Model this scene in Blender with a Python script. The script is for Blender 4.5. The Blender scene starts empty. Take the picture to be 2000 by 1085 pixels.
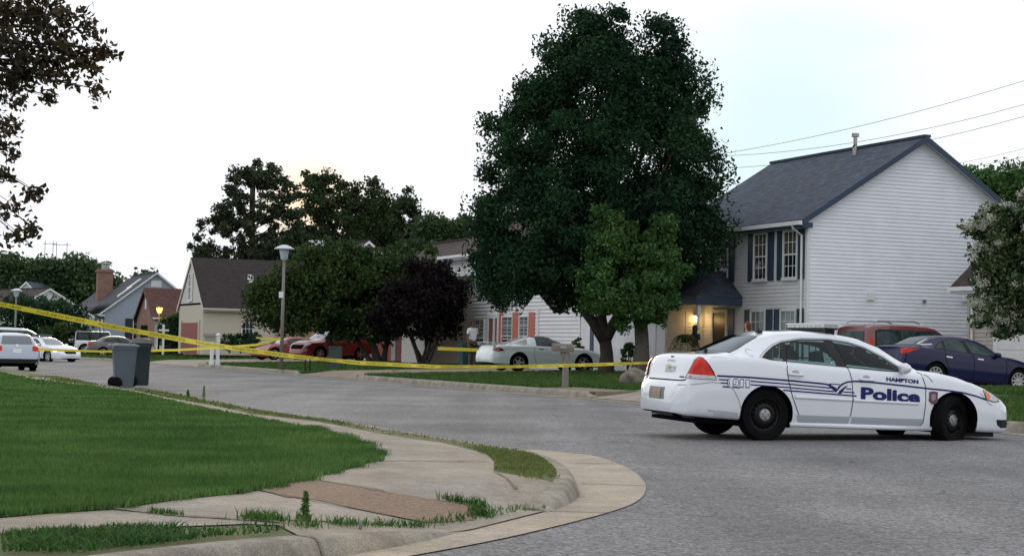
import bpy, bmesh, math, random
import numpy as np
from mathutils import Vector, Matrix
from mathutils.bvhtree import BVHTree
from mathutils.geometry import delaunay_2d_cdt
random.seed(7); rng=np.random.default_rng(11)
S=bpy.context.scene; COL=S.collection
# ---------------------------------------------------------------- camera
FP=3300.; PIT=math.atan(130.5/FP); ROL=math.atan(.022); EYE=1.15
_f=np.array([0,math.cos(PIT),math.sin(PIT)]);_r0=np.array([1.,0,0]);_u0=np.array([0,-math.sin(PIT),math.cos(PIT)])
_r=math.cos(ROL)*_r0+math.sin(ROL)*_u0;_u=-math.sin(ROL)*_r0+math.cos(ROL)*_u0
cam=bpy.data.cameras.new('camera');co=bpy.data.objects.new('camera',cam);COL.objects.link(co)
cam.sensor_width=36;cam.lens=FP/2000*36;cam.clip_end=3000;cam.clip_start=.1
M=Matrix(((_r[0],_u[0],-_f[0],0),(_r[1],_u[1],-_f[1],0),(_r[2],_u[2],-_f[2],EYE),(0,0,0,1)));co.matrix_world=M
S.camera=co
S.view_settings.view_transform='Standard';S.view_settings.look='None';S.view_settings.exposure=0.0;S.view_settings.gamma=1
# ---------------------------------------------------------------- sky and sun
SUN_AZ=math.radians(-9);SUN_EL=math.radians(7)
W=bpy.data.worlds.new('World');S.world=W;W.use_nodes=True;nt=W.node_tree;nt.nodes.clear()
N=nt.nodes.new;L=nt.links.new
out=N('ShaderNodeOutputWorld');bg=N('ShaderNodeBackground');bg.inputs[1].default_value=1.0
sky=N('ShaderNodeTexSky');sky.sky_type='NISHITA';sky.sun_disc=False;sky.sun_elevation=SUN_EL;sky.sun_rotation=SUN_AZ;sky.dust_density=1.0
sc=N('ShaderNodeVectorMath');sc.operation='SCALE';sc.inputs[3].default_value=.004
L(sky.outputs[0],sc.inputs[0])
tc=N('ShaderNodeTexCoord')
mp=N('ShaderNodeMapping');mp.inputs['Scale'].default_value=(1,1,3.2);L(tc.outputs['Generated'],mp.inputs[0])
nz=N('ShaderNodeTexNoise');nz.inputs['Scale'].default_value=5;nz.inputs['Detail'].default_value=5;L(mp.outputs[0],nz.inputs['Vector'])
# a break in the cloud layer, low in the sky to the right
dt=N('ShaderNodeVectorMath');dt.operation='DISTANCE';dt.inputs[1].default_value=(.150,.980,.118);L(tc.outputs['Generated'],dt.inputs[0])
ad=N('ShaderNodeMath');ad.operation='MULTIPLY_ADD';ad.inputs[1].default_value=.16;L(nz.outputs[0],ad.inputs[0]);L(dt.outputs['Value'],ad.inputs[2])
cr=N('ShaderNodeMapRange');cr.interpolation_type='SMOOTHSTEP';cr.inputs[1].default_value=.09;cr.inputs[2].default_value=.22;cr.inputs[3].default_value=.10;cr.inputs[4].default_value=1.0
L(ad.outputs[0],cr.inputs[0])
gap=N('ShaderNodeMix');gap.data_type='RGBA';gap.blend_type='ADD';gap.inputs[0].default_value=1;gap.inputs[7].default_value=(.72,.925,.98,1);L(sc.outputs[0],gap.inputs[6])
mx=N('ShaderNodeMix');mx.data_type='RGBA';L(cr.outputs[0],mx.inputs[0]);L(gap.outputs[2],mx.inputs[6]);mx.inputs[7].default_value=(1.05,1.075,1.12,1)
wd=N('ShaderNodeVectorMath');wd.operation='DISTANCE';wd.inputs[1].default_value=(-.118,.99,.078);L(tc.outputs['Generated'],wd.inputs[0])
wr_=N('ShaderNodeMapRange');wr_.interpolation_type='SMOOTHSTEP';wr_.inputs[1].default_value=.004;wr_.inputs[2].default_value=.045;wr_.inputs[3].default_value=.9;wr_.inputs[4].default_value=0;L(wd.outputs['Value'],wr_.inputs[0])
mw=N('ShaderNodeMix');mw.data_type='RGBA';L(wr_.outputs[0],mw.inputs[0]);L(mx.outputs[2],mw.inputs[6]);mw.inputs[7].default_value=(1.3,.98,.66,1)
L(mw.outputs[2],bg.inputs[0]);L(bg.outputs[0],out.inputs[0])
sl=bpy.data.lights.new('sun','SUN');sl.energy=.7;sl.angle=math.radians(12);sl.color=(1,.85,.62)
so=bpy.data.objects.new('sun',sl);COL.objects.link(so)
sd=Vector((math.sin(SUN_AZ)*math.cos(SUN_EL),math.cos(SUN_AZ)*math.cos(SUN_EL),math.sin(SUN_EL)))
so.rotation_euler=sd.to_track_quat('Z','Y').to_euler()
# ---------------------------------------------------------------- ground heights and photo geometry
def G(x,y):   # the street's slight fall
    return .0056*max(-60,min(60,x))-.0024*max(0,min(160,y))
K0=np.array([1.27,42.06]);U=np.array([-.37,.929]);NN=np.array([.929,.37])
def bdist(x,y): return (x-K0[0])*NN[0]+(y-K0[1])*NN[1]
def hlot(x,y): return max(.15,min(.35,.155+.024*bdist(x,y)))
def zlot(x,y): return G(x,y)+hlot(x,y)
R1=np.array([.24,12.0]);R2=np.array([-.24,10.74])
HS=[]
def hnear(x,y):
    h=HS[0];return min(.15,float((h[:,2]+.15*np.maximum(0,np.hypot(h[:,0]-x,h[:,1]-y)-.17)).min()))
def znear(x,y): return G(x,y)+hnear(x,y)
def ray(px,py): return _f+_r*(px-1000)/FP-_u*(py-542.5)/FP
CC=np.array([0,0,EYE])
def gp(px,py,h=0.):      # photo point -> place on the ground (height h, or a height function)
    z=0.
    d=ray(px,py);p=None
    hh=h if not callable(h) else .1
    for i in range(12):
        t=(hh-EYE+(0 if p is None else G(p[0],p[1])))/d[2]
        p=CC+t*d
        if callable(h): hh=h(p[0],p[1])
    return (p[0],p[1])
def at(px,py,Y):
    d=ray(px,py);return CC+d*Y/d[1]
# ---------------------------------------------------------------- materials
def mat(name,c,rough=.6,metal=0,coat=0,var=0,vs=3,bump=0,bs=40,spec=.5,trans=0,rnd=0,c2=None,emit=None,es=0,alpha=None):
    m=bpy.data.materials.new(name);m.use_nodes=True;t=m.node_tree;b=t.nodes['Principled BSDF']
    b.inputs['Base Color'].default_value=(*c,1);b.inputs['Roughness'].default_value=rough;b.inputs['Metallic'].default_value=metal
    b.inputs['Coat Weight'].default_value=coat;b.inputs['Coat Roughness'].default_value=.04;b.inputs['Specular IOR Level'].default_value=spec
    if emit: b.inputs['Emission Color'].default_value=(*emit,1);b.inputs['Emission Strength'].default_value=es
    n=t.nodes.new;l=t.links.new;src=None
    if var or rnd or c2 or bump: g=n('ShaderNodeNewGeometry');
    if var or c2:
        z=n('ShaderNodeTexNoise');z.inputs['Scale'].default_value=vs;z.inputs['Detail'].default_value=6;z.inputs['Roughness'].default_value=.62;l(g.outputs['Position'],z.inputs['Vector'])
        r=n('ShaderNodeMapRange');r.inputs[1].default_value=.3;r.inputs[2].default_value=.7;l(z.outputs[0],r.inputs[0])
        mxx=n('ShaderNodeMix');mxx.data_type='RGBA';l(r.outputs[0],mxx.inputs[0])
        a=c if c2 else tuple(v*(1-var) for v in c);b2=c2 if c2 else tuple(min(1,v*(1+var)) for v in c)
        mxx.inputs[6].default_value=(*a,1);mxx.inputs[7].default_value=(*b2,1);src=mxx.outputs[2]
    if rnd:
        h=n('ShaderNodeHueSaturation');mr=n('ShaderNodeMapRange');mr.inputs[3].default_value=1-rnd;mr.inputs[4].default_value=1+rnd
        l(g.outputs['Random Per Island'],mr.inputs[0]);l(mr.outputs[0],h.inputs['Value'])
        if src: l(src,h.inputs['Color'])
        else: h.inputs['Color'].default_value=(*c,1)
        src=h.outputs[0]
    if src: l(src,b.inputs['Base Color'])
    if bump:
        z2=n('ShaderNodeTexNoise');z2.inputs['Scale'].default_value=bs;z2.inputs['Detail'].default_value=4;l(g.outputs['Position'],z2.inputs['Vector'])
        bp=n('ShaderNodeBump');bp.inputs['Strength'].default_value=bump;bp.inputs['Distance'].default_value=.02;l(z2.outputs[0],bp.inputs['Height']);l(bp.outputs[0],b.inputs['Normal'])
    if trans:
        tr=n('ShaderNodeBsdfTranslucent');ms=n('ShaderNodeMixShader');ms.inputs[0].default_value=trans
        if src: l(src,tr.inputs[0])
        else: tr.inputs[0].default_value=(*c,1)
        l(b.outputs[0],ms.inputs[1]);l(tr.outputs[0],ms.inputs[2]);l(ms.outputs[0],t.nodes['Material Output'].inputs[0])
    return m
def asphalt():
    m=mat('asphalt',(.13,.135,.145),.85);t=m.node_tree;n=t.nodes.new;l=t.links.new;b=t.nodes['Principled BSDF']
    g=n('ShaderNodeNewGeometry')
    a=n('ShaderNodeTexVoronoi');a.inputs['Scale'].default_value=58;l(g.outputs['Position'],a.inputs['Vector'])
    r=n('ShaderNodeMapRange');r.inputs[3].default_value=.35;r.inputs[4].default_value=1.75;sep=n('ShaderNodeSeparateColor');l(a.outputs['Color'],sep.inputs[0]);l(sep.outputs[0],r.inputs[0])
    z=n('ShaderNodeTexNoise');z.inputs['Scale'].default_value=.35;z.inputs['Detail'].default_value=7;l(g.outputs['Position'],z.inputs['Vector'])
    z3=n('ShaderNodeTexNoise');z3.inputs['Scale'].default_value=9;z3.inputs['Detail'].default_value=6;l(g.outputs['Position'],z3.inputs['Vector'])
    r2=n('ShaderNodeMapRange');r2.inputs[1].default_value=.3;r2.inputs[2].default_value=.7;r2.inputs[3].default_value=.66;r2.inputs[4].default_value=1.18;l(z.outputs[0],r2.inputs[0])
    r3=n('ShaderNodeMapRange');r3.inputs[1].default_value=.3;r3.inputs[2].default_value=.7;r3.inputs[3].default_value=.8;r3.inputs[4].default_value=1.2;l(z3.outputs[0],r3.inputs[0])
    m1=n('ShaderNodeMath');m1.operation='MULTIPLY';l(r.outputs[0],m1.inputs[0]);l(r2.outputs[0],m1.inputs[1])
    m2=n('ShaderNodeMath');m2.operation='MULTIPLY';l(m1.outputs[0],m2.inputs[0]);l(r3.outputs[0],m2.inputs[1])
    # old sealed cracks and worn lanes along the street
    mpp=n('ShaderNodeMapping');mpp.inputs['Rotation'].default_value=(0,0,math.radians(21.7));mpp.inputs['Scale'].default_value=(.9,.07,1);l(g.outputs['Position'],mpp.inputs[0])
    zt=n('ShaderNodeTexNoise');zt.inputs['Scale'].default_value=1;zt.inputs['Detail'].default_value=4;l(mpp.outputs[0],zt.inputs['Vector'])
    rt_=n('ShaderNodeMapRange');rt_.inputs[1].default_value=.35;rt_.inputs[2].default_value=.65;rt_.inputs[3].default_value=.82;rt_.inputs[4].default_value=1.14;l(zt.outputs[0],rt_.inputs[0])
    wp=n('ShaderNodeVectorMath');wp.operation='ADD';zw=n('ShaderNodeTexNoise');zw.inputs['Scale'].default_value=1.1;zw.inputs['Detail'].default_value=5;l(g.outputs['Position'],zw.inputs['Vector']);l(g.outputs['Position'],wp.inputs[0]);l(zw.outputs['Color'],wp.inputs[1])
    vc=n('ShaderNodeTexVoronoi');vc.feature='DISTANCE_TO_EDGE';vc.inputs['Scale'].default_value=.23;l(wp.outputs[0],vc.inputs['Vector'])
    rc=n('ShaderNodeMapRange');rc.inputs[1].default_value=.0;rc.inputs[2].default_value=.006;rc.inputs[3].default_value=.55;rc.inputs[4].default_value=1;l(vc.outputs['Distance'],rc.inputs[0])
    m3=n('ShaderNodeMath');m3.operation='MULTIPLY';l(m2.outputs[0],m3.inputs[0]);l(rt_.outputs[0],m3.inputs[1]);m4=n('ShaderNodeMath');m4.operation='MULTIPLY';l(m3.outputs[0],m4.inputs[0]);l(rc.outputs[0],m4.inputs[1]);m2=m4
    h=n('ShaderNodeHueSaturation');h.inputs['Color'].default_value=(.158,.155,.158,1);l(m2.outputs[0],h.inputs['Value']);l(h.outputs[0],b.inputs['Base Color'])
    bp=n('ShaderNodeBump');bp.inputs['Strength'].default_value=.6;bp.inputs['Distance'].default_value=.006;l(a.outputs['Distance'],bp.inputs['Height']);l(bp.outputs[0],b.inputs['Normal'])
    return m
def shingle(name,c,sx=.3,sz=.14):
    m=mat(name,c,.9);t=m.node_tree;n=t.nodes.new;l=t.links.new;b=t.nodes['Principled BSDF']
    tc=n('ShaderNodeUVMap')
    br=n('ShaderNodeTexBrick');br.inputs['Scale'].default_value=1;br.inputs['Brick Width'].default_value=sx;br.inputs['Row Height'].default_value=sz;br.inputs['Mortar Size'].default_value=.008
    br.inputs['Color1'].default_value=(*[v*.72 for v in c],1);br.inputs['Color2'].default_value=(*[v*1.3 for v in c],1);br.inputs['Mortar'].default_value=(*[v*.5 for v in c],1)
    l(tc.outputs[0],br.inputs[0])
    g=n('ShaderNodeNewGeometry');z=n('ShaderNodeTexNoise');z.inputs['Scale'].default_value=2.2;z.inputs['Detail'].default_value=8;z.inputs['Roughness'].default_value=.7;l(g.outputs['Position'],z.inputs['Vector'])
    r=n('ShaderNodeMapRange');r.inputs[1].default_value=.3;r.inputs[2].default_value=.7;r.inputs[3].default_value=.75;r.inputs[4].default_value=1.25;l(z.outputs[0],r.inputs[0])
    h=n('ShaderNodeHueSaturation');l(br.outputs[0],h.inputs['Color']);l(r.outputs[0],h.inputs['Value']);l(h.outputs[0],b.inputs['Base Color'])
    bp=n('ShaderNodeBump');bp.inputs['Distance'].default_value=.01;bp.inputs['Strength'].default_value=.6;l(br.outputs['Fac'],bp.inputs['Height']);bp.invert=True;l(bp.outputs[0],b.inputs['Normal'])
    return m
def brick(name,c1,c2,mo):
    m=shingle(name,c1,.22,.075);br=[x for x in m.node_tree.nodes if x.type=='TEX_BRICK'][0]
    br.inputs['Color1'].default_value=(*c1,1);br.inputs['Color2'].default_value=(*c2,1);br.inputs['Mortar'].default_value=(*mo,1);br.inputs['Mortar Size'].default_value=.012;return m
def m_(*a,**k): return mat(*a,**k)
ASPH=asphalt()
def conc(name,c,amp=.3,vs=1.2,crack=0):
    m=mat(name,c,.92);t=m.node_tree;n=t.nodes.new;l=t.links.new;b=t.nodes['Principled BSDF'];g=n('ShaderNodeNewGeometry')
    def nz_(s,d,lo,hi,a=.32,bb=.68):
        z=n('ShaderNodeTexNoise');z.inputs['Scale'].default_value=s;z.inputs['Detail'].default_value=d;z.inputs['Roughness'].default_value=.65;l(g.outputs['Position'],z.inputs['Vector'])
        r=n('ShaderNodeMapRange');r.inputs[1].default_value=a;r.inputs[2].default_value=bb;r.inputs[3].default_value=lo;r.inputs[4].default_value=hi;l(z.outputs[0],r.inputs[0]);return r.outputs[0]
    def mul(a,b_):
        q=n('ShaderNodeMath');q.operation='MULTIPLY';l(a,q.inputs[0]);l(b_,q.inputs[1]);return q.outputs[0]
    v=mul(mul(nz_(vs,8,1-amp,1+amp*.7),nz_(11,5,.85,1.12)),nz_(95,3,.78,1.22))
    st=nz_(3.3,9,.55,1.0,.22,.42);v=mul(v,st)
    vo=n('ShaderNodeTexVoronoi');vo.inputs['Scale'].default_value=120;l(g.outputs['Position'],vo.inputs['Vector']);sp=n('ShaderNodeSeparateColor');l(vo.outputs['Color'],sp.inputs[0])
    r=n('ShaderNodeMapRange');r.inputs[3].default_value=.82;r.inputs[4].default_value=1.18;l(sp.outputs[0],r.inputs[0]);v=mul(v,r.outputs[0])
    mx_=n('ShaderNodeMix');mx_.data_type='RGBA';z=nz_(.7,6,0,1);l(z,mx_.inputs[0]);mx_.inputs[6].default_value=(*c,1);mx_.inputs[7].default_value=(c[0]*1.02,c[1]*.95,c[2]*.84,1)
    h=n('ShaderNodeHueSaturation');l(mx_.outputs[2],h.inputs['Color']);l(v,h.inputs['Value']);l(h.outputs[0],b.inputs['Base Color'])
    bp=n('ShaderNodeBump');bp.inputs['Strength'].default_value=.6;bp.inputs['Distance'].default_value=.006;l(v,bp.inputs['Height']);l(bp.outputs[0],b.inputs['Normal']);return m
CONC=conc('concrete',(.305,.275,.235),.34,.9)
CONCD=conc('weathered_concrete',(.27,.25,.215),.42,2.6)
GUTC=conc('gutter_concrete',(.38,.335,.28),.26,1.0)
AGG=m_('exposed_aggregate',(.14,.085,.055),.9,c2=(.33,.235,.16),vs=34,bump=1,bs=60)
SOIL=m_('dirt',(.16,.13,.095),.95,c2=(.25,.21,.155),vs=9,bump=.8,bs=40)
LAWN=m_('lawn_soil',(.045,.10,.022),.95,c2=(.07,.14,.035),vs=4,bump=.8,bs=30)
FARG=m_('far_grass',(.045,.10,.028),.95,c2=(.07,.13,.04),vs=.8,bump=.5,bs=12)
GRASS=m_('grass_blades',(.040,.108,.026),.6,c2=(.13,.225,.06),vs=.75,rnd=.35,trans=.35,spec=.15)
GRASSY=m_('verge_grass',(.08,.13,.03),.6,c2=(.19,.22,.07),vs=2.2,rnd=.4,trans=.35,spec=.25)
WHITEP=m_('white_paint',(.74,.75,.77),.5,var=.04)
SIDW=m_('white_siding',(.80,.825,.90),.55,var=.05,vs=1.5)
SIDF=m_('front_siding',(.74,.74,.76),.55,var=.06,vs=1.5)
SIDB=m_('blue_grey_siding',(.33,.38,.47),.6,var=.05)
CREAM=m_('cream_brick',(.50,.45,.36),.8,var=.08,vs=8)
BEIGE=m_('beige_siding',(.46,.41,.33),.6,var=.05)
BLUET=m_('blue_trim',(.028,.055,.095),.5,var=.12,vs=4)
ROOFG=shingle('grey_shingles',(.048,.062,.092))
ROOFB=shingle('brown_shingles',(.042,.027,.025))
ROOFR=shingle('red_brown_shingles',(.085,.035,.027))
ROOFD=shingle('dark_shingles',(.045,.048,.062))
BRICK=brick('red_brick',(.26,.10,.07),(.19,.07,.05),(.30,.25,.21))
PINK=m_('salmon_paint',(.50,.17,.13),.6,var=.08)
REDD=m_('red_door_paint',(.32,.06,.045),.5,var=.05)
BROWNW=m_('brown_wood',(.16,.085,.05),.6,var=.2)
TANB=m_('tan_brick',(.30,.20,.13),.8,var=.2,vs=8)
GLW=m_('window_glass',(.012,.016,.018),.08,spec=.6)
CURT=m_('curtain_glass',(.05,.045,.035),.12,c2=(.13,.11,.08),vs=9)
DARK=m_('dark_opening',(.004,.004,.0045),.9,spec=.05)
METAL=m_('galvanised',(.35,.36,.37),.4,metal=.8)
POLEM=m_('pole_grey',(.20,.185,.165),.6,var=.12,vs=6)
LAMPM=m_('lamp_grey',(.50,.56,.62),.4)
BARK=m_('bark',(.055,.045,.036),.9,var=.45,vs=9,bump=1,bs=25)
BARKG=m_('grey_bark',(.11,.095,.08),.9,var=.35,vs=9,bump=1,bs=22)
WOODG=m_('weathered_wood',(.19,.17,.15),.8,var=.25,vs=14)
CARW=m_('white_car_paint',(.70,.73,.79),.3,coat=1,var=.02)
BLACKP=m_('black_plastic',(.008,.008,.009),.5,spec=.3)
TYRE=m_('tyre_rubber',(.0035,.0035,.004),.9,spec=.15,var=.2,vs=30)
STEELB=m_('black_steel_wheel',(.004,.004,.0045),.5,spec=.25)
CHR=m_('chrome',(.6,.6,.6),.18,metal=1)
ALLOY=m_('alloy',(.45,.46,.47),.3,metal=.85)
CGL=m_('car_glass',(.008,.018,.019),.08,spec=.22,c2=(.05,.085,.085),vs=3.2)
CGL2=m_('reflecting_glass',(.06,.085,.10),.06,spec=.9,coat=.8)
def seeglass():
    m=bpy.data.materials.new('clear_tinted_glass');m.use_nodes=True;t=m.node_tree;t.nodes.clear();n=t.nodes.new;l=t.links.new
    o=n('ShaderNodeOutputMaterial');tr=n('ShaderNodeBsdfTransparent');tr.inputs[0].default_value=(.50,.66,.64,1);gl=n('ShaderNodeBsdfGlossy');gl.inputs['Roughness'].default_value=.03;gl.inputs[0].default_value=(.8,.9,.95,1)
    fr=n('ShaderNodeFresnel');fr.inputs[0].default_value=1.38;mx_=n('ShaderNodeMixShader');l(fr.outputs[0],mx_.inputs[0]);l(tr.outputs[0],mx_.inputs[1]);l(gl.outputs[0],mx_.inputs[2]);l(mx_.outputs[0],o.inputs[0]);return m
SEEG=seeglass()
def lined(m,c=(.035,.035,.037)):
    m=m.copy();m.name='lined_car_paint';t=m.node_tree;b=t.nodes['Principled BSDF'];o=t.nodes['Material Output'];g=t.nodes.new('ShaderNodeNewGeometry');d=t.nodes.new('ShaderNodeBsdfDiffuse');d.inputs[0].default_value=(*c,1)
    x=t.nodes.new('ShaderNodeMixShader');t.links.new(g.outputs['Backfacing'],x.inputs[0]);t.links.new(b.outputs[0],x.inputs[1]);t.links.new(d.outputs[0],x.inputs[2]);t.links.new(x.outputs[0],o.inputs[0]);return m
REDL=m_('red_lens',(.40,.010,.006),.2,spec=.25,c2=(.72,.035,.02),vs=14)
CLRL=m_('clear_lens',(.62,.64,.66),.1,coat=.8,c2=(.35,.36,.38),vs=18)
AMB=m_('amber_lens',(.75,.20,.03),.15,coat=.6)
NAVY=m_('navy_vinyl',(.008,.014,.115),.35,spec=.2)
GREYV=m_('grey_band',(.36,.385,.43),.32,coat=.5)
TAPEY=m_('yellow_tape',(.74,.63,.07),.45,trans=.25)
TAPEK=m_('tape_print',(.16,.13,.01),.6)
# ---------------------------------------------------------------- object helpers
def tag(o,label=None,cat=None,group=None,kind=None):
    if label:o['label']=label
    if cat:o['category']=cat
    if group:o['group']=group
    if kind:o['kind']=kind
    return o
def empty(name,loc=(0,0,0),rz=0,label=None,cat=None,group=None):
    o=bpy.data.objects.new(name,None);COL.objects.link(o);o.location=loc;o.rotation_euler=(0,0,rz);o.empty_display_size=.3
    return tag(o,label,cat,group)
def link(name,me,m,parent=None,smooth=False):
    o=bpy.data.objects.new(name,me);COL.objects.link(o)
    if m:
        for k in (m if isinstance(m,(list,tuple)) else [m]): me.materials.append(k)
    if parent:o.parent=parent
    if smooth:
        me.polygons.foreach_set('use_smooth',[True]*len(me.polygons))
        if smooth is not True: me.set_sharp_from_angle(angle=math.radians(smooth))
    return o
def npmesh(name,V,Fc):
    V=np.asarray(V,np.float32);Fc=np.asarray(Fc,np.int32);k=Fc.shape[1]
    me=bpy.data.meshes.new(name);me.vertices.add(len(V));me.vertices.foreach_set('co',V.ravel())
    me.loops.add(Fc.size);me.loops.foreach_set('vertex_index',Fc.ravel());me.polygons.add(len(Fc))
    me.polygons.foreach_set('loop_start',np.arange(0,Fc.size,k,dtype=np.int32));me.polygons.foreach_set('loop_total',np.full(len(Fc),k,np.int32))
    me.update(calc_edges=True);return me
class MB:
    def __init__(s): s.v=[];s.f=[];s.uv=None
    def add(s,vs,fs):
        b=len(s.v);s.v+=[tuple(x) for x in vs];s.f+=[tuple(b+i for i in q) for q in fs];return s
    def box(s,x0,x1,y0,y1,z0,z1):
        return s.add([(x0,y0,z0),(x1,y0,z0),(x1,y1,z0),(x0,y1,z0),(x0,y0,z1),(x1,y0,z1),(x1,y1,z1),(x0,y1,z1)],[(3,2,1,0),(4,5,6,7),(0,1,5,4),(1,2,6,5),(2,3,7,6),(3,0,4,7)])
    def fbox(s,fr,x0,x1,z0,z1,d0,d1):   # box on a wall frame
        o,ex,nn=fr;P=lambda x,z,d:(o[0]+ex[0]*x+nn[0]*d,o[1]+ex[1]*x+nn[1]*d,o[2]+z)
        return s.add([P(x0,z0,d0),P(x1,z0,d0),P(x1,z0,d1),P(x0,z0,d1),P(x0,z1,d0),P(x1,z1,d0),P(x1,z1,d1),P(x0,z1,d1)],[(0,1,2,3),(7,6,5,4),(4,5,1,0),(5,6,2,1),(6,7,3,2),(7,4,0,3)])
    def prism(s,pts,d):   # 3D planar polygon extruded by vector d
        n=len(pts);a=[Vector(p) for p in pts];b=[p+Vector(d) for p in a]
        return s.add(a+b,[tuple(range(n))[::-1],tuple(range(n,2*n))]+[(i,(i+1)%n,n+(i+1)%n,n+i) for i in range(n)])
    def tube(s,pts,rs,n=8,caps=True):
        pts=[Vector(p) for p in pts]
        if not isinstance(rs,(list,tuple)): rs=[rs]*len(pts)
        b=len(s.v);prev=None
        for i,p in enumerate(pts):
            t=(pts[min(i+1,len(pts)-1)]-pts[max(i-1,0)]);t=t.normalized() if t.length>1e-9 else Vector((0,0,1))
            if prev is None: a=t.orthogonal().normalized()
            else: a=(prev-t*prev.dot(t)); a=a.normalized() if a.length>1e-6 else t.orthogonal().normalized()
            prev=a;c=t.cross(a)
            for k in range(n):
                w=2*math.pi*k/n;s.v.append(tuple(p+(a*math.cos(w)+c*math.sin(w))*rs[i]))
        for i in range(len(pts)-1):
            for k in range(n): s.f.append((b+i*n+k,b+i*n+(k+1)%n,b+(i+1)*n+(k+1)%n,b+(i+1)*n+k))
        if caps: s.f.append(tuple(b+k for k in range(n))[::-1]);s.f.append(tuple(b+(len(pts)-1)*n+k for k in range(n)))
        return s
    def lathe(s,prof,n=32,axis='z',o=(0,0,0)):  # prof (r,h)
        b=len(s.v)
        for r,h in prof:
            for k in range(n):
                w=2*math.pi*k/n;c,q=r*math.cos(w),r*math.sin(w)
                s.v.append((o[0]+c,o[1]+q,o[2]+h) if axis=='z' else (o[0]+c,o[1]+h,o[2]+q))
        for i in range(len(prof)-1):
            for k in range(n): s.f.append((b+i*n+k,b+i*n+(k+1)%n,b+(i+1)*n+(k+1)%n,b+(i+1)*n+k))
        return s
    def build(s,name,m,parent=None,smooth=False,fix=True,uvbox=False):
        me=bpy.data.meshes.new(name);me.from_pydata(s.v,[],s.f)
        if fix:
            bm=bmesh.new();bm.from_mesh(me);bmesh.ops.recalc_face_normals(bm,faces=bm.faces);bm.to_mesh(me);bm.free()
        me.update()
        if uvbox: uvproj(me)
        return link(name,me,m,parent,smooth)
def uvproj(me):   # metres-based uv for shingles and bricks
    uv=me.uv_layers.new(name='UVMap')
    for p in me.polygons:
        n=p.normal;h=Vector((n.x,n.y,0))
        e=Vector((-h.y,h.x,0)).normalized() if h.length>.05 else Vector((1,0,0));u=n.cross(e)
        for li in p.loop_indices:
            v=me.vertices[me.loops[li].vertex_index].co;uv.data[li].uv=(v.dot(e),v.dot(u))
RC=np.array([-.05,11.4])
def cdt(pts,step,holes=()):
    P=[];n=len(pts)
    for i in range(n):
        a=np.array(pts[i]);b=np.array(pts[(i+1)%n]);st_=step if min(np.linalg.norm(a-RC),np.linalg.norm(b-RC),np.linalg.norm((a+b)/2-RC))>4.0 else min(step,.13);k=max(1,int(np.linalg.norm(b-a)/st_))
        for j in range(k):P.append(Vector(a+(b-a)*j/k))
    ne=len(P);P=[Vector((float(p[0]),float(p[1]))) for p in P];edges=[(i,(i+1)%ne) for i in range(ne)]
    A=np.array(pts);x0,y0=A.min(0);x1,y1=A.max(0)
    gx,gy=np.meshgrid(np.arange(x0+step*.5,x1,step),np.arange(y0+step*.5,y1,step));q=np.stack([gx.ravel(),gy.ravel()],1)
    if step>.13:
        q=q[np.hypot(q[:,0]-RC[0],q[:,1]-RC[1])>3.3]
        gx,gy=np.meshgrid(np.arange(RC[0]-3.3,RC[0]+3.3,.13),np.arange(RC[1]-3.3,RC[1]+3.3,.13));q2=np.stack([gx.ravel(),gy.ravel()],1);q2=q2[np.hypot(q2[:,0]-RC[0],q2[:,1]-RC[1])<=3.3];q=np.concatenate([q,q2])
    if len(q):
        q=q[pip(q,A)];q=q[:20000]
        E=np.array([list(p) for p in P])
        for c in q:
            if ((E-c)**2).sum(1).min()>(min(step,.13 if np.hypot(*(c-RC))<3.3 else step)*.35)**2:P.append(Vector(c))
    for H_ in holes:
        b0=len(P);hp=[]
        for i in range(len(H_)):
            a=np.array(H_[i]);b=np.array(H_[(i+1)%len(H_)]);k=max(1,int(np.linalg.norm(b-a)/step))
            for j in range(k): hp.append(Vector(a+(b-a)*j/k))
        P+=hp;edges+=[(b0+i,b0+(i+1)%len(hp)) for i in range(len(hp))]
    r=delaunay_2d_cdt(P,edges,[],1,1e-6);F_=r[2]
    for H_ in holes:
        c=np.array([[sum(r[0][i].x for i in f)/len(f),sum(r[0][i].y for i in f)/len(f)] for f in F_]);m_in=pip(c,np.array(H_));F_=[f for f,k in zip(F_,m_in) if not k]
    return r[0],F_
def pip(q,A):
    ins=np.zeros(len(q),bool);n=len(A)
    for i in range(n):
        x1,y1=A[i];x2,y2=A[(i+1)%n]
        c=((y1>q[:,1])!=(y2>q[:,1]))&(q[:,0]<(x2-x1)*(q[:,1]-y1)/((y2-y1)+1e-12)+x1);ins^=c
    return ins
def sheet(name,pts,zf,step,m,label=None,kind='structure',cat=None):
    vs,fs=cdt(pts,step);me=bpy.data.meshes.new(name);me.from_pydata([(v.x,v.y,zf(v.x,v.y)) for v in vs],[],[tuple(f) for f in fs]);me.update()
    if sum(p.normal.z for p in me.polygons)<0: me.flip_normals()
    o=link(name,me,m);tag(o,label,cat,None,kind);return o
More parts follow.
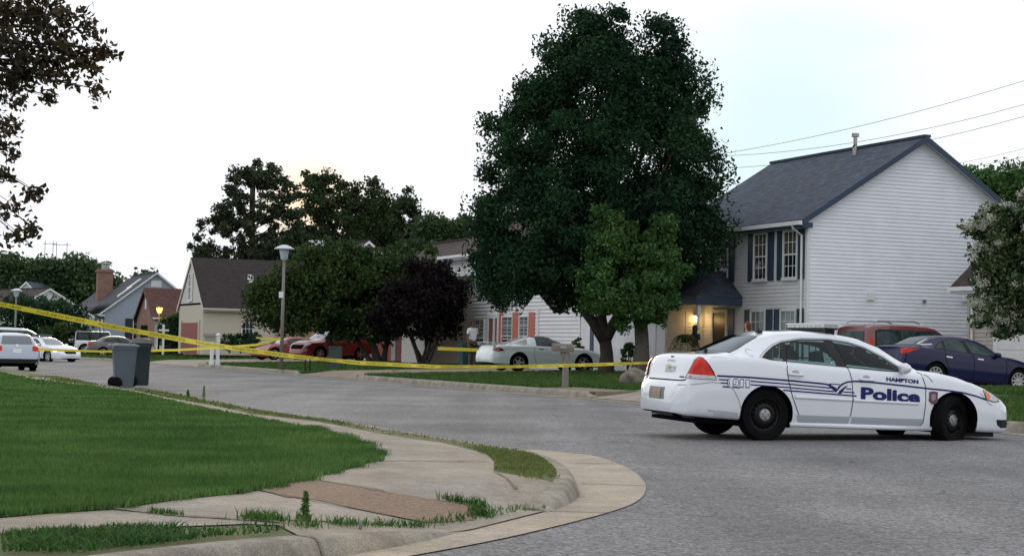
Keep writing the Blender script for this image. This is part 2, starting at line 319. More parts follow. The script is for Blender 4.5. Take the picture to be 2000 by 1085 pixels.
# ---------------------------------------------------------------- ground, road, near corner
xs=np.array([-1500,-600,-300,-150,-80,-60,-40,-20,0,20,40,60,80,150,300,600,1500.]);ys=np.array([-200,-60,0,40,80,120,160,250,400,800,2000.])
V=[(x,y,G(x,y)-.04) for y in ys for x in xs];nx=len(xs)
Fq=[(j*nx+i,j*nx+i+1,(j+1)*nx+i+1,(j+1)*nx+i) for j in range(len(ys)-1) for i in range(nx-1)]
tag(link('ground',npmesh('ground',V,Fq),FARG),None,None,None,'structure')
def kp(a,b):    # a along the far kerb, b behind it
    bend=max(0,a-50);off=.0035*bend*bend
    return (K0[0]+U[0]*a+NN[0]*(b-off),K0[1]+U[1]*a+NN[1]*(b-off))
def K2(a,b): p=kp(a,b);return p
road=[kp(a,.02) for a in (-75,-20,0,50,60,70,80,90,110)]
road+=[kp(a,-10.5) for a in (110,90,80,70,60,50)]+[(-14,42),(-8,30),(-3,17),(-5,8),(-14,3),(-14,-12),(30,-12)]
sheet('road',road,lambda x,y:G(x,y),4,ASPH)
def PX(L,h): return [gp(a,b,h) for a,b in L]
FARTOP=[gp(*p,.156) for p in [(209,751),(291,760),(355,769),(426,783),(532,803),(700,826),(800,842),(880,855),(960,868),(1036,880),(1076,890),(1108,908),(1122,926)]]
n0=FARTOP[0];ext=[(n0[0]+U[0]*t,n0[1]+U[1]*t) for t in (60,45,30,15)]
ext=[(p[0]-.0035*max(0,t-15)**2*.9,p[1]-.0035*max(0,t-15)**2*.3) for p,t in zip(ext,(60,45,30,15))]
FARTOP=ext+FARTOP
RND=[gp(1112,948,.12),gp(1092,968,.08),gp(1062,993,.03)]
FARH=[.156]*(len(FARTOP)-1)+[.15]
kerb_far=[(p[0],p[1],h) for p,h in zip(FARTOP,FARH)]+[(RND[0][0],RND[0][1],.125),(RND[1][0],RND[1][1],.085),(RND[2][0],RND[2][1],.03)]
NEAR=[(916,1033,.012),(870,1036,.028),(830,1038,.05),(765,1042,.075),(700,1045,.098),(560,1053,.135),(400,1069,.152),(200,1092,.156)]
kn=[(*gp(a,b,h),h) for a,b,h in NEAR];d=(kn[-1][0]-kn[-3][0],kn[-1][1]-kn[-3][1]);q=math.hypot(*d)
kn+=[(kn[-1][0]+d[0]/q*t,kn[-1][1]+d[1]/q*t-.02*t*t*0,.156) for t in (1,4,12)]
def resamp(P,step=.12):
    P=np.array(P);o=[]
    for i in range(len(P)-1):
        p0=P[max(i-1,0)];p1=P[i];p2=P[i+1];p3=P[min(i+2,len(P)-1)];L_=np.linalg.norm(p2[:2]-p1[:2]);k=max(1,int(L_/step)) if L_<8 else max(1,int(L_/1.))
        for j in range(k):
            t=j/k;o.append(.5*((2*p1)+(-p0+p2)*t+(2*p0-5*p1+4*p2-p3)*t*t+(-p0+3*p1-3*p2+p3)*t**3))
    o.append(P[-1]);return np.array(o)
KF=resamp(kerb_far);KN=resamp(kn)
def normals(P):
    T=np.gradient(P[:,:2],axis=0);T/=np.linalg.norm(T,axis=1)[:,None]+1e-9;return np.stack([-T[:,1],T[:,0]],1)
def kerb(name,P,sgn,label):
    n=normals(P)*sgn;mb=MB();rows=[]
    for p,q in zip(P,n):
        h=p[2];g=G(p[0],p[1]);k=h/.156;I=lambda o,z:(p[0]+q[0]*o,p[1]+q[1]*o,g+z);w=math.sin(p[0]*3.1+p[1]*2.3)*.004
        rows.append([I(.2,h-.10),I(.15,h+.002),I(.05,h+.002+w),I(.018,h-.008),I(0,h-.03*k),I(-.02,h*.5),I(-.04-w,h*.12),I(-.05,-.05)])
    m=len(rows[0]);b=0
    for r in rows: mb.v+=r
    for i in range(len(rows)-1):
        for j in range(m-1): mb.f.append((i*m+j,i*m+j+1,(i+1)*m+j+1,(i+1)*m+j))
    mb.f.append(tuple(range(m)));mb.f.append(tuple((len(rows)-1)*m+j for j in range(m))[::-1])
    o=mb.build(name,CONCD,None,60);tag(o,label,None,None,'structure');return o
KSG=-1 # inward side of the far kerb
kerb('kerb',KF,1 if normals(KF)[len(KF)//2]@(np.array([-8,14])-KF[len(KF)//2][:2])>0 else -1,None)
kerb('kerb',KN,1 if normals(KN)[len(KN)//2]@(np.array([-3,14])-KN[len(KN)//2][:2])>0 else -1,None)
_rs=np.array([[KF[-1][0]*(1-t)+KN[0][0]*t,KF[-1][1]*(1-t)+KN[0][1]*t,.012] for t in np.linspace(0,1,14)])
HS.append(np.vstack([KF[KF[:,2]<.15],KN[KN[:,2]<.15],_rs]))
def kjoint(P,n,i,w=.008):
    t=np.array([-n[i][1],n[i][0]])*w;p=P[i];q=n[i];h=p[2];g=G(p[0],p[1]);k=h/.156;prof=[(.152,h+.006),(.048,h+.007),(.015,h-.002),(-.006,h-.03*k),(-.026,h*.5),(-.048,h*.12),(-.056,0.004)];mb=MB()
    for o,z in prof: b=p[:2]+q*o;mb.v.append((b[0]+t[0],b[1]+t[1],g+z));mb.v.append((b[0]-t[0],b[1]-t[1],g+z))
    for j in range(len(prof)-1): mb.f.append((2*j,2*j+1,2*j+3,2*j+2))
    tag(mb.build('kerb_joint',SOIL,None,fix=False),None,None,None,'structure')
_nf=normals(KF)*(1 if normals(KF)[len(KF)//2]@(np.array([-8,14])-KF[len(KF)//2][:2])>0 else -1);_nn=normals(KN)*(1 if normals(KN)[len(KN)//2]@(np.array([-3,14])-KN[len(KN)//2][:2])>0 else -1)
_x=gp(606,1052,.15)[0];kjoint(KN,_nn,int(np.argmin(abs(KN[:,0]-_x))),.012)
for yy in (13.2,15.4,18.2,21.5,25): kjoint(KF,_nf,int(np.argmin(abs(KF[:,1]-yy))),.007)
# gutter pan round the corner
GO=[gp(a,b) for a,b in [(1050,879),(1150,889),(1200,903),(1240,923),(1258,942),(1261,958),(1250,975),(1220,991),(1150,1012),(1050,1037),(940,1061),(800,1087)]]
go2=resamp([(x,y,0) for x,y in GO],.2)[:,:2].tolist()
w=(go2[-1][0]-go2[-3][0],go2[-1][1]-go2[-3][1]);q=math.hypot(*w);go2+=[(go2[-1][0]+w[0]/q*t,go2[-1][1]+w[1]/q*t) for t in (2,5,12)]
fn=normals(KF)*(-1 if normals(KF)[len(KF)//2]@(np.array([-8,14])-KF[len(KF)//2][:2])>0 else 1)
farout=[tuple(KF[i][:2]+fn[i]*.55) for i in range(0,len(KF)) if KF[i][1]>19 and i%3==0]
inn=[tuple(p[:2]) for p in KF[::2]]+[tuple(p[:2]) for p in KN[::2]]
gut=farout+go2+inn[::-1]
sheet('gutter',gut,lambda x,y:G(x,y)+.008,.6,GUTC)
gj=MB()
for a,b in [((1136,946),(1259,950)),((1066,1000),(1190,1003)),((1108,905),(1212,907))]:
    p=gp(*a);q=gp(*b);v=np.array([q[0]-p[0],q[1]-p[1]]);v/=np.linalg.norm(v);s=np.array([-v[1],v[0]])*.008
    gj.add([(p[0]+s[0],p[1]+s[1],G(*p)+.0125),(q[0]+s[0],q[1]+s[1],G(*q)+.0125),(q[0]-s[0],q[1]-s[1],G(*q)+.0125),(p[0]-s[0],p[1]-s[1],G(*p)+.0125)],[(0,1,2,3)])
tag(gj.build('gutter_joint',DARK),None,None,None,'structure')
# raised block of the near corner
ni=normals(KF)*(1 if normals(KF)[len(KF)//2]@(np.array([-8,14])-KF[len(KF)//2][:2])>0 else -1)
nj=normals(KN)*(1 if normals(KN)[len(KN)//2]@(np.array([-3,14])-KN[len(KN)//2][:2])>0 else -1)
block=[tuple(KF[i][:2]+ni[i]*.13*min(1,KF[i][2]/.15)) for i in range(0,len(KF),2)]+[tuple(KN[i][:2]+nj[i]*.13*min(1,KN[i][2]/.15)) for i in range(0,len(KN),2)]+[(-60,block_y) for block_y in (3,)]+[(-80,60),(-80,110)]
sheet('verge',block,lambda x,y:znear(x,y)-.004,.9,m_('verge_soil',(.085,.12,.035),.95,c2=(.16,.135,.075),vs=5,bump=.8,bs=35))
SW_IN=PX([(0,728),(67,743),(149,752),(262,767),(355,789),(461,811),(603,837),(650,850),(700,865),(735,886),(736,897),(700,911),(640,926),(590,940),(480,963),(350,976),(215,996),(100,1003),(0,1012)],hnear)
_a=gp(570,1050,.13)[0];_kn=[tuple(KN[i][:2]+nj[i]*(.165*min(1,KN[i][2]/.15)-.03)) for i in range(0,len(KN),2) if KN[i][0]>_a]
_b=gp(1082,944,.15)[1];_kf=[tuple(KF[i][:2]+ni[i]*(.165*min(1,KF[i][2]/.15)-.03)) for i in range(len(KF)-1,0,-2) if KF[i][1]<_b]
SW_OUT=PX([(0,1043),(150,1037),(260,1031),(400,1026),(480,1023),(545,1026)],hnear)+_kn[::-1]+_kf+PX([(1082,944),(964,921),(966,903),(952,889),(920,878),(860,864),(804,857),(724,843),(620,823),(490,808),(426,794),(319,775),(262,762),(152,749),(71,735),(0,726)],hnear)
a=SW_IN[0];b=SW_OUT[-1]
far_in=[(a[0]+U[0]*t-.1*t,a[1]+U[1]*t) for t in (50,25)];far_out=[(b[0]+U[0]*t-.1*t,b[1]+U[1]*t) for t in (25,50)]
li=SW_IN[-1];lo=SW_OUT[0]
side=far_in+SW_IN+[(li[0]-12,li[1]-1.6)]+[(lo[0]-12,lo[1]-1.6)]+SW_OUT+far_out
sheet('sidewalk',side,lambda x,y:znear(x,y)+.004,.5,CONC)
agg=PX([(500,956),(540,945),(600,936),(760,963),(940,991),(932,1006),(926,1017),(836,1022),(700,996),(560,972)],hnear)
sheet('aggregate_patch',agg,lambda x,y:znear(x,y)+.009,.4,AGG)
jt=MB()
for A_,B_ in [((215,994),(345,1008)),((724,845),(800,846)),((735,900),(955,902)),((964,921),(1040,960)),((500,957),(836,1023)),((600,936),(940,992)),((560,1016),(760,1025)),((461,812),(500,808)),((603,838),(640,826)),((345,790),(372,783)),((345,1008),(545,1020))]:
    k=14
    ps=[gp(A_[0]+(B_[0]-A_[0])*i/k,A_[1]+(B_[1]-A_[1])*i/k+random.uniform(-.5,.5),hnear) for i in range(k+1)]
    for p,q in zip(ps[:-1],ps[1:]):
        v=np.array([q[0]-p[0],q[1]-p[1]]);v/=np.linalg.norm(v);s=np.array([-v[1],v[0]])*random.uniform(.004,.010)*(3.4 if abs(B_[1]-A_[1])<.12*abs(B_[0]-A_[0]) else 1.2)
        jt.add([(p[0]+s[0],p[1]+s[1],znear(*p)+.0128),(q[0]+s[0],q[1]+s[1],znear(*q)+.0128),(q[0]-s[0],q[1]-s[1],znear(*q)+.0128),(p[0]-s[0],p[1]-s[1],znear(*p)+.0128)],[(0,1,2,3)])
tag(jt.build('sidewalk_joint',SOIL),None,None,None,'structure')
lawnp=far_in+SW_IN+[(li[0]-12,li[1]-1.6),(-60,6),(-80,60),(-80,110)]
lawnp=[(p[0]-.0,p[1]) for p in lawnp]
sheet('lawn',lawnp,lambda x,y:znear(x,y)+.012,1.5,LAWN)
# ---------------------------------------------------------------- across the street: kerb pieces, lawns, driveways
def strip(name,a0,a1,m,dz,b0=0.,b1=90.,flare=0,sk=0.,slope=False):
    mb=MB();A=np.linspace(a0,a1,max(2,int((a1-a0)/3)+1));Bs=[b0]+[b for b in (0,.6,1.5,3,5,7.5,9,14,25,50,90) if b0+.05<b<=b1]
    if not Bs or Bs[-1]!=b1: Bs.append(b1)
    for b in Bs:
        for i,a in enumerate(A):
            e=flare*max(0,1-b/1.6);t=i/(len(A)-1);aa=a+sk*b+(t*2-1)*e
            p=kp(aa,b);z=G(*p)+(hlot(*p) if b>.01 or not flare else .02)+dz
            if (flare or slope) and b<1.5: z=G(*p)+.02+(hlot(*p)-.02)*b/1.5+dz
            mb.v.append((p[0],p[1],z))
    n=len(A)
    for j in range(len(Bs)-1):
        for i in range(n-1): mb.f.append((j*n+i,j*n+i+1,(j+1)*n+i+1,(j+1)*n+i))
    NV=len(mb.v);nb=len(Bs)
    for i in (0,n-1):
        b=len(mb.v);mb.v+=[(mb.v[j*n+i][0],mb.v[j*n+i][1],mb.v[j*n+i][2]-.3) for j in range(nb)]
        for j in range(nb-1): mb.f.append((j*n+i,(j+1)*n+i,b+j+1,b+j))
    b=len(mb.v);mb.v+=[(mb.v[i][0],mb.v[i][1],mb.v[i][2]-.3) for i in range(n)]
    for i in range(n-1): mb.f.append((i,i+1,b+i+1,b+i))
    o=mb.build(name,m);me=o.data
    if sum(p.normal.z for p in me.polygons)<0: me.flip_normals()
    tag(o,None,None,None,'structure');return o
FL=m_('lawn_across',(.03,.075,.018),.95,c2=(.055,.115,.03),vs=1.6,bump=1,bs=14)
strip('lawn',-75,-9.4,FL,0,.1);strip('driveway',-9,-2.2,CONC,.004,0,16,.4,.55)
for a0_,a1_,b0_ in ((-9.4,-1.7,1.55),(-1.7,18.1,.1),(18.1,25.9,1.55),(25.9,45.7,.1),(45.7,60.3,1.55),(60.3,150,.1)): strip('lawn',a0_,a1_,FL,-.008,b0_)
strip('driveway',18.5,25.5,m_('worn_drive',(.23,.18,.14),.9,var=.3,vs=1.2,bump=.5),.004,0,13,.4)
strip('driveway',46,60,CONC,.004,0,12,.3)
for a0_,a1_ in ((-9.8,-1.5),(17.8,26.2),(45.3,60.6)): strip('driveway_shoulder',a0_,a1_,SOIL,-.002,0,1.62,slope=True)
strip('dirt_path',-1.75,1.6,SOIL,.004,.16,1.15)
def kerb2(a0,a1):
    P=np.array([(*kp(a,0),.16) for a in np.linspace(a0,a1,max(3,int((a1-a0)/1.5)))])
    P[0,2]=.05;P[-1,2]=.05
    P2=np.vstack([P[0:1],P[0:1]+(P[1:2]-P[0:1])*.3,P[1:-1],P[-2:-1]+(P[-1:]-P[-2:-1])*.7,P[-1:]]);P2[1,2]=P2[-2,2]=.16
    n=normals(P2);kerb('kerb',P2,1 if n[1]@NN>0 else -1,None)
kerb2(-75,-9.2);kerb2(-1.9,18.0);kerb2(25.8,45.6);kerb2(60.3,105)
strip('gutter',-75,105,m_('dusty_gutter',(.24,.215,.18),.9,var=.35,vs=1.4,bump=.4),-.3,-.55,0) if False else None
gs=[kp(a,-.5) for a in np.arange(-75,106,4)]+[kp(a,.0) for a in np.arange(105,-76,-4)]
sheet('gutter',gs,lambda x,y:G(x,y)+.006,3,m_('dusty_gutter',(.22,.20,.165),.9,var=.35,vs=1.4,bump=.4))
# ---------------------------------------------------------------- grass
def blades(name,poly,bounds,dens,hgt,wid,m,zf,lab,edge=None,patch=True):
    A=np.array(poly);x0,x1,y0,y1=bounds;V=[];
    n=int((x1-x0)*(y1-y0)*dens);q=np.stack([rng.uniform(x0,x1,n),rng.uniform(y0,y1,n)],1);q=q[pip(q,A)]
    return q
def inview(q,mg=.35):
    mg=1.2
    t=q[:,0]/np.maximum(q[:,1],.1);return (np.abs(t)<.303+mg/np.maximum(q[:,1],1)*2)
def mkblades(q,h,w,zf,lean=.5):
    n=len(q);z=np.array([zf(a,b) for a,b in q]);ang=rng.uniform(0,2*math.pi,n);H=h*rng.uniform(.45,1.25,n);Wd=w*rng.uniform(.6,1.3,n)
    la=rng.uniform(0,2*math.pi,n);le=H*rng.uniform(0,lean,n)
    ca,sa=np.cos(ang)*Wd*.5,np.sin(ang)*Wd*.5;B=np.stack([q[:,0],q[:,1],z],1)
    p0=B+np.stack([ca,sa,np.zeros(n)],1);p1=B-np.stack([ca,sa,np.zeros(n)],1)
    mid=B+np.stack([np.cos(la)*le*.35,np.sin(la)*le*.35,H*.6],1);m0=mid+np.stack([ca,sa,np.zeros(n)],1)*.7;m1=mid-np.stack([ca,sa,np.zeros(n)],1)*.7
    tip=B+np.stack([np.cos(la)*le,np.sin(la)*le,H],1)
    V=np.stack([p0,p1,m1,m0,tip],1).reshape(-1,3);i=np.arange(n)*5
    Fc=np.concatenate([np.stack([i,i+1,i+2],1),np.stack([i,i+2,i+3],1),np.stack([i+3,i+2,i+4],1)]);return V,Fc
def grass(name,parts,m,zf,label,lean=.5):
    Vs=[];Fs=[];b=0
    for q,h,w in parts:
        if not len(q): continue
        V,Fc=mkblades(q,h,w,zf,lean);Vs.append(V);Fs.append(Fc+b);b+=len(V)
    o=link(name,npmesh(name,np.concatenate(Vs),np.concatenate(Fs)),m);tag(o,label,'grass',None,'stuff');return o
LP=np.array(lawnp)
def smp(x0,x1,y0,y1,d,A=LP,view=True):
    n=int((x1-x0)*(y1-y0)*d);q=np.stack([rng.uniform(x0,x1,n),rng.uniform(y0,y1,n)],1)
    if view:q=q[inview(q,.6)]
    return q[pip(q,np.array(A))]
zl=lambda x,y:znear(x,y)+.01
grass('lawn_grass',[(smp(-6,0,8,12.5,6500),.045,.006),(smp(-7,0,12.5,17,3600),.045,.009),(smp(-9,0,17,24,1600),.045,.014),(smp(-14,-2,24,36,560),.045,.03),(smp(-22,-6,36,62,160),.06,.06)],GRASS,zl,'dense green lawn grass on the near corner')
# verge grass: patchy, lighter
vf=np.array([tuple(KF[i][:2]+ni[i]*.14) for i in range(0,len(KF)-6,2)]+PX([(1096,932),(1040,938),(964,920),(966,903),(952,889),(920,878),(860,864),(804,857),(724,843),(620,823),(490,808),(426,794),(319,775),(262,762),(152,749)],hnear))
def patchy(q,s=1.6,t=.0):
    v=np.sin(q[:,0]*s*1.7+1)+np.sin(q[:,1]*s*1.1+q[:,0]*2.1)+rng.normal(0,.8,len(q));return q[v>t]
grass('verge_grass',[(patchy(smp(-2,1,13,19,3400,vf),1.6,-.3),.026,.008),(patchy(smp(-4,1,19,26,1300,vf),1.2,-.5),.03,.015),(patchy(smp(-14,-2,26,48,330,vf),1,-.8),.035,.03)],GRASSY,zl,'yellowish verge grass between the sidewalk and the kerb',.8)
vn=PX([(0,1046),(150,1040),(260,1034),(400,1029),(480,1026),(560,1035),(520,1046),(400,1054),(200,1078),(0,1100)],hnear)
grass('roadside_weeds',[(patchy(smp(-4,-.8,8,11.2,6000,vn),3.2,-.1),.040,.011)],m_('weed_green',(.03,.09,.018),.6,c2=(.07,.15,.035),vs=3,rnd=.4,trans=.35,spec=.25),zl,'tall ragged grass and weeds along the near kerb',1.8)
def tuftline(pxs,n,h,sp=.05,w=.009):
    P=[]
    for a,b in pxs:
        p=gp(a,b,hnear);P.append(np.array(p)+rng.normal(0,sp,(n,2)))
    return (np.concatenate(P),h,w)
def interp(p,q,k): return [(p[0]+(q[0]-p[0])*i/k,p[1]+(q[1]-p[1])*i/k) for i in range(k+1)]
grass('crack_weeds',[tuftline(interp((830,1025),(935,1010),9)+interp((935,1010),(1050,988),9),16,.032),tuftline([(938,1000),(945,1008)],90,.055,.04),tuftline(interp((870,978),(940,990),6),28,.06,.03),
 tuftline(interp((650,1026),(830,1031),14),18,.05,.03),tuftline(interp((490,1015),(540,1018),4),50,.055,.05),tuftline([(598,1018),(590,1030),(610,1030)],40,.05,.04),tuftline(interp((300,1003),(345,1008),4),20,.035,.02)],GRASS,zl,'small weeds growing from the sidewalk cracks and ramp edge',1.1)
# edge fringe of the lawn over the sidewalk
ed=np.array(SW_IN[6:]);P=[]
for p,q in zip(ed[:-1],ed[1:]):
    k=int(np.linalg.norm(q-p)*420);t=rng.uniform(0,1,(k,1));P.append(p+(q-p)*t+rng.normal(0,.035,(k,2))+.05*np.sin((p+(q-p)*t)[:,:1]*11+(p+(q-p)*t)[:,1:]*7))
grass('lawn_edge_grass',[(np.concatenate(P),.055,.008)],GRASS,zl,'dark longer grass hanging over the lawn edge by the sidewalk',1.3)
# lawns across
def across(a0,a1,b0,b1,d,h,w):
    n=int((a1-a0)*(b1-b0)*d);a=rng.uniform(a0,a1,n);b=rng.uniform(b0,b1,n);q=np.array([kp(x,y) for x,y in zip(a,b)]);q=q[~((a>-2)&(a<1.9)&(b<1.35+.25*np.sin(a*7)))];return (q[inview(q,2)],h,w)
grass('far_lawn_grass',[across(-1,18,.35,9.5,260,.09,.04),across(-22,-10,.3,9,350,.08,.035),across(-10,-2,7,13,150,.08,.05),across(26,45,.3,10,90,.10,.08),across(61,100,.3,10,30,.12,.15)],
 m_('far_blades',(.045,.10,.022),.6,c2=(.085,.155,.035),vs=.7,rnd=.35,trans=.35,spec=.25),zlot,'mown grass of the front yards across the street')
# ---------------------------------------------------------------- houses
HROT=math.atan2(-.925,.379)
class House:
    def __init__(s,name,label,x,y,z,rz=HROT):
        s.r=empty(name,(x,y,z),rz,label,'house')
    def wall(s,poly,fr,m,pitch=.127,lip=.021,name='wall',z0=0):
        """clapboard wall; poly convex in (x,z)"""
        mb=MB();o,ex,nn=fr;P=lambda x,z,d:(o[0]+ex[0]*x+nn[0]*d,o[1]+ex[1]*x+nn[1]*d,o[2]+z)
        def span(z):
            xs=[]
            for i in range(len(poly)):
                (xa,za),(xb,zb)=poly[i],poly[(i+1)%len(poly)]
                if abs(za-zb)<1e-9:
                    if abs(z-za)<1e-6: xs+=[xa,xb]
                elif min(za,zb)-1e-9<=z<=max(za,zb)+1e-9: xs.append(xa+(xb-xa)*(z-za)/(zb-za))
            return (min(xs),max(xs)) if xs else None
        zlo=min(p[1] for p in poly);zhi=max(p[1] for p in poly)
        brk=sorted({round(p[1],5) for p in poly})
        if pitch:
            z=zlo
            while z<zhi-1e-4:
                z1=min(z+pitch,zhi)
                for bk in brk:
                    if z+1e-4<bk<z1-1e-4: z1=z1
                a=span(z+1e-6);b=span(z1-1e-6)
                if a and b:
                    mb.add([P(a[0],z,lip),P(a[1],z,lip),P(b[1],z1,0),P(b[0],z1,0)],[(0,1,2,3)])
                    mb.add([P(a[0],z,0),P(a[1],z,0),P(a[1],z,lip),P(a[0],z,lip)],[(0,1,2,3)])
                z=z1
        else: mb.add([P(x,z,0) for x,z in poly],[tuple(range(len(poly)))])
        return mb.build(name,m,s.r,fix=not pitch,uvbox=not pitch)
    def win(s,fr,x,z,w,h,shut=None,glass=None,cols=3,shw=.3,frame=None,split=True,trim=.06):
        mb=MB();t=trim
        mb.fbox(fr,x-w/2,x-w/2+t,z,z+h,.024,.09);mb.fbox(fr,x+w/2-t,x+w/2,z,z+h,.024,.09)
        mb.fbox(fr,x-w/2+t,x+w/2-t,z+h-t,z+h,.024,.088);mb.fbox(fr,x-w/2-.03,x+w/2+.03,z-.05,z+t,.024,.11)
        if split: mb.fbox(fr,x-w/2+t,x+w/2-t,z+h/2-.025,z+h/2+.025,.02,.075)
        f=mb.build('window',frame or WHITEP,s.r)
        mu=MB();
        for i in range(1,cols):
            xx=x-w/2+t+(w-2*t)*i/cols;mu.fbox(fr,xx-.011,xx+.011,z+h/2+.02,z+h-t,.045,.06);mu.fbox(fr,xx-.011,xx+.011,z+t,z+h/2-.02,.035,.046)
        mu.fbox(fr,x-w/2+t,x+w/2-t,z+h*.745,z+h*.745+.022,.044,.061);mu.fbox(fr,x-w/2+t,x+w/2-t,z+h*.26,z+h*.26+.022,.034,.047)
        mu.build('muntin',frame or WHITEP,f)
        g=MB();g.fbox(fr,x-w/2+t*.5,x+w/2-t*.5,z+h/2,z+h-t*.5,.0,.046);g.build('pane',glass or CURT,f)
        g=MB();g.fbox(fr,x-w/2+t*.5,x+w/2-t*.5,z+t*.5,z+h/2,.0,.036);g.build('pane',GLW,f)
        if shut:
            for q in (-1,1):
                mb=MB();cx=x+q*(w/2+.03+shw/2);mb.fbox(fr,cx-shw/2,cx+shw/2,z-.02,z+h+.02,.024,.05)
                for e in (-1,1): mb.fbox(fr,cx+e*(shw/2-.02)-.02,cx+e*(shw/2-.02)+.02,z-.02,z+h+.02,.05,.064)
                for zz in np.arange(z+.04,z+h-.04,.07): mb.fbox(fr,cx-shw/2+.04,cx+shw/2-.04,zz,zz+.035,.05,.058)
                mb.build('shutter',shut,s.r)
        return f
    def roofx(s,x0,x1,y0,y1,ze,zr,m,ov=.3,rake=.25,trim=None,gut=None,soff=None,th=.12,ym=None,name='roof'):
        """ridge along x; eaves at y0,y1 (wall planes), ze wall top height"""
        ym=(y0+y1)/2 if ym is None else ym
        mb=MB()
        for q,(ya) in ((-1,y0),(1,y1)):
            sl=(zr-ze)/abs(ym-ya);yo=ya+q*ov;zo=ze-sl*ov
            a,b=x0-rake,x1+rake
            mb.add([(a,yo,zo+th),(b,yo,zo+th),(b,ym,zr+th),(a,ym,zr+th),(a,yo,zo+.03),(b,yo,zo+.03),(b,ym,zr+.03),(a,ym,zr+.03)],[(0,1,2,3),(7,6,5,4),(0,4,5,1),(1,5,6,2),(3,7,4,0)])
        r=mb.build(name,m,s.r,uvbox=True)
        rc=MB();rc.box(x0-rake-.01,x1+rake+.01,ym-.14,ym+.14,zr+th-.05,zr+th+.035);rc.build('ridge_cap',m,s.r,uvbox=True)
        if trim:
            t=MB()
            for q,ya in ((-1,y0),(1,y1)):
                sl=(zr-ze)/abs(ym-ya);yo=ya+q*ov;zo=ze-sl*ov
                for xa,xb in ((x1+rake-.03,x1+rake+.012),(x0-rake-.012,x0-rake+.03)):
                    t.prism([(xa,yo,zo+th-.02),(xa,ym,zr+th-.02),(xa,ym,zr-.08),(xa,yo,zo-.08)],(xb-xa,0,0))
                # eave return box
                t.box(x1+.03,x1+rake-.032,min(yo,ya),max(yo,ya),zo-.14,zo+.025)
                t.box(x0-rake+.04,x0-.03,min(yo,ya),max(yo,ya),zo-.14,zo+.025)
                t.box(x0-rake,x1+rake,min(yo,yo+q*.02),max(yo,yo+q*.02),zo-.14,zo+.028)
            t.build('fascia',trim,s.r)
            sf=MB()
            for q,ya in ((-1,y0),(1,y1)):
                sl=(zr-ze)/abs(ym-ya);yo=ya+q*ov;zo=ze-sl*ov
                for xa,xb in ((x1+.0,x1+rake-.031),(x0-rake+.031,x0)):
                    sf.add([(xa,yo,zo-.03),(xb,yo,zo-.03),(xb,ym,zr-.03),(xa,ym,zr-.03)],[(0,1,2,3)])
                sf.box(x0,x1,min(yo,ya)+(0 if q<0 else .0),max(yo,ya),zo-.142,zo-.13)
            sf.build('soffit',soff or WHITEP,s.r,fix=False)
        if gut:
            for q,ya in ((-1,y0),(1,y1)):
                g=MB();sl=(zr-ze)/abs(ym-ya);yo=ya+q*ov;zo=ze-sl*ov
                g.box(x0-rake,x1+rake,min(yo+q*.024,yo+q*.14),max(yo+q*.024,yo+q*.14),zo-.06,zo+.07);g.build('gutter',gut,s.r)
        return r
    def roofy(s,x0,x1,y0,y1,ze,zr,m,ov=.3,rake=.25,trim=None,th=.12,gut=None):
        xm=(x0+x1)/2;mb=MB();t=MB();g=MB()
        for q,xa in ((-1,x0),(1,x1)):
            sl=(zr-ze)/abs(xm-xa);xo=xa+q*ov;zo=ze-sl*ov;a,b=y0-rake,y1+rake
            mb.add([(xo,a,zo+th),(xo,b,zo+th),(xm,b,zr+th),(xm,a,zr+th),(xo,a,zo+.03),(xo,b,zo+.03),(xm,b,zr+.03),(xm,a,zr+.03)],[(0,1,2,3),(7,6,5,4),(0,4,5,1),(1,5,6,2),(3,7,4,0)])
            for ya,yb in ((y0-rake-.012,y0-rake+.03),(y1+rake-.03,y1+rake+.012)):
                t.prism([(xo,ya,zo+th-.02),(xm,ya,zr+th-.02),(xm,ya,zr-.16),(xo,ya,zo-.16)],(0,yb-ya,0))
            t.box(min(xo,xo+q*.02),max(xo,xo+q*.02),y0-rake,y1+rake,zo-.13,zo+.028)
            g.box(min(xo+q*.024,xo+q*.13),max(xo+q*.024,xo+q*.13),y0-rake,y1+rake,zo-.05,zo+.07)
        mb.build('roof',m,s.r,uvbox=True)
        if trim:t.build('fascia',trim,s.r)
        if gut:g.build('gutter',gut,s.r)
    def box(s,name,m,*a,uv=False):
        mb=MB();mb.box(*a);return mb.build(name,m,s.r,uvbox=uv)
def FR(x,y,z=0): return ((x,y,z),(1,0,0),(0,-1,0))      # faces the street
def SR(x,y,z=0): return ((x,y,z),(0,1,0),(1,0,0))       # faces towards the camera side
def SL(x,y,z=0): return ((x,y,z),(0,-1,0),(-1,0,0))
def BK(x,y,z=0): return ((x,y,z),(-1,0,0),(0,1,0))

# --- main white house with blue trim
z1=zlot(9.62,55)-.1
H=House('white_house','two storey white sided house with slate blue shutters and blue grey roof',9.62,55,z1)
EH=5.55-z1
D=8.8;WL=9.3;RZ=EH+2.78
H.wall([(0,0),(D,0),(D,EH),(D/2,RZ),(0,EH)],SR(0,0),SIDW)
H.wall([(0,0),(WL,0),(WL,EH),(0,EH)],FR(-WL,0),SIDF)
H.wall([(0,0),(D,0),(D,EH),(D/2,RZ),(0,EH)],SL(-WL,D),SIDW)
H.wall([(0,0),(WL,0),(WL,EH),(0,EH)],BK(0,D),SIDW)
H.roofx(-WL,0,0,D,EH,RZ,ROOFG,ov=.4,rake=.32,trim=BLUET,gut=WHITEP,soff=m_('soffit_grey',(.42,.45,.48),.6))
c=MB();
for (xa,ya) in ((0,0),(0,D)): c=MB();c.box(xa-.07,xa+.035,ya-.035,ya+.07,0,EH-.1);c.build('corner_post',WHITEP,H.r)
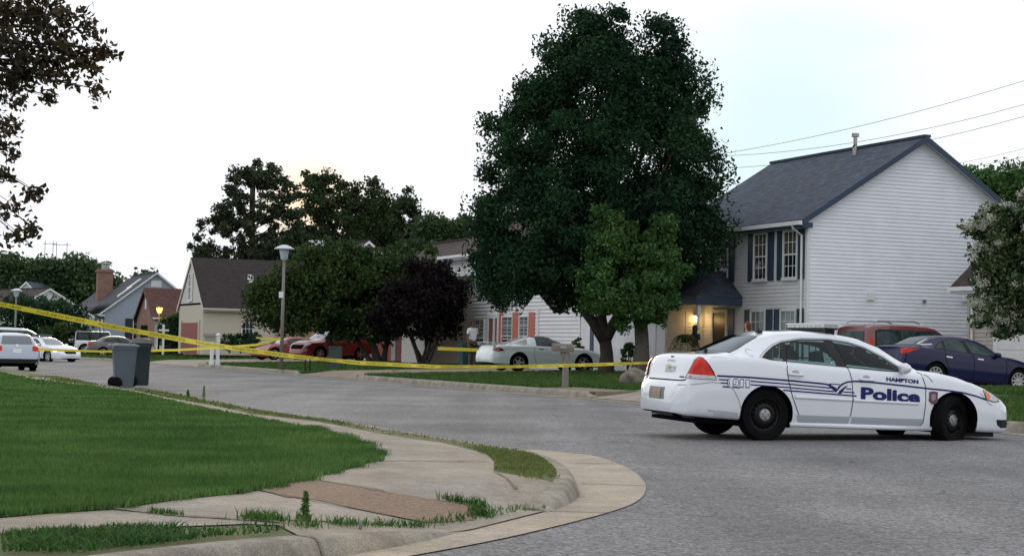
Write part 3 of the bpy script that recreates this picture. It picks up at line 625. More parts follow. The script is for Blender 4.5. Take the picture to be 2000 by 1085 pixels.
dn=MB();dn.tube([(-.2,-.5,EH-.25),(-.2,-.45,EH-.4),(-.22,-.1,EH-.62),(-.22,-.09,.3)],.04,6);dn.build('downspout',WHITEP,H.r)
fr=FR(0,0)
for xc in (-.98,-2.9,-5.55): H.win(fr,xc,EH-2.02,.9,1.62,shut=BLUET,shw=.36)
GC=m_('curtained_glass',(.10,.13,.13),.12,c2=(.20,.24,.235),vs=6)
for xc in (-1.05,-3.0): H.win(fr,xc,.75,1.0,1.6,shut=BLUET,glass=GC,shw=.38)
v=MB();v.fbox(SR(0,0),2.3,2.56,2.72,2.98,.02,.10);v.build('dryer_vent',WHITEP,H.r)
v=MB();v.fbox(SR(0,0),6.1,6.42,2.78,3.08,.02,.12);v.build('dryer_vent',WHITEP,H.r)
v=MB();v.fbox(SR(0,0),4.5,4.62,2.7,2.80,.02,.08);v.build('spigot',METAL,H.r)
p=MB();p.tube([(-3.2,D/2-.5,RZ-.4),(-3.2,D/2-.5,RZ+.48)],.075,12);p.tube([(-3.2,D/2-.5,RZ+.42),(-3.2,D/2-.5,RZ+.54)],.14,12);p.build('flue_pipe',METAL,H.r,60)
# front door and shutter strip
fd=MB();fd.fbox(fr,-6.25,-6.14,.12,2.28,.02,.08);fd.fbox(fr,-5.22,-5.11,.12,2.28,.02,.08);fd.fbox(fr,-6.25,-5.11,2.28,2.4,.02,.085);fd.build('door_frame',WHITEP,H.r)
dd=MB();dd.fbox(fr,-6.14,-5.22,.12,2.28,.0,.045);dd=dd.build('door',m_('dark_door',(.035,.022,.018),.4),H.r)
k=MB();k.lathe([(0,.0),(.03,.005),(.03,.03),(0,.035)],10,'y',(-6.05,-.09,1.1));k.build('door_handle',CHR,dd)
sh=MB();sh.fbox(fr,-5.05,-4.65,.1,2.4,.024,.06);sh.build('shutter',BLUET,H.r)
# garage wing
gx0,gx1,gy=-13.3,-6.85,-1.96
H.wall([(0,0),(1.7,0),(1.7,2.95),(0,2.95)],FR(gx1-1.0,gy),SIDF);H.wall([(0,0),(6.45,0),(6.45,.35),(0,.35)],FR(gx0,gy,2.6),SIDF)
H.wall([(0,0),(.45,0),(.45,2.6),(0,2.6)],FR(gx0,gy),SIDF)
for o_ in [x for x in H.r.children if x.name.startswith('wall')][-3:-2]: o_.location.x=-.0
H.wall([(0,0),(1.96,0),(1.96,2.95),(0,2.95)],SR(gx1,gy),m_('porch_siding',(.62,.58,.50),.6,var=.05))
H.wall([(0,0),(8,0),(8,2.95),(0,2.95)],SL(gx0,6.0),SIDW)
gd=MB();gd.fbox(FR(0,gy),gx0+1.25,gx1-1.12,0,2.35,-.03,.03)
for i in range(4):
    for j in range(4): gd.fbox(FR(0,gy),gx0+1.35+j*1.02,gx0+1.35+j*1.02+.8,.12+i*.56,.12+i*.56+.36,.03,.042)
gd.build('garage_door',WHITEP,H.r)
gt=MB();gt.fbox(FR(0,gy),gx0+.95,gx0+1.25,0,2.65,.0,.06);gt.fbox(FR(0,gy),gx1-1.12,gx1-1.0,0,2.65,.026,.06);gt.fbox(FR(0,gy),gx0+1.25,gx1-1.12,2.35,2.65,.0,.055);gt.build('garage_trim',BLUET,H.r)
H.wall([(0,0),(.5,0),(.5,2.6),(0,2.6)],FR(gx0+.45,gy),SIDF)
gr=MB();gr.add([(gx0-.3,gy-.35,2.85),(gx1+.3,gy-.35,2.85),(gx1+.3,0.6,4.3),(gx0-.3,0.6,4.3),(gx0-.3,gy-.35,2.97),(gx1+.3,gy-.35,2.97),(gx1+.3,0.6,4.42),(gx0-.3,0.6,4.42)],[(0,1,2,3),(7,6,5,4),(0,4,5,1),(1,5,6,2),(2,6,7,3),(3,7,4,0)])
gr.build('garage_roof',ROOFG,H.r,uvbox=True)
cp=MB();cp.box(gx1-.05,gx1+.03,gy-.03,gy+.05,0,2.9);cp.build('corner_post',WHITEP,H.r)
# porch
pf=MB();pf.box(gx1,-3.95,-1.9,-.0,-.02,.1);pf.build('porch_floor',CONC,H.r)
pr_=MB();e=2.6;x0,x1,y0=gx1-.25,-4.1,-1.85
pr_.add([(x0,y0,e+.2),(x1,y0,e+.2),(x1,0,e+.2),(x1-1.35,0,e+1.15),(x0,0,e+1.15),(x0,-.9,e+1.15)],[(0,1,3,5),(1,2,3),(5,3,4)])
pr_.build('porch_roof',ROOFG,H.r,fix=False,uvbox=True)
pb=MB();pb.box(x0+.02,x1-.02,y0+.02,y0+.16,e-.1,e+.18);pb.box(x1-.16,x1-.02,y0+.16,-.02,e-.1,e+.18);pb.box(x0,x1+.02,y0,-.02,e+.19,e+.2+.0);pb.build('porch_beam',BLUET,H.r)
for xx in (-4.25,-6.7):
    po=MB();po.box(xx-.06,xx+.06,-1.74,-1.62,.1,.95);po.box(xx-.06,xx+.06,-1.74,-1.62,2.1,e-.1)
    po.lathe([(.055,.95),(.03,1.0),(.055,1.08),(.035,1.2),(.05,1.5),(.055,1.75),(.035,1.9),(.055,2.0),(.04,2.05),(.055,2.1)],10,'z',(xx,-1.68,0));po.build('porch_post',WHITEP,H.r,40)
pl=MB();pl.lathe([(.0,.27),(.05,.26),(.09,.2)],10,'z',(gx1+.14,-.42,1.98));pl.box(gx1+.0,gx1+.14,-.45,-.39,2.2,2.25);pl=pl.build('porch_lamp',BLACKP,H.r)
bl=MB();bl.lathe([(0,0),(.06,.01),(.085,.08),(.085,.19),(0,.2)],12,'z',(gx1+.14,-.42,1.98));bl.build('lamp_glass',m_('lit_lamp',(1,.7,.3),emit=(1,.72,.28),es=9),pl)
def glow(name,loc,parent,e,c=(1,.62,.25),r=.1):
    l=bpy.data.lights.new(name,'POINT');l.energy=e;l.color=c;l.shadow_soft_size=r;o=bpy.data.objects.new(name,l);COL.objects.link(o);o.location=loc;o.parent=parent;return o
glow('lamp_light',(gx1+.38,-.50,2.0),H.r,5)
# --- neighbour with salmon shutters
hx,hy=2.78-.03,66.5+.1
def along(t,d=0,o=(5.23,60.55)): return (o[0]-.379*t-.925*d,o[1]+.925*t-.379*d)
q=along(6.75,-.12);z2=zlot(*q)-.1
H2=House('white_house','white sided house with salmon pink shutters and brown roof behind the white coupe',q[0],q[1],z2)
E2=5.5-z2;W2=15.0
H2.wall([(0,0),(W2,0),(W2,E2),(0,E2)],FR(-W2,0),SIDF,pitch=.16,lip=.05);H2.wall([(0,0),(8,0),(8,E2),(4,E2+2.2),(0,E2)],SR(0,0),SIDW);H2.wall([(0,0),(8,0),(8,E2),(4,E2+2.2),(0,E2)],SL(-W2,8),SIDW)
H2.roofx(-W2,0,0,8,E2,E2+2.4,ROOFB,ov=.5,rake=.3,trim=WHITEP,gut=WHITEP)
dn=MB();dn.tube([(-W2+.05,-.6,E2-.3),(-W2+.1,-.1,E2-.6),(-W2+.1,-.08,.3)],.05,6);dn.build('downspout',WHITEP,H2.r)
fr=FR(0,0)
def h2x(px):   # where the sight line meets this facade
    r=ray(px,640);o=np.array(q);u=np.array([-.379,.925]);A=np.array([[r[0],-u[0]],[r[1],-u[1]]]);s=np.linalg.solve(A,o);return -s[1]
for a,b in ((958,975),(975,991)): pass
for pxs in ((983,1003),(1017,1034)):
    xa,xb=h2x(pxs[0]),h2x(pxs[1]);H2.win(fr,(xa+xb)/2,.55,abs(xb-xa)+.1,1.75,cols=2,glass=GC)
for pa,pb in ((977,984),(1003,1017),(1035,1046)):
    s_=MB();s_.fbox(fr,h2x(pa),h2x(pb),.4,2.45,.024,.07);s_.build('shutter',PINK,H2.r)
dd=MB();dd.fbox(fr,h2x(957),h2x(966),.1,2.2,.0,.05);dd.fbox(fr,h2x(969),h2x(974),.1,2.2,.0,.05);dd.build('door',m_('rust_door',(.26,.10,.08),.6),H2.r)
df=MB();df.fbox(fr,h2x(955),h2x(957),.1,2.35,.02,.09);df.fbox(fr,h2x(966),h2x(969),.1,2.35,.02,.09);df.fbox(fr,h2x(974),h2x(977),.1,2.35,.02,.09);df.fbox(fr,h2x(955),h2x(977),2.2,2.4,.02,.095);df.build('door_frame',WHITEP,H2.r)
H2.win(fr,h2x(939),.5,1.2,1.7,cols=2,glass=GC)
pd=MB();pd.fbox(fr,h2x(1050),h2x(1054),0,2.6,.02,.07);pd.fbox(fr,h2x(1134),h2x(1137),0,2.6,.02,.07);pd.build('wall_trim',WHITEP,H2.r)
xa=h2x(905);wb=MB()   # little side wing with a lean roof
H2.wall([(0,0),(3.4,0),(3.4,2.6),(0,2.6)],FR(-W2-.6,-2.2),m_('wing_siding',(.50,.48,.45),.6,var=.06));H2.wall([(0,0),(2.2,0),(2.2,3.9),(0,2.6)],SR(-W2+2.8,-2.2),BEIGE)
wb.add([(-W2-.9,-2.6,2.55),(-W2+3.1,-2.6,2.55),(-W2+3.1,-.03,4.1),(-W2-.9,-.03,4.1),(-W2-.9,-2.6,2.67),(-W2+3.1,-2.6,2.67),(-W2+3.1,-.03,4.22),(-W2-.9,-.03,4.22)],[(3,2,1,0),(4,5,6,7),(0,1,5,4),(1,2,6,5),(3,0,4,7),(2,3,7,6)]);wb.build('wing_roof',ROOFB,H2.r,uvbox=True)
# --- third house: salmon garage front, mostly behind the myrtles
q=along(24.0,-.2);z3=zlot(*q)-.1
H3=House('cream_house','house with salmon garage front mostly hidden behind dark crape myrtle',q[0],q[1],z3)
H3.wall([(0,0),(13,0),(13,3.6),(0,3.6)],FR(-13,0),SIDF);H3.wall([(0,0),(9,0),(9,3.6),(4.5,6.6),(0,3.6)],SR(0,0),SIDW);H3.wall([(0,0),(9,0),(9,3.6),(4.5,6.6),(0,3.6)],SL(-13,9),SIDW)
H3.roofx(-13,0,0,9,3.6,6.7,ROOFB,ov=.4,rake=.3,trim=WHITEP,gut=WHITEP)
s_=MB();s_.fbox(FR(0,0),-9.6,-6.6,.1,2.35,.02,.06);s_.fbox(FR(0,0),-5.9,-4.3,.1,2.35,.02,.06);s_.build('garage_door',PINK,H3.r)
s_=MB();s_.fbox(FR(0,0),-6.6,-5.9,.0,2.5,.03,.09);s_.build('trim_post',WHITEP,H3.r)
# --- house behind the dome tree: only its gable peak and a roof vent show
P12=at(586,660,112);z12=zlot(P12[0],P12[1])-.1;r12=at(710,474,116)[2]-z12
H12=House('white_gable_house','house behind the broad dome tree with a white trimmed gable peak above it',P12[0],112,z12)
H12.wall([(0,0),(9,0),(9,4.2),(4.5,r12-.2),(0,4.2)],SR(0,0),BEIGE,pitch=.15);H12.wall([(0,0),(14,0),(14,4.2),(0,4.2)],FR(-14,0),BEIGE,pitch=.15)
H12.roofx(-14,0,0,9,4.2,r12-.1,ROOFB,ov=.4,rake=.35,trim=WHITEP,gut=WHITEP)
vb=MB();vb.box(-11.6,-10.8,3.6,4.6,r12-1,r12+.55);vb.build('roof_vent',WHITEP,H12.r)
# --- cream brick house with steep dark roof
def win_at(px,Y): r=at(px,640,Y);return r
P4=at(396,640,103);z4=zlot(P4[0],P4[1])-.25;z4=1.15-(690-659.5)/33*1-.0+.02
H4=House('cream_house','cream brick house with steep dark brown gable roof and red garage door',P4[0],103,z4-.1)
CRB=m_('painted_brick',(.52,.47,.39),.85,var=.07,vs=18,bump=.4,bs=25)
w4=7.4;l4=12.5;e4=3.05;r4=5.95
H4.wall([(0,0),(w4,0),(w4,e4),(0,e4)],FR(-w4,0),CRB,pitch=None);H4.wall([(0,0),(w4,0),(w4/2,r4-e4-.2)],FR(-w4,-.02,e4+.12),m_('gable_plaster',(.55,.53,.48),.8,var=.05),pitch=None)
H4.wall([(0,0),(l4,0),(l4,e4),(0,e4)],SR(0,0),CRB,pitch=None);H4.wall([(0,0),(l4,0),(l4,e4),(0,e4)],SL(-w4,l4),CRB,pitch=None);H4.wall([(0,0),(w4,0),(w4,e4),(w4/2,r4),(0,e4)],BK(0,l4),CRB,pitch=None)
H4.roofy(-w4,0,0,l4,e4,r4,shingle('very_dark_shingles',(.024,.017,.017)),ov=.35,rake=.1,trim=m_('rake_cream',(.55,.52,.46),.6),gut=m_('cream_gutter',(.48,.45,.40),.5))
H4.win(FR(-w4/2,-.02),0,e4+.3,1.1,1.7,cols=2,glass=GLW)
H4.box('garage_door',m_('dull_red_door',(.22,.04,.03),.6),-w4+1.2,-1.0,-.06,.02,0,1.95);H4.box('door_trim',CREAM,-w4+.95,-w4+1.2,-.1,.0,0,2.1);H4.box('door_trim',CREAM,-1.0,-.75,-.1,.0,0,2.1)
H4.win(SR(0,0),2.75,.35,.75,1.7,cols=3,glass=GLW)
H4.win(SR(0,0),8.2,.5,.9,1.5,cols=2,glass=GLW)
H4.wall([(0,0),(4,0),(4,2.6),(0,2.6)],SR(.15,4.6),TANB,pitch=None,name='brick_wall');H4.box('roof_vent',WHITEP,-.9,-.65,2.9,3.2,4.5,5.0)
# --- red brick cottage
P5=at(302,640,132);z5=1.15-(690-658)/25.0
H5=House('brick_house','small brick house with red brown roof left of the cream brick house',P5[0],132,z5)
H5.wall([(0,0),(8,0),(8,2.9),(0,2.9)],FR(-8,0),BRICK,pitch=None);H5.wall([(0,0),(8,0),(4,2.2)],FR(-8,0,2.9),BRICK,pitch=None);H5.wall([(0,0),(7,0),(7,2.9),(0,2.9)],SR(0,0),m_('pale_green_siding',(.36,.42,.38),.7,var=.06))
H5.roofy(-8,0,0,7,2.9,5.1,ROOFR,ov=.3,rake=.25,trim=m_('dark_red_trim',(.10,.03,.028),.6),gut=WHITEP)
H5.box('doorway',DARK,-6,-3,-.03,.02,0,2.2);H5.box('gable_vent',WHITEP,-4.25,-3.75,-.05,.0,3.5,4.4)
H5.wall([(0,0),(10,0),(10,3.4),(0,3.4)],FR(-4.5,7),BRICK,pitch=None)
H5.roofx(-4.5,5.5,7,14,3.4,6.3,ROOFR,ov=.3,rake=.2,trim=m_('dark_red_trim2',(.10,.03,.028),.6))
mm=MB();mm.prism([(-3.2,6.2,4.3),(-1.0,6.2,4.3),(-2.1,6.2,5.7)],(0,1.5,0));mm.build('small_gable',WHITEP,H5.r)
# --- blue grey house
P6=at(203,640,160);z6=1.15-(685-656)/20.6+.1
H6=House('blue_grey_house','blue grey sided house with long grey roof and white rake boards',P6[0],160,z6)
e6=3.7;r6=7.4;d6=9.6
H6.wall([(0,0),(d6,0),(d6,e6),(d6/2,r6),(0,e6)],SR(0,0),SIDB,pitch=.15);H6.wall([(0,0),(13,0),(13,e6),(0,e6)],FR(-13,0),SIDB,pitch=.15);H6.wall([(0,0),(d6,0),(d6,e6),(d6/2,r6),(0,e6)],SL(-13,d6),SIDB,pitch=.15)
H6.roofx(-13,0,0,d6,e6,r6,ROOFD,ov=.5,rake=.35,trim=WHITEP,gut=WHITEP)
H6.win(SR(0,0),3.6,1.0,1.8,2.0,shut=m_('dark_shutter',(.02,.025,.035),.6),shw=.7,cols=3,glass=GLW)
H6.win(SR(0,0),7.2,3.6+.5,1.3,.85,cols=2,glass=GLW,split=False)
H6.box('gable_vent',WHITEP,.0,.06,4.3,5.3,6.1,6.7)
for k,xx in enumerate((-1.2,-3.4,-6.4)): H6.win(FR(0,0),xx,1.0,1.6,1.9,cols=2,glass=GLW)
pl6=H6.box('wall_lamp',m_('lit_wall_lamp',(1,.8,.5),emit=(1,.86,.6),es=7),.03,.22,6.5,6.75,1.9,2.25)
# porch roof in front
pm=MB();pm.add([(-9,-2.4,3.35),(-.3,-2.4,3.35),(-.3,.3,4.6),(-9,.3,4.6)],[(0,1,2,3)]);pm.add([(-9,-2.4,3.2),(-.3,-2.4,3.2),(-.3,-2.4,3.35),(-9,-2.4,3.35)],[(0,1,2,3)]);pm.build('porch_roof',ROOFD,H6.r,fix=False,uvbox=True)
for k in range(2):
    sk_=MB();sl=(r6-e6)/(d6/2)
    ya=1.6+k*1.0;sk_.prism([(-3.0-k*.9,ya,e6+sl*ya+.15),(-2.2-k*.9,ya,e6+sl*ya+.15),(-2.2-k*.9,ya+1.3,e6+sl*(ya+1.3)+.15),(-3.0-k*.9,ya+1.3,e6+sl*(ya+1.3)+.15)],(0,0,.12));sk_.build('skylight',WHITEP,H6.r)
# house with chimney, left of it
P7=at(158,640,172);z7=z6
H7=House('grey_roof_house','house with wide brick chimney and white rakes behind the blue grey house',P7[0]-.9,172,z7-1.2)
H7.wall([(0,0),(9,0),(9,3.6),(4.5,7.3),(0,3.6)],SR(0,0),SIDB,pitch=.15);H7.wall([(0,0),(14,0),(14,3.6),(0,3.6)],FR(-14,0),SIDB,pitch=.15)
H7.roofx(-14,0,0,9,3.6,7.3,ROOFD,ov=.4,rake=.3,trim=WHITEP,gut=WHITEP)
ch=MB();ch.box(-.2,1.0,2.3,3.8,0,9.3);ch.box(-.32,1.12,2.18,3.92,9.0,9.2);cho=ch.build('chimney',BRICK,H7.r,uvbox=True)
cc_=MB();cc_.lathe([(.35,9.3),(.35,9.8),(.5,9.85),(.5,9.95),(0,10)],12,'z',(.4,3.05,0));cc_.build('chimney_cap',METAL,cho)
# low grey roofed houses farther left
P8=at(170,640,185);H8b=House('grey_roof_house','long low house with charcoal roof behind the dark shrubs at the far left',P8[0],185,z7)
H8b.wall([(0,0),(22,0),(22,3.2),(0,3.2)],FR(-22,0),SIDB,pitch=.2);H8b.wall([(0,0),(8,0),(8,3.2),(4,6.3),(0,3.2)],SR(0,0),SIDB,pitch=.2)
H8b.roofx(-22,0,0,8,3.2,6.4,ROOFD,ov=.4,rake=.3,trim=m_('dark_trim',(.05,.05,.06),.6))
H8b.win(FR(0,0),-4,1,1.6,1.6,cols=2,glass=GLW)
P9=at(112,600,215);H9=House('white_gable_house','distant house whose small white gable shows above the charcoal roof',P9[0],215,z7,0)
H9.wall([(0,0),(8,0),(8,4),(4,7.9),(0,4)],FR(-8,0),WHITEP,pitch=None)
H9.roofy(-8,0,0,10,4,7.9,ROOFG,ov=.4,rake=.3,trim=WHITEP)
H9.win(FR(0,0),-4,1.4,1.2,1.4,cols=2)
P10=at(10,640,150);H10=House('brown_roof_house','brown roofed house at the extreme left edge',P10[0],150,z6,math.radians(-50))
H10.wall([(0,0),(10,0),(10,3.2),(0,3.2)],FR(-10,0),WHITEP,pitch=None);H10.wall([(0,0),(8,0),(8,3.2),(4,5.4),(0,3.2)],SR(0,0),WHITEP,pitch=None)
H10.roofx(-10,0,0,8,3.2,5.4,ROOFB,ov=.4,rake=.3,trim=WHITEP)
H10.win(SR(0,0),4,1,1.2,1.4,cols=2)
# --- beige house at the right edge
P11=(14.5,53.5);z11=zlot(*P11)-.1
H11=House('beige_house','beige sided house with garage door at the right edge behind flowering tree',P11[0],P11[1],z11)
BG2=m_('tan_siding',(.42,.39,.36),.6,var=.05)
e11=3.62-z11
# its far end is at the origin; it runs towards +x (towards the camera side)
H11.wall([(0,0),(1.25,0),(1.25,e11),(0,e11)],FR(0,0),BG2);H11.wall([(0,0),(7.4,0),(7.4,e11-2.3),(0,e11-2.3)],FR(1.25,0,2.3),BG2);H11.wall([(0,0),(1,0),(1,2.3),(0,2.3)],FR(7.65,0),BG2)
H11.wall([(0,0),(8,0),(8,e11),(0,e11)],SL(0,8),BG2);H11.wall([(0,0),(8,0),(8,e11),(4,e11+3.4),(0,e11)],SR(8.65,0),BG2)
H11.roofx(0,8.65,0,8,e11,e11+3.6,ROOFB,ov=.45,rake=.35,trim=WHITEP,gut=WHITEP)
gd=MB();gd.fbox(FR(0,0),1.45,6.6,0,2.2,-.02,.02)
for i in range(4): gd.fbox(FR(0,0),1.5,6.55,.03+i*.55,.5+i*.55,.02,.035)
gd.build('garage_door',WHITEP,H11.r);H11.box('garage_trim',WHITEP,1.25,1.45,-.05,.03,0,2.3);H11.box('garage_trim',WHITEP,6.6,6.8,-.05,.03,0,2.3)
H11.box('corner_post',BG2,-.04,.08,-.05,.07,0,e11-.2)
dn=MB();dn.tube([(.2,-.5,e11-.35),(.25,-.1,e11-.6),(.25,-.08,.2)],.04,6);dn.build('downspout',WHITEP,H11.r)
H11.wall([(0,0),(6,0),(6,3.5),(3,6.6),(0,3.5)],FR(1.9,2.2,e11-.9),BG2);
um=MB()
for sx in (-1,1): um.prism([(4.9,1.75,e11+5.95),(4.9+sx*3.5,1.75,e11+2.3),(4.9+sx*3.5,1.75,e11+2.05),(4.9,1.75,e11+5.55)],(0,6,0))
um.build('upper_roof',WHITEP,H11.r);um=MB()
for sx in (-1,1): um.prism([(4.9,1.7,e11+6.06),(4.9+sx*3.55,1.7,e11+2.38),(4.9+sx*3.52,1.7,e11+2.30),(4.9,1.7,e11+5.97)],(0,6.1,0))
um.build('upper_shingles',ROOFD,H11.r)
# ---------------------------------------------------------------- trees
LEAFD=m_('dark_leaves',(.012,.038,.020),.6,c2=(.032,.075,.032),vs=.55,rnd=.32,trans=.22,spec=.08)
LEAFL=m_('light_leaves',(.045,.11,.038),.55,c2=(.10,.19,.055),vs=1.0,rnd=.35,trans=.3,spec=.12)
LEAFP=m_('purple_leaves',(.012,.008,.012),.6,c2=(.020,.017,.016),vs=1.2,rnd=.35,trans=.15,spec=.06)
LEAFG=m_('round_tree_leaves',(.020,.042,.016),.55,c2=(.065,.10,.03),vs=.7,rnd=.35,trans=.22,spec=.06)
LEAFB=m_('background_leaves',(.030,.052,.024),.6,c2=(.065,.095,.038),vs=.25,rnd=.4,trans=.25,spec=.05)
LEAFW=m_('far_leaves',(.04,.075,.034),.6,c2=(.085,.135,.05),vs=.2,rnd=.35,trans=.2,spec=.2)
LEAFF=m_('foreground_leaves',(.022,.024,.014),.5,c2=(.075,.048,.018),vs=1.5,rnd=.4,trans=.3,spec=.3)
PINEM=m_('pine_needles',(.028,.045,.024),.6,c2=(.055,.075,.034),vs=.6,rnd=.4,trans=.2,spec=.2)
def leafmesh(name,C,size,parent,m,asp=.55,up=.3):
    n=len(C);s=size*rng.uniform(.6,1.35,n)
    d=rng.normal(0,1,(n,3));d[:,2]-=.25;d/=np.linalg.norm(d,axis=1)[:,None]
    w=rng.normal(0,1,(n,3));w-=d*(w*d).sum(1)[:,None];w/=np.linalg.norm(w,axis=1)[:,None]
    nn=np.cross(d,w)
    a=C-d*s[:,None]*.5;b=C+w*(s*asp*.5)[:,None]+nn*(s*.08)[:,None];c=C+d*s[:,None]*.5;e=C-w*(s*asp*.5)[:,None]+nn*(s*.08)[:,None]
    V=np.stack([a,b,c,e],1).reshape(-1,3);i=np.arange(n)*4
    return link(name,npmesh(name,V,np.stack([i,i+1,i+2,i+3],1)),m,parent)
def crownpts(blobs,ncl,nleaf,cr,shell=.55,low=None,fl=.8):
    """blobs (x,y,z,rx,ry,rz); returns leaf centres, clump centres"""
    wt=np.array([b[3]*b[4]*b[5] for b in blobs])**.7;wt/=wt.sum();C=[]
    while len(C)<ncl:
        b=blobs[rng.choice(len(blobs),p=wt)];v=rng.normal(0,1,3);v/=np.linalg.norm(v);r=rng.uniform(shell**3,1)**(1/3)
        C.append([b[0]+v[0]*r*b[3],b[1]+v[1]*r*b[4],b[2]+v[2]*r*b[5]])
    C=np.array(C);k=nleaf//ncl
    szs=rng.uniform(.55,1.4,ncl)*cr
    P=np.repeat(C,k,0)+np.clip(rng.normal(0,.5,(ncl*k,3)),-.95,.95)*np.repeat(szs,k)[:,None]*np.array([1,1,fl])
    return P,C
def tree(name,label,base,th,tr,blobs,ncl,nleaf,cr,ls,lm,bm=BARK,forks=None,cat='tree',group=None,shell=.55,nbr=14,lean=(0,0),low=None,stems=None,cut=None):
    r=empty(name,base,0,label,cat,group);mb=MB()
    P,C=crownpts(blobs,ncl,nleaf,cr,shell)
    if cut is not None: P=P[cut(P)]
    st=stems or [((0,0),(lean[0],lean[1]),1.)]
    tops=[]
    for (bx,by),(tx,ty),sc_ in st:
        R=tr*sc_;pts=[];rs=[]
        for i in range(7):
            t=i/6;pts.append((bx+(tx-bx)*t+math.sin(t*5+bx*9)*R*.35,by+(ty-by)*t,-.15+(th+.15)*t));rs.append(R*(1.35 if i==0 else (1.08 if i==1 else 1-.3*t)))
        mb.tube(pts,rs,12);tops.append((np.array(pts[-1]),rs[-1],np.array(pts[-3])))
    idx=rng.choice(len(C),min(nbr,len(C)),replace=False)
    for j,i in enumerate(idx):
        tp,rr,lowp=tops[j%len(tops)];c=C[i];s0=tp if j%3 else lowp+(tp-lowp)*.6
        if th>10: zc_=max(.25*th,min(th-.3,c[2]-.9));s0=np.array([0,0,zc_]);rr=tops[0][1]*(.9-.45*zc_/th)
        mid=s0+(c-s0)*.5+np.array([0,0,.08*np.linalg.norm(c-s0)])+rng.normal(0,.1,3)
        mid1=s0+(mid-s0)*.45+rng.normal(0,.05,3)
        mb.tube([s0,mid1,mid,c],[rr*.62,rr*.45,rr*.28,rr*.07],7)
    if forks:
        for f in forks: mb.tube([p[:3] for p in f],[p[3] for p in f],10)
    mb.build('trunk',bm,r,True)
    leafmesh('crown',P,ls,r,lm)
    return r
def lotY(px,Y): q=at(px,690,Y);return (q[0],Y)
def lot(px,py):
    p=None;h=.3
    for i in range(6):
        p=gp(px,py,h);h=hlot(*p)
    return p
# big maple: trunk at px 1180
TA=(3.25,58.0);zA=zlot(*TA)
def Z(py,Y,px=1150): return at(px,py,Y)[2]
def X(px,Y): return at(px,640,Y)[0]
def B(px,py,rx,ry,Y,dY=0,base=None,zb=0,dep=None):
    """crown lobe given by where it shows and how big, at distance Y"""
    p=at(px,py,Y+dY);s=(Y+dY)/FP;return (p[0]-base[0],p[1]-base[1],p[2]-zb,rx*s,(dep if dep else rx*s),ry*s)
b_=lambda *a,**k:B(*a,58,**k,base=TA,zb=zA)
big=[b_(1050,205,55,60),b_(1335,150,38,50),b_(1095,135,62,80),b_(1225,160,90,75),b_(1325,200,55,85),b_(1020,270,75,85),b_(1170,60,70,40),b_(1285,95,50,50),b_(1160,180,110,150),b_(1175,100,62,75),b_(1290,170,65,130),b_(1100,300,140,150),b_(1240,330,150,160),b_(1060,460,135,120),b_(1180,430,190,130),b_(1330,440,88,110),b_(975,530,72,75),b_(1090,545,170,62),b_(1350,330,62,80),b_(960,400,45,75),b_(1290,520,95,70,dY=2)]
tree('maple_tree','very large dark green maple with two lobed crown dominating the yard',(TA[0],TA[1],zA),2.3,.255,big,900,210000,.52,.140,LEAFD,shell=.35,nbr=30,lean=(-.1,0),cut=lambda P:(P[:,2]>at(1150,612,58)[2]-zA+.45*np.sin(P[:,0]*2.1)+.2*np.sin(P[:,0]*5+1)-.18*np.abs(P[:,0])*0),
  forks=[[(0,0,1.15,.24),(-.45,0,1.8,.18),(-1.0,.1,2.45,.145),(-1.8,.2,3.2,.11),(-2.8,.2,4.3,.06)],[(0,0,1.2,.22),(.4,-.1,2.0,.16),(.8,0,3.2,.10)],[(-.2,0,2.2,.12),(-.9,-.3,2.75,.08),(-1.9,-.5,3.0,.04)],[(-.1,0,2.0,.24),(-.2,0,4.0,.2),(.1,0,7.0,.14),(.2,0,10,.06)],[(-.05,0,2.1,.18),(-.6,.2,3.7,.13),(-.9,.1,6,.08)]])
# extra drooping fringe
TB=(4.3,56.5);zB=zlot(*TB);b_=lambda *a,**k:B(*a,55.5,**k,base=TB,zb=zB)
tree('young_maple_tree','smaller lighter green tree with thick grey trunk in front of the big maple',(TB[0],TB[1],zB),3.2,.27,[b_(1180,480,42,70),b_(1265,500,52,70),b_(1200,560,75,60),b_(1280,570,62,60),b_(1235,610,70,32),b_(1310,530,35,45),b_(1178,440,22,38),b_(1290,450,26,34),b_(1215,470,26,40)],200,36000,.30,.13,LEAFL,bm=BARKG,shell=.3,nbr=10,cut=lambda P:(P[:,2]>at(1235,645,55.5)[2]-zB+.3*np.sin(P[:,0]*4)))
# crape myrtle, dark purple, many stems
q=lotY(828,76);q=(q[0],q[1]);TC=q;zC=zlot(*q);Yc=q[1];b_=lambda *a,**k:B(*a,Yc,**k,base=TC,zb=zC)
st=[((.05*i-.2,0),(math.cos(i*1.3)*.9,math.sin(i*2.1)*.6),.55+.1*(i%3)) for i in range(8)]
tree('crape_myrtle','dark purple leaved crape myrtle with many slender stems',(q[0],q[1],zC),1.7,.10,[b_(830,600,82,62),b_(800,560,50,45),b_(870,590,48,50),b_(770,610,45,45),b_(840,545,45,32)],170,26000,.45,.17,LEAFP,stems=st,shell=.3,nbr=18,cat='small tree')
q=lotY(738,86);TD=q;zD=zlot(*q);Yd=q[1];b_=lambda *a,**k:B(*a,Yd,**k,base=TD,zb=zD)
tree('round_tree','broad dark green dome shaped tree behind the street lamp',(q[0],q[1],zD),1.8,.22,[b_(640,560,90,75),b_(560,585,72,50),b_(700,560,100,70),b_(770,560,70,60),b_(655,515,62,42),b_(735,520,50,36),b_(620,615,110,32),b_(720,625,90,40),b_(830,520,40,32),b_(510,600,35,28)],420,60000,.62,.22,LEAFG,shell=.3,nbr=22,stems=[((0,0),(-.6,0),1),((.2,.1),(.7,.2),.7),((-.2,0),(-1.6,.1),.6)])
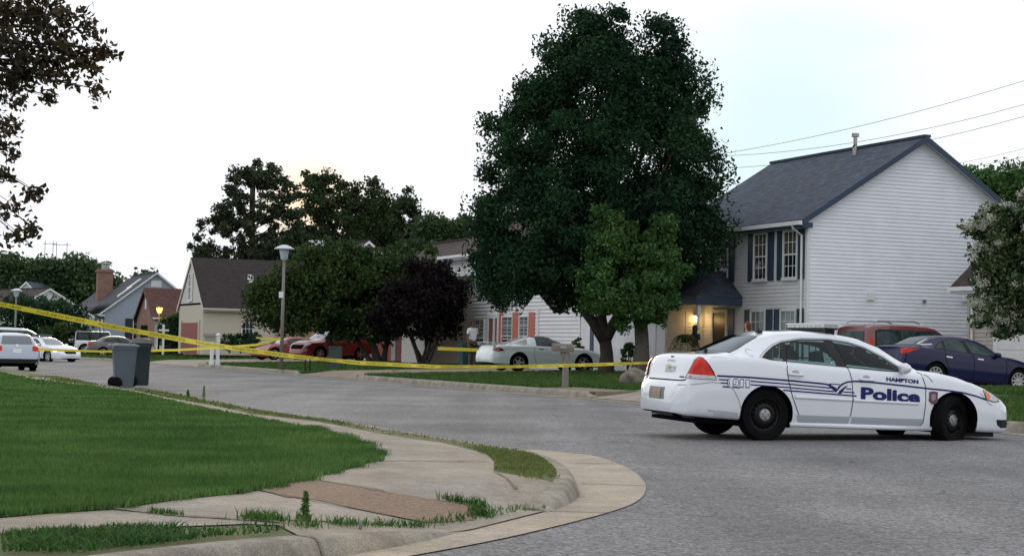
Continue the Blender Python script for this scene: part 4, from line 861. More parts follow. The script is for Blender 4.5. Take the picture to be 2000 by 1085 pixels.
# background trees
def bgtree(name,label,Y,px,py,blobs,ncl,nl,cr,ls,lm,tr=.35,th=None,bm=BARK,group=None,**k):
    p=at(px,py,Y);z=zlot(p[0],p[1])-.2;base=(p[0],p[1]);bl=[B(*b,Y,base=base,zb=z) for b in blobs]
    return tree(name,label,(p[0],p[1],z),th or 5,tr,bl,ncl,nl,cr,ls,lm,bm=bm,group=group,**k)
BG='trees behind the houses'
bgtree('pine_tree','tall open pine with layered branches behind the cream brick house',140,487,690,[(400,480,32,22),(430,500,50,18),(500,505,60,20),(460,420,40,20),(500,345,38,32),(450,390,42,26),(520,400,52,36),(425,440,45,22),(490,455,70,32),(540,350,30,30),(400,492,26,10),(575,445,45,38),(470,345,22,20),(545,478,60,25)],300,27000,.42,.28,PINEM,tr=.32,th=14,nbr=30,group=BG,shell=.15,bm=BARK)
bgtree('oak_tree','tall dark deciduous tree with sun glow in its gaps right of the pine',150,640,690,[(560,500,60,25),(640,500,70,25),(605,370,48,36),(650,380,62,46),(600,440,45,45),(660,455,75,45),(720,390,42,42),(745,420,26,35)],230,24000,.60,.32,LEAFB,th=9,nbr=16,group=BG,shell=.3)
bgtree('oak_tree','tall dark tree behind the pink garage house, with narrow pointed top at its right',160,760,690,[(725,440,60,50),(790,425,30,55),(815,440,26,35),(770,480,80,35),(795,385,12,16)],170,19000,.75,.34,LEAFB,th=8,nbr=12,group=BG,shell=.3)
bgtree('oak_tree','lower rounded dark green tree left of the big maple',150,870,690,[(850,455,45,32),(900,460,50,34),(870,500,80,36),(820,490,45,30),(930,500,40,60)],170,20000,.8,.36,LEAFW,th=5,nbr=8,group=BG,shell=.3)
bgtree('oak_tree','dark tree closing the gap between the pine and the round dome tree',155,600,690,[(590,490,75,30),(660,505,70,28),(520,495,50,20)],120,12000,.8,.38,LEAFB,th=5,nbr=8,group=BG,shell=.3)
for i,(px,w,tp,lab) in enumerate([(20,48,500,'leafy tree at the extreme left of the far tree line'),(85,50,507,'broad green tree behind the small white gable'),(150,42,505,'green tree just left of the brick chimney'),(192,28,517,'small rounded tree behind the brick chimney'),(285,22,532,'tiny distant tree peeking over the blue grey gable'),(250,30,545,'low distant tree behind the ridge of the blue grey house')]):
    Yt=225
    bgtree('broadleaf_tree',lab,Yt,px,680,[(px,tp+26,w*.8,26),(px-w*.4,tp+40,w*.5,22),(px+w*.45,tp+42,w*.5,20),(px,tp+60,w,25)],70,7000,1.3,.6,LEAFW,th=3,nbr=4,tr=.4,group='far tree line at the left',shell=.3)
bgtree('broadleaf_tree','green tree rising behind the right slope of the white house roof',95,1940,700,[(1925,362,38,28),(1985,360,38,34),(1950,400,55,50),(2030,390,55,50),(1900,352,18,14)],150,15000,.62,.3,LEAFL,th=6,nbr=8,group=BG,shell=.3)
bgtree('broadleaf_tree','pale green tree showing between the main white house and the big maple',100,1420,700,[(1385,420,30,40),(1440,470,40,40)],40,4000,.62,.3,LEAFD,th=4,nbr=4,group=BG) if False else None
# flowering crape myrtle at right
Yf=36;pf=at(2045,800,Yf);zf_=zlot(pf[0],pf[1]);bl=[B(*b,Yf,base=(pf[0],pf[1]),zb=zf_) for b in [(1990,470,82,62),(1955,430,45,32),(1985,560,80,62),(1945,600,48,26),(2060,500,80,110),(2040,420,60,60),(1925,445,32,16),(1965,625,60,14),(1985,640,50,16),(2050,620,70,30),(1930,500,30,30)]]
r=tree('flowering_crape_myrtle','green crape myrtle with white flower clusters at the right edge',(pf[0],pf[1],zf_),1.6,.09,bl,420,52000,.22,.11,m_('myrtle_leaves',(.040,.078,.03),.5,c2=(.08,.12,.042),vs=2,rnd=.45,trans=.25),stems=[((0,0),(-.1,.1),1),((.1,.1),(.2,.3),.8),((.1,.1),(.4,-.2),.7)],shell=.35,nbr=16,cat='small tree',bm=BARKG)
P,C=crownpts(bl,90,100,.15,.93);P=[]
for b in bl[:]:
    for i in range(15):
        v=rng.normal(0,1,3);v[1]=-abs(v[1])*.8;v[2]=abs(v[2])*.9-.25;v/=np.linalg.norm(v);c=np.array(b[:3])+v*np.array(b[3:])*1.03
        P.append(c+rng.normal(0,1,(80,3))*np.array([.055,.055,.042]))
leafmesh('flower_cluster',np.concatenate(P),.035,r,m_('cream_blossom',(.50,.50,.42),.7,var=.12,trans=.2),asp=.9)
# foreground branches at upper left
YF=20.;pf=at(-330,900,YF);base=(pf[0],pf[1]);zf_=znear(*base)
def bf(px,py,rx,ry,dy=0): return B(px,py,rx,ry,YF,dY=dy,base=base,zb=zf_)
lobes=[bf(20,60,90,70),bf(75,25,50,30),bf(120,100,50,28),bf(60,130,60,30),bf(170,60,22,12),bf(175,125,22,16),bf(20,175,40,30),bf(205,100,10,4),bf(198,180,16,5),bf(90,190,14,5),bf(10,250,20,16),bf(20,290,14,12),bf(60,375,14,8),bf(12,345,14,5),bf(15,410,20,7),bf(30,462,18,6),bf(60,445,6,4),bf(130,150,30,8),bf(-120,200,120,180),bf(-200,60,160,120),bf(100,60,80,50)]
r=empty('oak_tree',(base[0],base[1],zf_),0,'leafy tree at upper left whose loose branches hang into the sky','tree')
mb=MB();tz=7.5;mb.tube([(0,0,-.2),(.1,0,2),(0,.1,4),(.2,0,tz)],[.26,.2,.17,.1],12)
Pp=[]
for i,l in enumerate(lobes):
    s0=np.array([.1,0,2.6+(l[2]*.35 if l[2]>0 else 0)]);s0[2]=min(s0[2],tz-.5);c=np.array(l[:3]);mid=s0+(c-s0)*.55+np.array([0,0,.25])
    mb.tube([s0,mid,c+(0,0,.03)],[.035,.018,.005],6)
    vol=l[3]*l[5];k=int(60+vol*(5200 if i<18 else 1500))
    ncl=max(3,int(k/16))
    cc=c+rng.normal(0,.62,(ncl,3))*np.array(l[3:])*np.array([1,.8,1])
    P_=np.repeat(cc,16,0)+rng.normal(0,.055,(ncl*16,3));Pp.append(P_)
    for e in cc[::6]: mb.tube([mid+(c-mid)*.5,(mid+(c-mid)*.5+e)/2+(0,0,.02),e],[.009,.006,.003],4)
mb.build('trunk',BARK,r,True)
leafmesh('crown',np.concatenate(Pp),.088,r,LEAFF,asp=.55)
# ---------------------------------------------------------------- shrubs
def shrub(label,px,py,w,h,m,Y=None,n=2500,ls=.09,name='shrub',group=None):
    p=lot(px,py) if Y is None else at(px,py,Y)[:2]
    z=zlot(p[0],p[1]) if Y is None else at(px,py,Y)[2]
    r=empty(name,(p[0],p[1],z),0,label,'shrub',group);mb=MB()
    for k in range(5): a=k*1.26;mb.tube([(0,0,-.1),(math.cos(a)*w*.2,math.sin(a)*w*.2,h*.4),(math.cos(a)*w*.35,math.sin(a)*w*.3,h*.75)],[.02,.015,.006],5)
    mb.build('stem',BARK,r)
    P,C=crownpts([(0,0,h*.52,w*.5,w*.45,h*.48)],max(8,n//60),n,min(w,h)*.16,.4);leafmesh('foliage',P,ls,r,m);return r
shrub('small bushy plant beside the garage door behind the maple trunk',1226,717,.55,.95,LEAFL,Y=60.5,n=1500)
shrub('small potted green bush beside the plain siding wall behind the white coupe',1126,705,.5,.9,LEAFL,Y=65,n=1200)
for i,(px,lab) in enumerate([(448,'dark hedge bush left under the cream house window'),(470,'dark hedge bush right under the cream house window'),(494,'dark hedge bush at the corner by the brick wall')]): shrub(lab,px,687,1.0,1.1,LEAFD,Y=99,n=1200,ls=.15,group='hedge bushes by the cream brick house')
for i,(px,py,w,h,Y,lab) in enumerate([(22,665,5.5,3.6,140,'dark shrub mass below the left street lamp'),(75,662,6,3.4,142,'broad dark shrub behind the white van'),(112,660,5,3.2,140,'dark shrub in front of the charcoal roofed house'),(345,682,2.2,2.6,118,'dark bush beside the white sign post'),(112,676,3,1.6,128,'low bush left of the black topped jeep')]):
    shrub(lab,px,py+12,w,h+.6,LEAFD if i<4 else LEAFG,Y=Y,n=3500,ls=.28)
shrub('low ground cover clump at the foot of the yellow yard lamp',330,700,3.2,.45,LEAFG,Y=118,n=1200,ls=.2)
# ---------------------------------------------------------------- vehicles
def tab(T):
    xs=[p[0] for p in T];ys=[p[1] for p in T];return lambda x:float(np.interp(x,xs,ys))
def rowsx(L,step,ends=(.0,.015,.03,.05,.08,.11,.14,.17,.2,.24,.28,.33)):
    a=set(round(e,3) for e in ends)|set(round(L-e,3) for e in ends[:8]);x=ends[-1]
    while x<L-ends[7]: a.add(round(x,3));x+=step
    return sorted(a)
class Car:
    def __init__(s,name,label,cat,spec,paint,loc,rz,step=.035,group=None,z=0,slope=True):
        s.sp=spec;s.r=empty(name,(loc[0],loc[1],z),rz,label,cat,group)
        if slope: s.r.rotation_euler=(0,0,rz)
        top,belt,bot,wid,rw=[tab(spec[k]) for k in('top','belt','bot','wid','rw')];L=spec['L'];s.L=L
        cr=spec.get('crown',.055);X_=rowsx(L,step);V=[];nl=18;ns=9;ntp=8
        for x in X_:
            zb,bl,w,wr,zt=bot(x),belt(x),wid(x),rw(x),top(x)
            bl=min(bl,zt-.012);c=min(cr,max(.006,(zt-bl)*.8));zB=zt-c;wr=min(wr,w*.93)
            lower=[]
            ctrl=[(0,.0,.80),(.06,.0,.90),(.10,.03,.955),(.2,.12,.985),(.45,.42,1.0),(.75,.75,.995),(.92,.92,.975),(1,1,.945)]
            for i in range(nl+1):
                t=i/nl;f=np.interp(t,[0,.06,.12,.2,.45,.75,.9,1],[0,0,.04,.12,.42,.76,.93,1]);k=np.interp(t,[0,.06,.12,.2,.45,.75,.9,.96,1],[.80,.92,.965,.985,1.0,.992,.972,.955,.93])
                lower.append((w*k,zb+(bl-zb)*f))
            sh=lower[-1];side=[]
            for i in range(1,ns+1):
                t=i/ns;bul=.018*math.sin(math.pi*t)*min(1,(zB-bl)/.3)
                side.append((sh[0]+(wr-sh[0])*t+bul,bl+(zB-bl)*t))
            tp=[]
            for i in range(1,ntp+1):
                a=math.pi/2*i/ntp;tp.append((wr*math.cos(a)**.75 if i<ntp else 0,zB+c*math.sin(a)**.9))
            V.append([(x,-y,z_) for y,z_ in lower+side+tp])
        m=len(V[0]);s.m=m;bm=bmesh.new();R=[]
        for row in V:
            a=[bm.verts.new(p) for p in row];b=[bm.verts.new((p[0],-p[1],p[2])) for p in row[:-1]];R.append(a+b[::-1])
        n=len(R[0])
        for i in range(len(R)-1):
            for j in range(n-1): bm.faces.new((R[i][j],R[i][j+1],R[i+1][j+1],R[i+1][j]))
        bm.faces.new(R[0]);bm.faces.new(R[-1][::-1])
        bmesh.ops.recalc_face_normals(bm,faces=bm.faces)
        full=bm.copy();s.bvh=BVHTree.FromBMesh(full);full.free()
        # wheel openings
        wr_=spec['wr'];zc=spec['wr']+.012;Ra=spec.get('arch',wr_+.055);s.Ra=Ra
        for wx in spec['wx']:
            dl=[f for f in bm.faces if abs(f.calc_center_median().y)>.45 and (f.calc_center_median().x-wx)**2+(f.calc_center_median().z-zc)**2<Ra*Ra and len(f.verts)==4]
            bmesh.ops.delete(bm,geom=dl,context='FACES')
            for v in bm.verts:
                if any(e.is_boundary for e in v.link_edges) and abs(v.co.y)>.5:
                    d=Vector((v.co.x-wx,0,v.co.z-zc));l=d.length
                    if l<Ra*1.22 and l>1e-4: v.co.x=wx+d.x/l*Ra;v.co.z=zc+d.z/l*Ra if v.co.z>spec['bot'][0][1]*.3 else v.co.z
        me=bpy.data.meshes.new('body');bm.to_mesh(me);bm.free()
        s.body=link('body',me,paint,s.r,38)
        # wheel wells and underside
        mb=MB()
        for wx in spec['wx']:
            for q in (-1,1):
                b=len(mb.v);w=wid(wx)
                for k in range(17):
                    a=math.pi*(k/16*1.3-.15)
                    for y,rr in ((w*.972,Ra+.004),(w*.55,Ra+.004)): mb.v.append((wx+math.cos(a)*rr,q*y,zc+math.sin(a)*rr))
                for k in range(16): mb.f.append((b+2*k,b+2*k+1,b+2*k+3,b+2*k+2))
                b=len(mb.v);mb.v+=[(wx+math.cos(math.pi*(k/16*1.3-.15))*Ra*1.01,q*w*.55,zc+math.sin(math.pi*(k/16*1.3-.15))*Ra*1.01) for k in range(17)];mb.f.append(tuple(range(b,b+17)))
        zb=bot(L/2);mb.box(.25,L-.3,-wid(L/2)*.82,wid(L/2)*.82,zb+.0,zb+.05)
        mb.box(spec['wx'][0]+Ra,spec['wx'][1]-Ra,-.6,.6,zb-.015,zb+.3);mb.build('underbody',DARK,s.r,fix=False)
    def cast(s,o,d):
        h=s.bvh.ray_cast(Vector(o),Vector(d).normalized());return h
    def proj(s,pts,mode,off,arg=None):
        out=[]
        for p in pts:
            if mode=='R': o=(p[0],-3,p[1]);d=(0,1,0)
            elif mode=='L': o=(p[0],3,p[1]);d=(0,-1,0)
            elif mode=='T': o=(p[0],p[1],4);d=(0,0,-1)
            elif mode=='B': o=(-3,p[0],p[1]);d=(1,0,0)
            elif mode=='F': o=(s.L+3,p[0],p[1]);d=(-1,0,0)
            elif mode=='V': dd=Vector(arg).normalized();o=Vector((p[0],-.9,p[1]))-dd*4;d=dd
            elif mode=='W': dd=Vector((arg[0],-arg[1],0)).normalized();o=Vector((p[0],.9,p[1]))-dd*4;d=dd
            h=s.cast(o,d)
            if h[0] is None: out.append(None)
            else: out.append(h[0]+h[1].normalized()*off if h[1].dot(Vector(d))<0 else h[0]-h[1].normalized()*off)
        return out
    def decal(s,name,pts,mode,m,off=.004,step=.05,parent=None,arg=None,solid=None,holes=()):
        v,f=cdt([tuple(p) for p in pts],step,holes);P=s.proj([(a.x,a.y) for a in v],mode,off,arg)
        ok=[i for i,p in enumerate(P) if p is not None]
        if not ok:return None
        P=[p if p is not None else P[ok[0]] for p in P];okS=set(ok);F_=[tuple(q) for q in f if all(i in okS for i in q)]
        me=bpy.data.meshes.new(name);me.from_pydata(P,[],F_);me.update()
        c=Vector((s.L/2,0,.6))
        if sum((p.center-c).dot(p.normal) for p in me.polygons)<0: me.flip_normals()
        return link(name,me,m,parent or s.r,True)
    def both(s,name,pts,m,**k):
        a=s.decal(name,pts,'R',m,**k);b=s.decal(name,pts,'L',m,**k);return a,b
    def text(s,name,txt,x,z,h,w,m,bold=.02,shear=0,off=.007,mode='R',parent=None,slope=0):
        cu=bpy.data.curves.new('t','FONT');cu.body=txt;cu.offset=bold;cu.shear=shear;cu.size=1;cu.resolution_u=3
        o=bpy.data.objects.new('t',cu);COL.objects.link(o);dg=bpy.context.evaluated_depsgraph_get();me=bpy.data.meshes.new_from_object(o.evaluated_get(dg));bpy.data.objects.remove(o)
        V=np.array([v.co[:2] for v in me.vertices]);mn,mxv=V.min(0),V.max(0)
        V=(V-mn)/(mxv-mn);P=[(x+a*w,z+b*h+slope*a*w) for a,b in V]
        bm=bmesh.new();bm.from_mesh(me);Q=s.proj(P,mode,off)
        for v,q in zip(bm.verts,Q):
            if q is not None: v.co=q
        bm.to_mesh(me);bm.free()
        me.name=name
        while me.materials: me.materials.pop()
        return link(name,me,m,parent or s.r)
    def line(s,pts,w,mode='R',m=None,name='panel_gap',off=.003,parent=None):
        """thin strip following a 2D polyline"""
        P=np.array(pts,float);D=[]
        for i in range(len(P)-1):
            k=max(1,int(np.linalg.norm(P[i+1]-P[i])/.04))
            for j in range(k):D.append(P[i]+(P[i+1]-P[i])*j/k)
        D.append(P[-1]);D=np.array(D);T=np.gradient(D,axis=0);T/=np.linalg.norm(T,axis=1)[:,None]+1e-9;Nn=np.stack([-T[:,1],T[:,0]],1)*w/2
        a=s.proj(D+Nn,mode,off);b=s.proj(D-Nn,mode,off);mb=MB()
        for i in range(len(D)-1):
            if None in (a[i],b[i],a[i+1],b[i+1]): continue
            mb.add([a[i],b[i],b[i+1],a[i+1]],[(0,1,2,3)])
        return mb
    def gaps(s,lines,w=.012,m=None,name='panel_gap',sides=('R','L')):
        for sd_ in sides:
            for l in lines: s.line(l,w,sd_).build(name,m or DARK,s.r,fix=False)
    def wheels(s,kind,steer=0,track=None,w=.21,side_only=False):
        sp=s.sp;R=sp['wr'];hw=tab(sp['wid']);first=None
        for wx in sp['wx']:
            for q in (-1,1):
                y=hw(wx)-.035
                loc=(wx,q*(y-w/2),R)
                wb=MB();wb.lathe([(R*.62,-w/2+.02),(R*.70,-w/2),(R*.93,-w/2+.004),(R*.99,-w/2+.035),(R,-w/4),(R,w/4),(R*.99,w/2-.035),(R*.93,w/2-.004),(R*.70,w/2),(R*.62,w/2-.02)],40,'y')
                for k in range(3): wb.lathe([(R+.001,-.055+k*.05),(R-.006,-.05+k*.05),(R+.001,-.045+k*.05)],40,'y')
                wo=wb.build('wheel',TYRE,s.r,50);wo.location=loc
                if q>0: wo.rotation_euler=(0,0,math.pi)
                if wx==sp['wx'][1] and steer: wo.rotation_euler[2]+=steer
                rb=MB()
                if kind=='steel':
                    rb.lathe([(R*.66,-w/2+.03),(R*.655,-w/2+.012),(R*.63,-w/2+.012),(R*.60,-w/2+.05),(R*.50,-w/2+.065),(R*.40,-w/2+.035),(R*.30,-w/2+.03),(R*.22,-w/2+.05),(0,-w/2+.05)],40,'y');ro=rb.build('rim',STEELB,wo,40)
                    sb=MB()
                    for k in range(16):
                        a=k*math.pi/8;c,t=math.cos(a),math.sin(a);cx,cz=c*R*.46,t*R*.46
                        sb.lathe([(0,-w/2+.036),(.019,-w/2+.038),(.02,-w/2+.05)],8,'y',(cx,0,cz))
                    sb.build('rim_hole',DARK,ro)
                    hb=MB();hb.lathe([(0,-w/2+.008),(.035,-w/2+.01),(.04,-w/2+.02),(.075,-w/2+.026),(.085,-w/2+.045)],20,'y')
                    for k in range(5):
                        a=k*math.pi*.4+.3;hb.lathe([(0,-w/2+.008),(.012,-w/2+.01),(.012,-w/2+.03)],8,'y',(math.cos(a)*.057,0,math.sin(a)*.057))
                    hb.build('hub_cap',m_('dull_hub',(.32,.33,.34),.4,metal=.7,var=.2,vs=60),ro,40)
                else:
                    rb.lathe([(R*.66,-w/2+.03),(R*.655,-w/2+.008),(R*.60,-w/2+.008),(R*.57,-w/2+.06)],36,'y')
                    ns_={'five':5,'ten':10,'seven':7}[kind]
                    for k in range(ns_):
                        a=2*math.pi*k/ns_;c,t=math.cos(a),math.sin(a);hwid=R*(.085 if ns_>5 else .11)
                        for e in ((.16,.62),):
                            i0,o0=R*e[0],R*e[1];P=lambda r_,d_,y_:(c*r_-t*d_,y_,t*r_+c*d_)
                            rb.add([P(i0,-hwid*1.2,-w/2+.02),P(o0,-hwid*.7,-w/2+.012),P(o0,hwid*.7,-w/2+.012),P(i0,hwid*1.2,-w/2+.02),P(i0,-hwid*1.2,-w/2+.05),P(o0,-hwid*.7,-w/2+.05),P(o0,hwid*.7,-w/2+.05),P(i0,hwid*1.2,-w/2+.05)],[(0,1,2,3),(0,4,5,1),(3,2,6,7)])
                    rb.lathe([(0,-w/2+.01),(R*.2,-w/2+.014),(R*.22,-w/2+.05)],18,'y');ro=rb.build('rim',ALLOY,wo,40)
                    db=MB();db.lathe([(R*.6,-w/2+.07),(0,-w/2+.07)],24,'y');db.build('brake_disc',DARK,ro)
    def glass(s,dlo,panes,rear,wind,gm=CGL,surround=BLACKP,rm=None,see=False):
        s.both('window_surround',dlo,surround,off=.004,holes=panes if see else ())
        if see: s.cut(dlo,rear,wind)
        for p in panes: s.both('window',p,gm,off=.009)
        # rear and front screens as (x, half width) outlines seen from above
        if rear:
            P=[(x,-y) for x,y in rear]+[(x,y) for x,y in rear[::-1]]
            if see: c_=np.mean(P,0);s.decal('screen_edge',P,'T',BLACKP,off=.004,step=.06,holes=[[tuple(c_+(np.array(p)-c_)*np.array([.84,.93])) for p in P]])
            s.decal('rear_window',P,'T',rm or gm,off=.006,step=.06)
        if wind:
            P=[(x,-y) for x,y in wind]+[(x,y) for x,y in wind[::-1]]
            if see: c_=np.mean(P,0);s.decal('screen_edge',P,'T',BLACKP,off=.004,step=.06,holes=[[tuple(c_+(np.array(p)-c_)*np.array([.88,.93])) for p in P]])
            s.decal('windshield',P,'T',rm or gm,off=.006,step=.06)
    def cut(s,dlo,rear,wind):
        bm=bmesh.new();bm.from_mesh(s.body.data);A=np.array(dlo);D_=[]
        oR=[np.array([(x,-y) for x,y in o_]+[(x,y) for x,y in o_[::-1]]) for o_ in (rear,wind) if o_]
        for f in bm.faces:
            V=np.array([v.co[:] for v in f.verts])
            if len(V)!=4: continue
            if abs(f.normal.y)>.45 and V[:,2].min()>.9 and pip(V[:,[0,2]],A).all(): D_.append(f);continue
            if f.normal.z>.15 and V[:,2].min()>.98 and any(pip(V[:,:2],o_).all() for o_ in oR): D_.append(f)
        bmesh.ops.delete(bm,geom=D_,context='FACES');bm.to_mesh(s.body.data);bm.free()
    def interior(s):
        UP=m_('upholstery',(.055,.058,.06),.9,var=.15,vs=20);DU=m_('dash_plastic',(.02,.02,.022),.6)
        def seat(x,y,w):
            mb=MB();mb.prism([(x-.28,y-w/2,.98),(x-.16,y-w/2,1.0),(x+.10,y-w/2,.45),(x-.06,y-w/2,.42)],(0,w,0));mb.box(x-.05,x+.45,y-w/2,y+w/2,.42,.56);mb.build('seat',UP,s.r,40)
            hb=MB();hb.prism([(x-.33,y-.12,1.04),(x-.33,y-.10,1.2),(x-.24,y-.10,1.22),(x-.21,y-.12,1.05)],(0,.24,0));hb.tube([(x-.26,y,.95),(x-.27,y,1.06)],.02,6);hb.build('headrest',UP,s.r,50)
        seat(2.45,-.38,.5);seat(2.45,.38,.5)
        mb=MB();mb.prism([(1.18,-.62,1.02),(1.32,-.62,1.04),(1.5,-.62,.5),(1.35,-.62,.45)],(0,1.24,0));mb.box(1.35,1.85,-.62,.62,.42,.56);mb.build('rear_seat',UP,s.r,40)
        for y in(-.42,.42):
            hb=MB();hb.prism([(1.14,y-.12,1.06),(1.14,y-.1,1.17),(1.22,y-.1,1.18),(1.26,y-.12,1.06)],(0,.24,0));hb.build('headrest',UP,s.r,50)
        mb=MB();mb.box(3.05,3.55,-.66,.66,.6,.94);mb.box(.6,1.2,-.62,.62,.98,1.03);mb.box(1.0,3.5,-.75,.75,.30,.36);mb.build('dashboard',DU,s.r,40)
        mb=MB();mb.tube([(2.9+.05*math.sin(a),.38+.18*math.cos(a),.93+.17*math.sin(a)) for a in np.linspace(0,6.283,20)],.014,6);mb.build('steering_wheel',DU,s.r,True)
        mb=MB()
        for y in np.linspace(-.5,.5,6): mb.tube([(2.12,y,.9),(2.10,y*.95,1.36)],.008,4)
        mb.tube([(2.12,-.55,1.12),(2.12,.55,1.12)],.012,5);mb.build('partition_cage',DU,s.r)
    def mirrors(s,x,z,m,y=.93):
        for q in (-1,1):
            mb=MB();mb.lathe([(0,-.06),(.05,-.05),(.075,0),(.07,.06),(0,.065)],14,'y');mb.v=[(x+a*.8+abs(b)*0,q*(y)+b*1.7+q*.03,z+c*1.0) for a,b,c in mb.v];mb.box(x-.02,x+.03,min(q*(y-.15),q*y),max(q*(y-.15),q*y),z-.06,z-.03);mb.build('mirror',m,s.r,True)
SEDAN=dict(L=5.06,wx=(1.2,4.007),wr=.350,arch=.378,
 top=[(0,.60),(.015,.66),(.05,.735),(.09,.755),(.13,.80),(.16,.93),(.2,1.05),(.25,1.108),(.35,1.13),(.62,1.14),(.76,1.16),(1.0,1.29),(1.22,1.40),(1.5,1.465),(1.9,1.492),(2.3,1.487),(2.7,1.43),(3.0,1.33),(3.3,1.16),(3.56,1.03),(3.62,1.025),(3.9,1.005),(4.2,.96),(4.5,.875),(4.75,.765),(4.9,.66),(5.0,.585),(5.06,.50)],
 belt=[(0,.52),(.05,.66),(.11,.72),(.16,.86),(.2,.98),(.26,1.05),(.5,1.085),(.8,1.10),(1.2,1.085),(1.5,1.05),(2.3,1.01),(3.2,.965),(3.56,.965),(3.9,.94),(4.3,.865),(4.6,.76),(4.85,.63),(5.0,.53),(5.06,.44)],
 bot=[(0,.34),(.1,.31),(.4,.29),(.9,.27),(1.6,.215),(3.6,.21),(4.3,.2),(4.9,.19),(5.06,.27)],
 wid=[(0,.52),(.02,.63),(.06,.74),(.12,.82),(.25,.885),(.5,.91),(1,.925),(2.5,.93),(3.8,.925),(4.3,.91),(4.6,.885),(4.8,.835),(4.93,.76),(5.02,.64),(5.06,.50)],
 rw=[(0,.55),(.2,.68),(.35,.72),(.76,.69),(1.0,.62),(1.22,.585),(1.5,.57),(2.5,.57),(2.8,.585),(3.2,.64),(3.56,.74),(4,.72),(4.6,.60),(4.9,.45),(5.06,.3)])
DLO=[(1.13,1.10),(1.22,1.175),(1.36,1.262),(1.50,1.318),(1.8,1.368),(2.2,1.378),(2.5,1.352),(2.75,1.285),(3.0,1.165),(3.2,1.045),(3.34,.975),(2.9,.985),(2.3,1.018),(1.5,1.06),(1.24,1.075)]
# --- the hero
HL=math.radians(17.1);hx,hy=2.236,21.94
ox,oy=hx-math.sin(HL)*.905,hy+math.cos(HL)*.905
sp=dict(SEDAN)
pc=Car('police_car','white police sedan with blue stripes and lettering standing across the road','police car',sp,lined(CARW),(ox,oy),HL,step=.028)
pc.r.location=(ox,oy,G(ox,oy)+.02)
pc.r.rotation_euler=(math.radians(.2),math.radians(1.0),HL)
pc.glass(DLO,[[(1.19,1.105),(1.3,1.19),(1.40,1.25),(1.455,1.275),(1.435,1.072),(1.27,1.085)],[(1.50,1.07),(1.545,1.305),(1.8,1.352),(2.13,1.36),(2.225,1.03)],[(2.27,1.36),(2.5,1.336),(2.73,1.272),(2.98,1.152),(3.1,1.08),(3.13,.992),(2.9,.999),(2.385,1.026)]],
 [(.775,.60),(.9,.60),(1.05,.55),(1.20,.515),(1.235,.49)],[(2.80,.50),(2.9,.55),(3.2,.60),(3.5,.68),(3.52,.66)],gm=SEEG,rm=SEEG,see=True);pc.interior()
# chrome line round the side windows and door gaps
for sd_ in ('R','L'):
    t=pc.line([(1.10,1.10),(1.20,1.185),(1.35,1.277),(1.50,1.332),(1.8,1.382),(2.2,1.392),(2.5,1.366),(2.76,1.298),(3.02,1.175),(3.22,1.052)],.014,sd_,off=.006);t.build('roof_drip_line',m_('drip_grey',(.42,.44,.47),.4),pc.r,fix=False)
pc.gaps([[(1.487,1.055),(1.475,.95),(1.50,.80),(1.56,.60),(1.64,.42),(1.70,.29),(2.42,.245)],[(2.385,1.02),(2.43,.85),(2.45,.60),(2.43,.40),(2.38,.25),(3.48,.245),(3.53,.32),(3.555,.60),(3.55,.8),(3.50,.955)]],.011)
pc.gaps([[(3.46,.985),(3.60,.935),(3.66,.86)]],.008)
# grey band low on the doors, mouldings, sill
pc.both('door_band',[(1.66,.27),(1.625,.365),(2.42,.36),(2.40,.262)],GREYV,off=.0035);pc.both('door_band',[(2.43,.262),(2.44,.36),(3.53,.355),(3.49,.258)],GREYV,off=.0035)
pc.both('bumper_band',[(.36,.40),(.8,.37),(.79,.30),(.38,.31)],m_('pale_band',(.50,.52,.56),.35,coat=.4),off=.003)
def molding(x0,x1,z0,z1):
    for q in (-1,1):
        mb=MB();k=12;rows=[]
        for i in range(k+1):
            x=x0+(x1-x0)*i/k;z=z0+(z1-z0)*i/k;h=pc.cast((x,q*3,z),(0,-q,0))
            y=h[0].y;rows.append([(x,y,z-.022),(x,y+q*.014,z-.018),(x,y+q*.016,z+.014),(x,y,z+.02)])
        for r_ in rows: mb.v+=r_
        for i in range(k):
            for j in range(3): mb.f.append((i*4+j,i*4+j+1,(i+1)*4+j+1,(i+1)*4+j))
        mb.build('side_moulding',CARW,pc.r,True,fix=False)
molding(1.60,2.43,.60,.585);molding(2.46,3.44,.582,.565)
for q in (-1,1):   # sills
    mb=MB();mb.tube([(1.55,q*.895,.235),(2.6,q*.905,.23),(3.66,q*.895,.23)],[.032,.036,.032],8);mb.build('sill',CARW,pc.r,True)
for x,z in ((1.60,.895),(2.65,.862)):
    for q in (-1,1):
        h=pc.cast((x,q*3,z),(0,-q,0));y=h[0].y
        mb=MB();mb.tube([(x-.11,y+q*.008,z+.006),(x-.08,y+q*.04,z),(x+.08,y+q*.04,z-.004),(x+.11,y+q*.008,z-.004)],[.012,.018,.018,.012],8);mb.build('door_handle',CARW,pc.r,True)
        pc.decal('handle_cup',[(x-.055,z+.005),(x-.05,z+.045),(x,z+.062),(x+.05,z+.045),(x+.055,z+.005)],'R' if q<0 else 'L',m_('cup_shade',(.36,.38,.42),.4),off=.004)
pc.mirrors(3.20,1.03,CARW,.95)
h_=MB();h_.tube([(1.18,-.9,1.0),(1.18,-.9,1.001)],.001,4)
# fuel door outline
ring=[(1.055+.045*math.cos(a),1.02+.045*math.sin(a)) for a in np.linspace(.6,5.4,22)];t=pc.line([(1.0+(x-1.055),1.16+(z-1.02)) for x,z in ring],.006,'R',off=.004);t.build('round_emblem',m_('emblem_grey',(.36,.37,.38),.4),pc.r,fix=False)
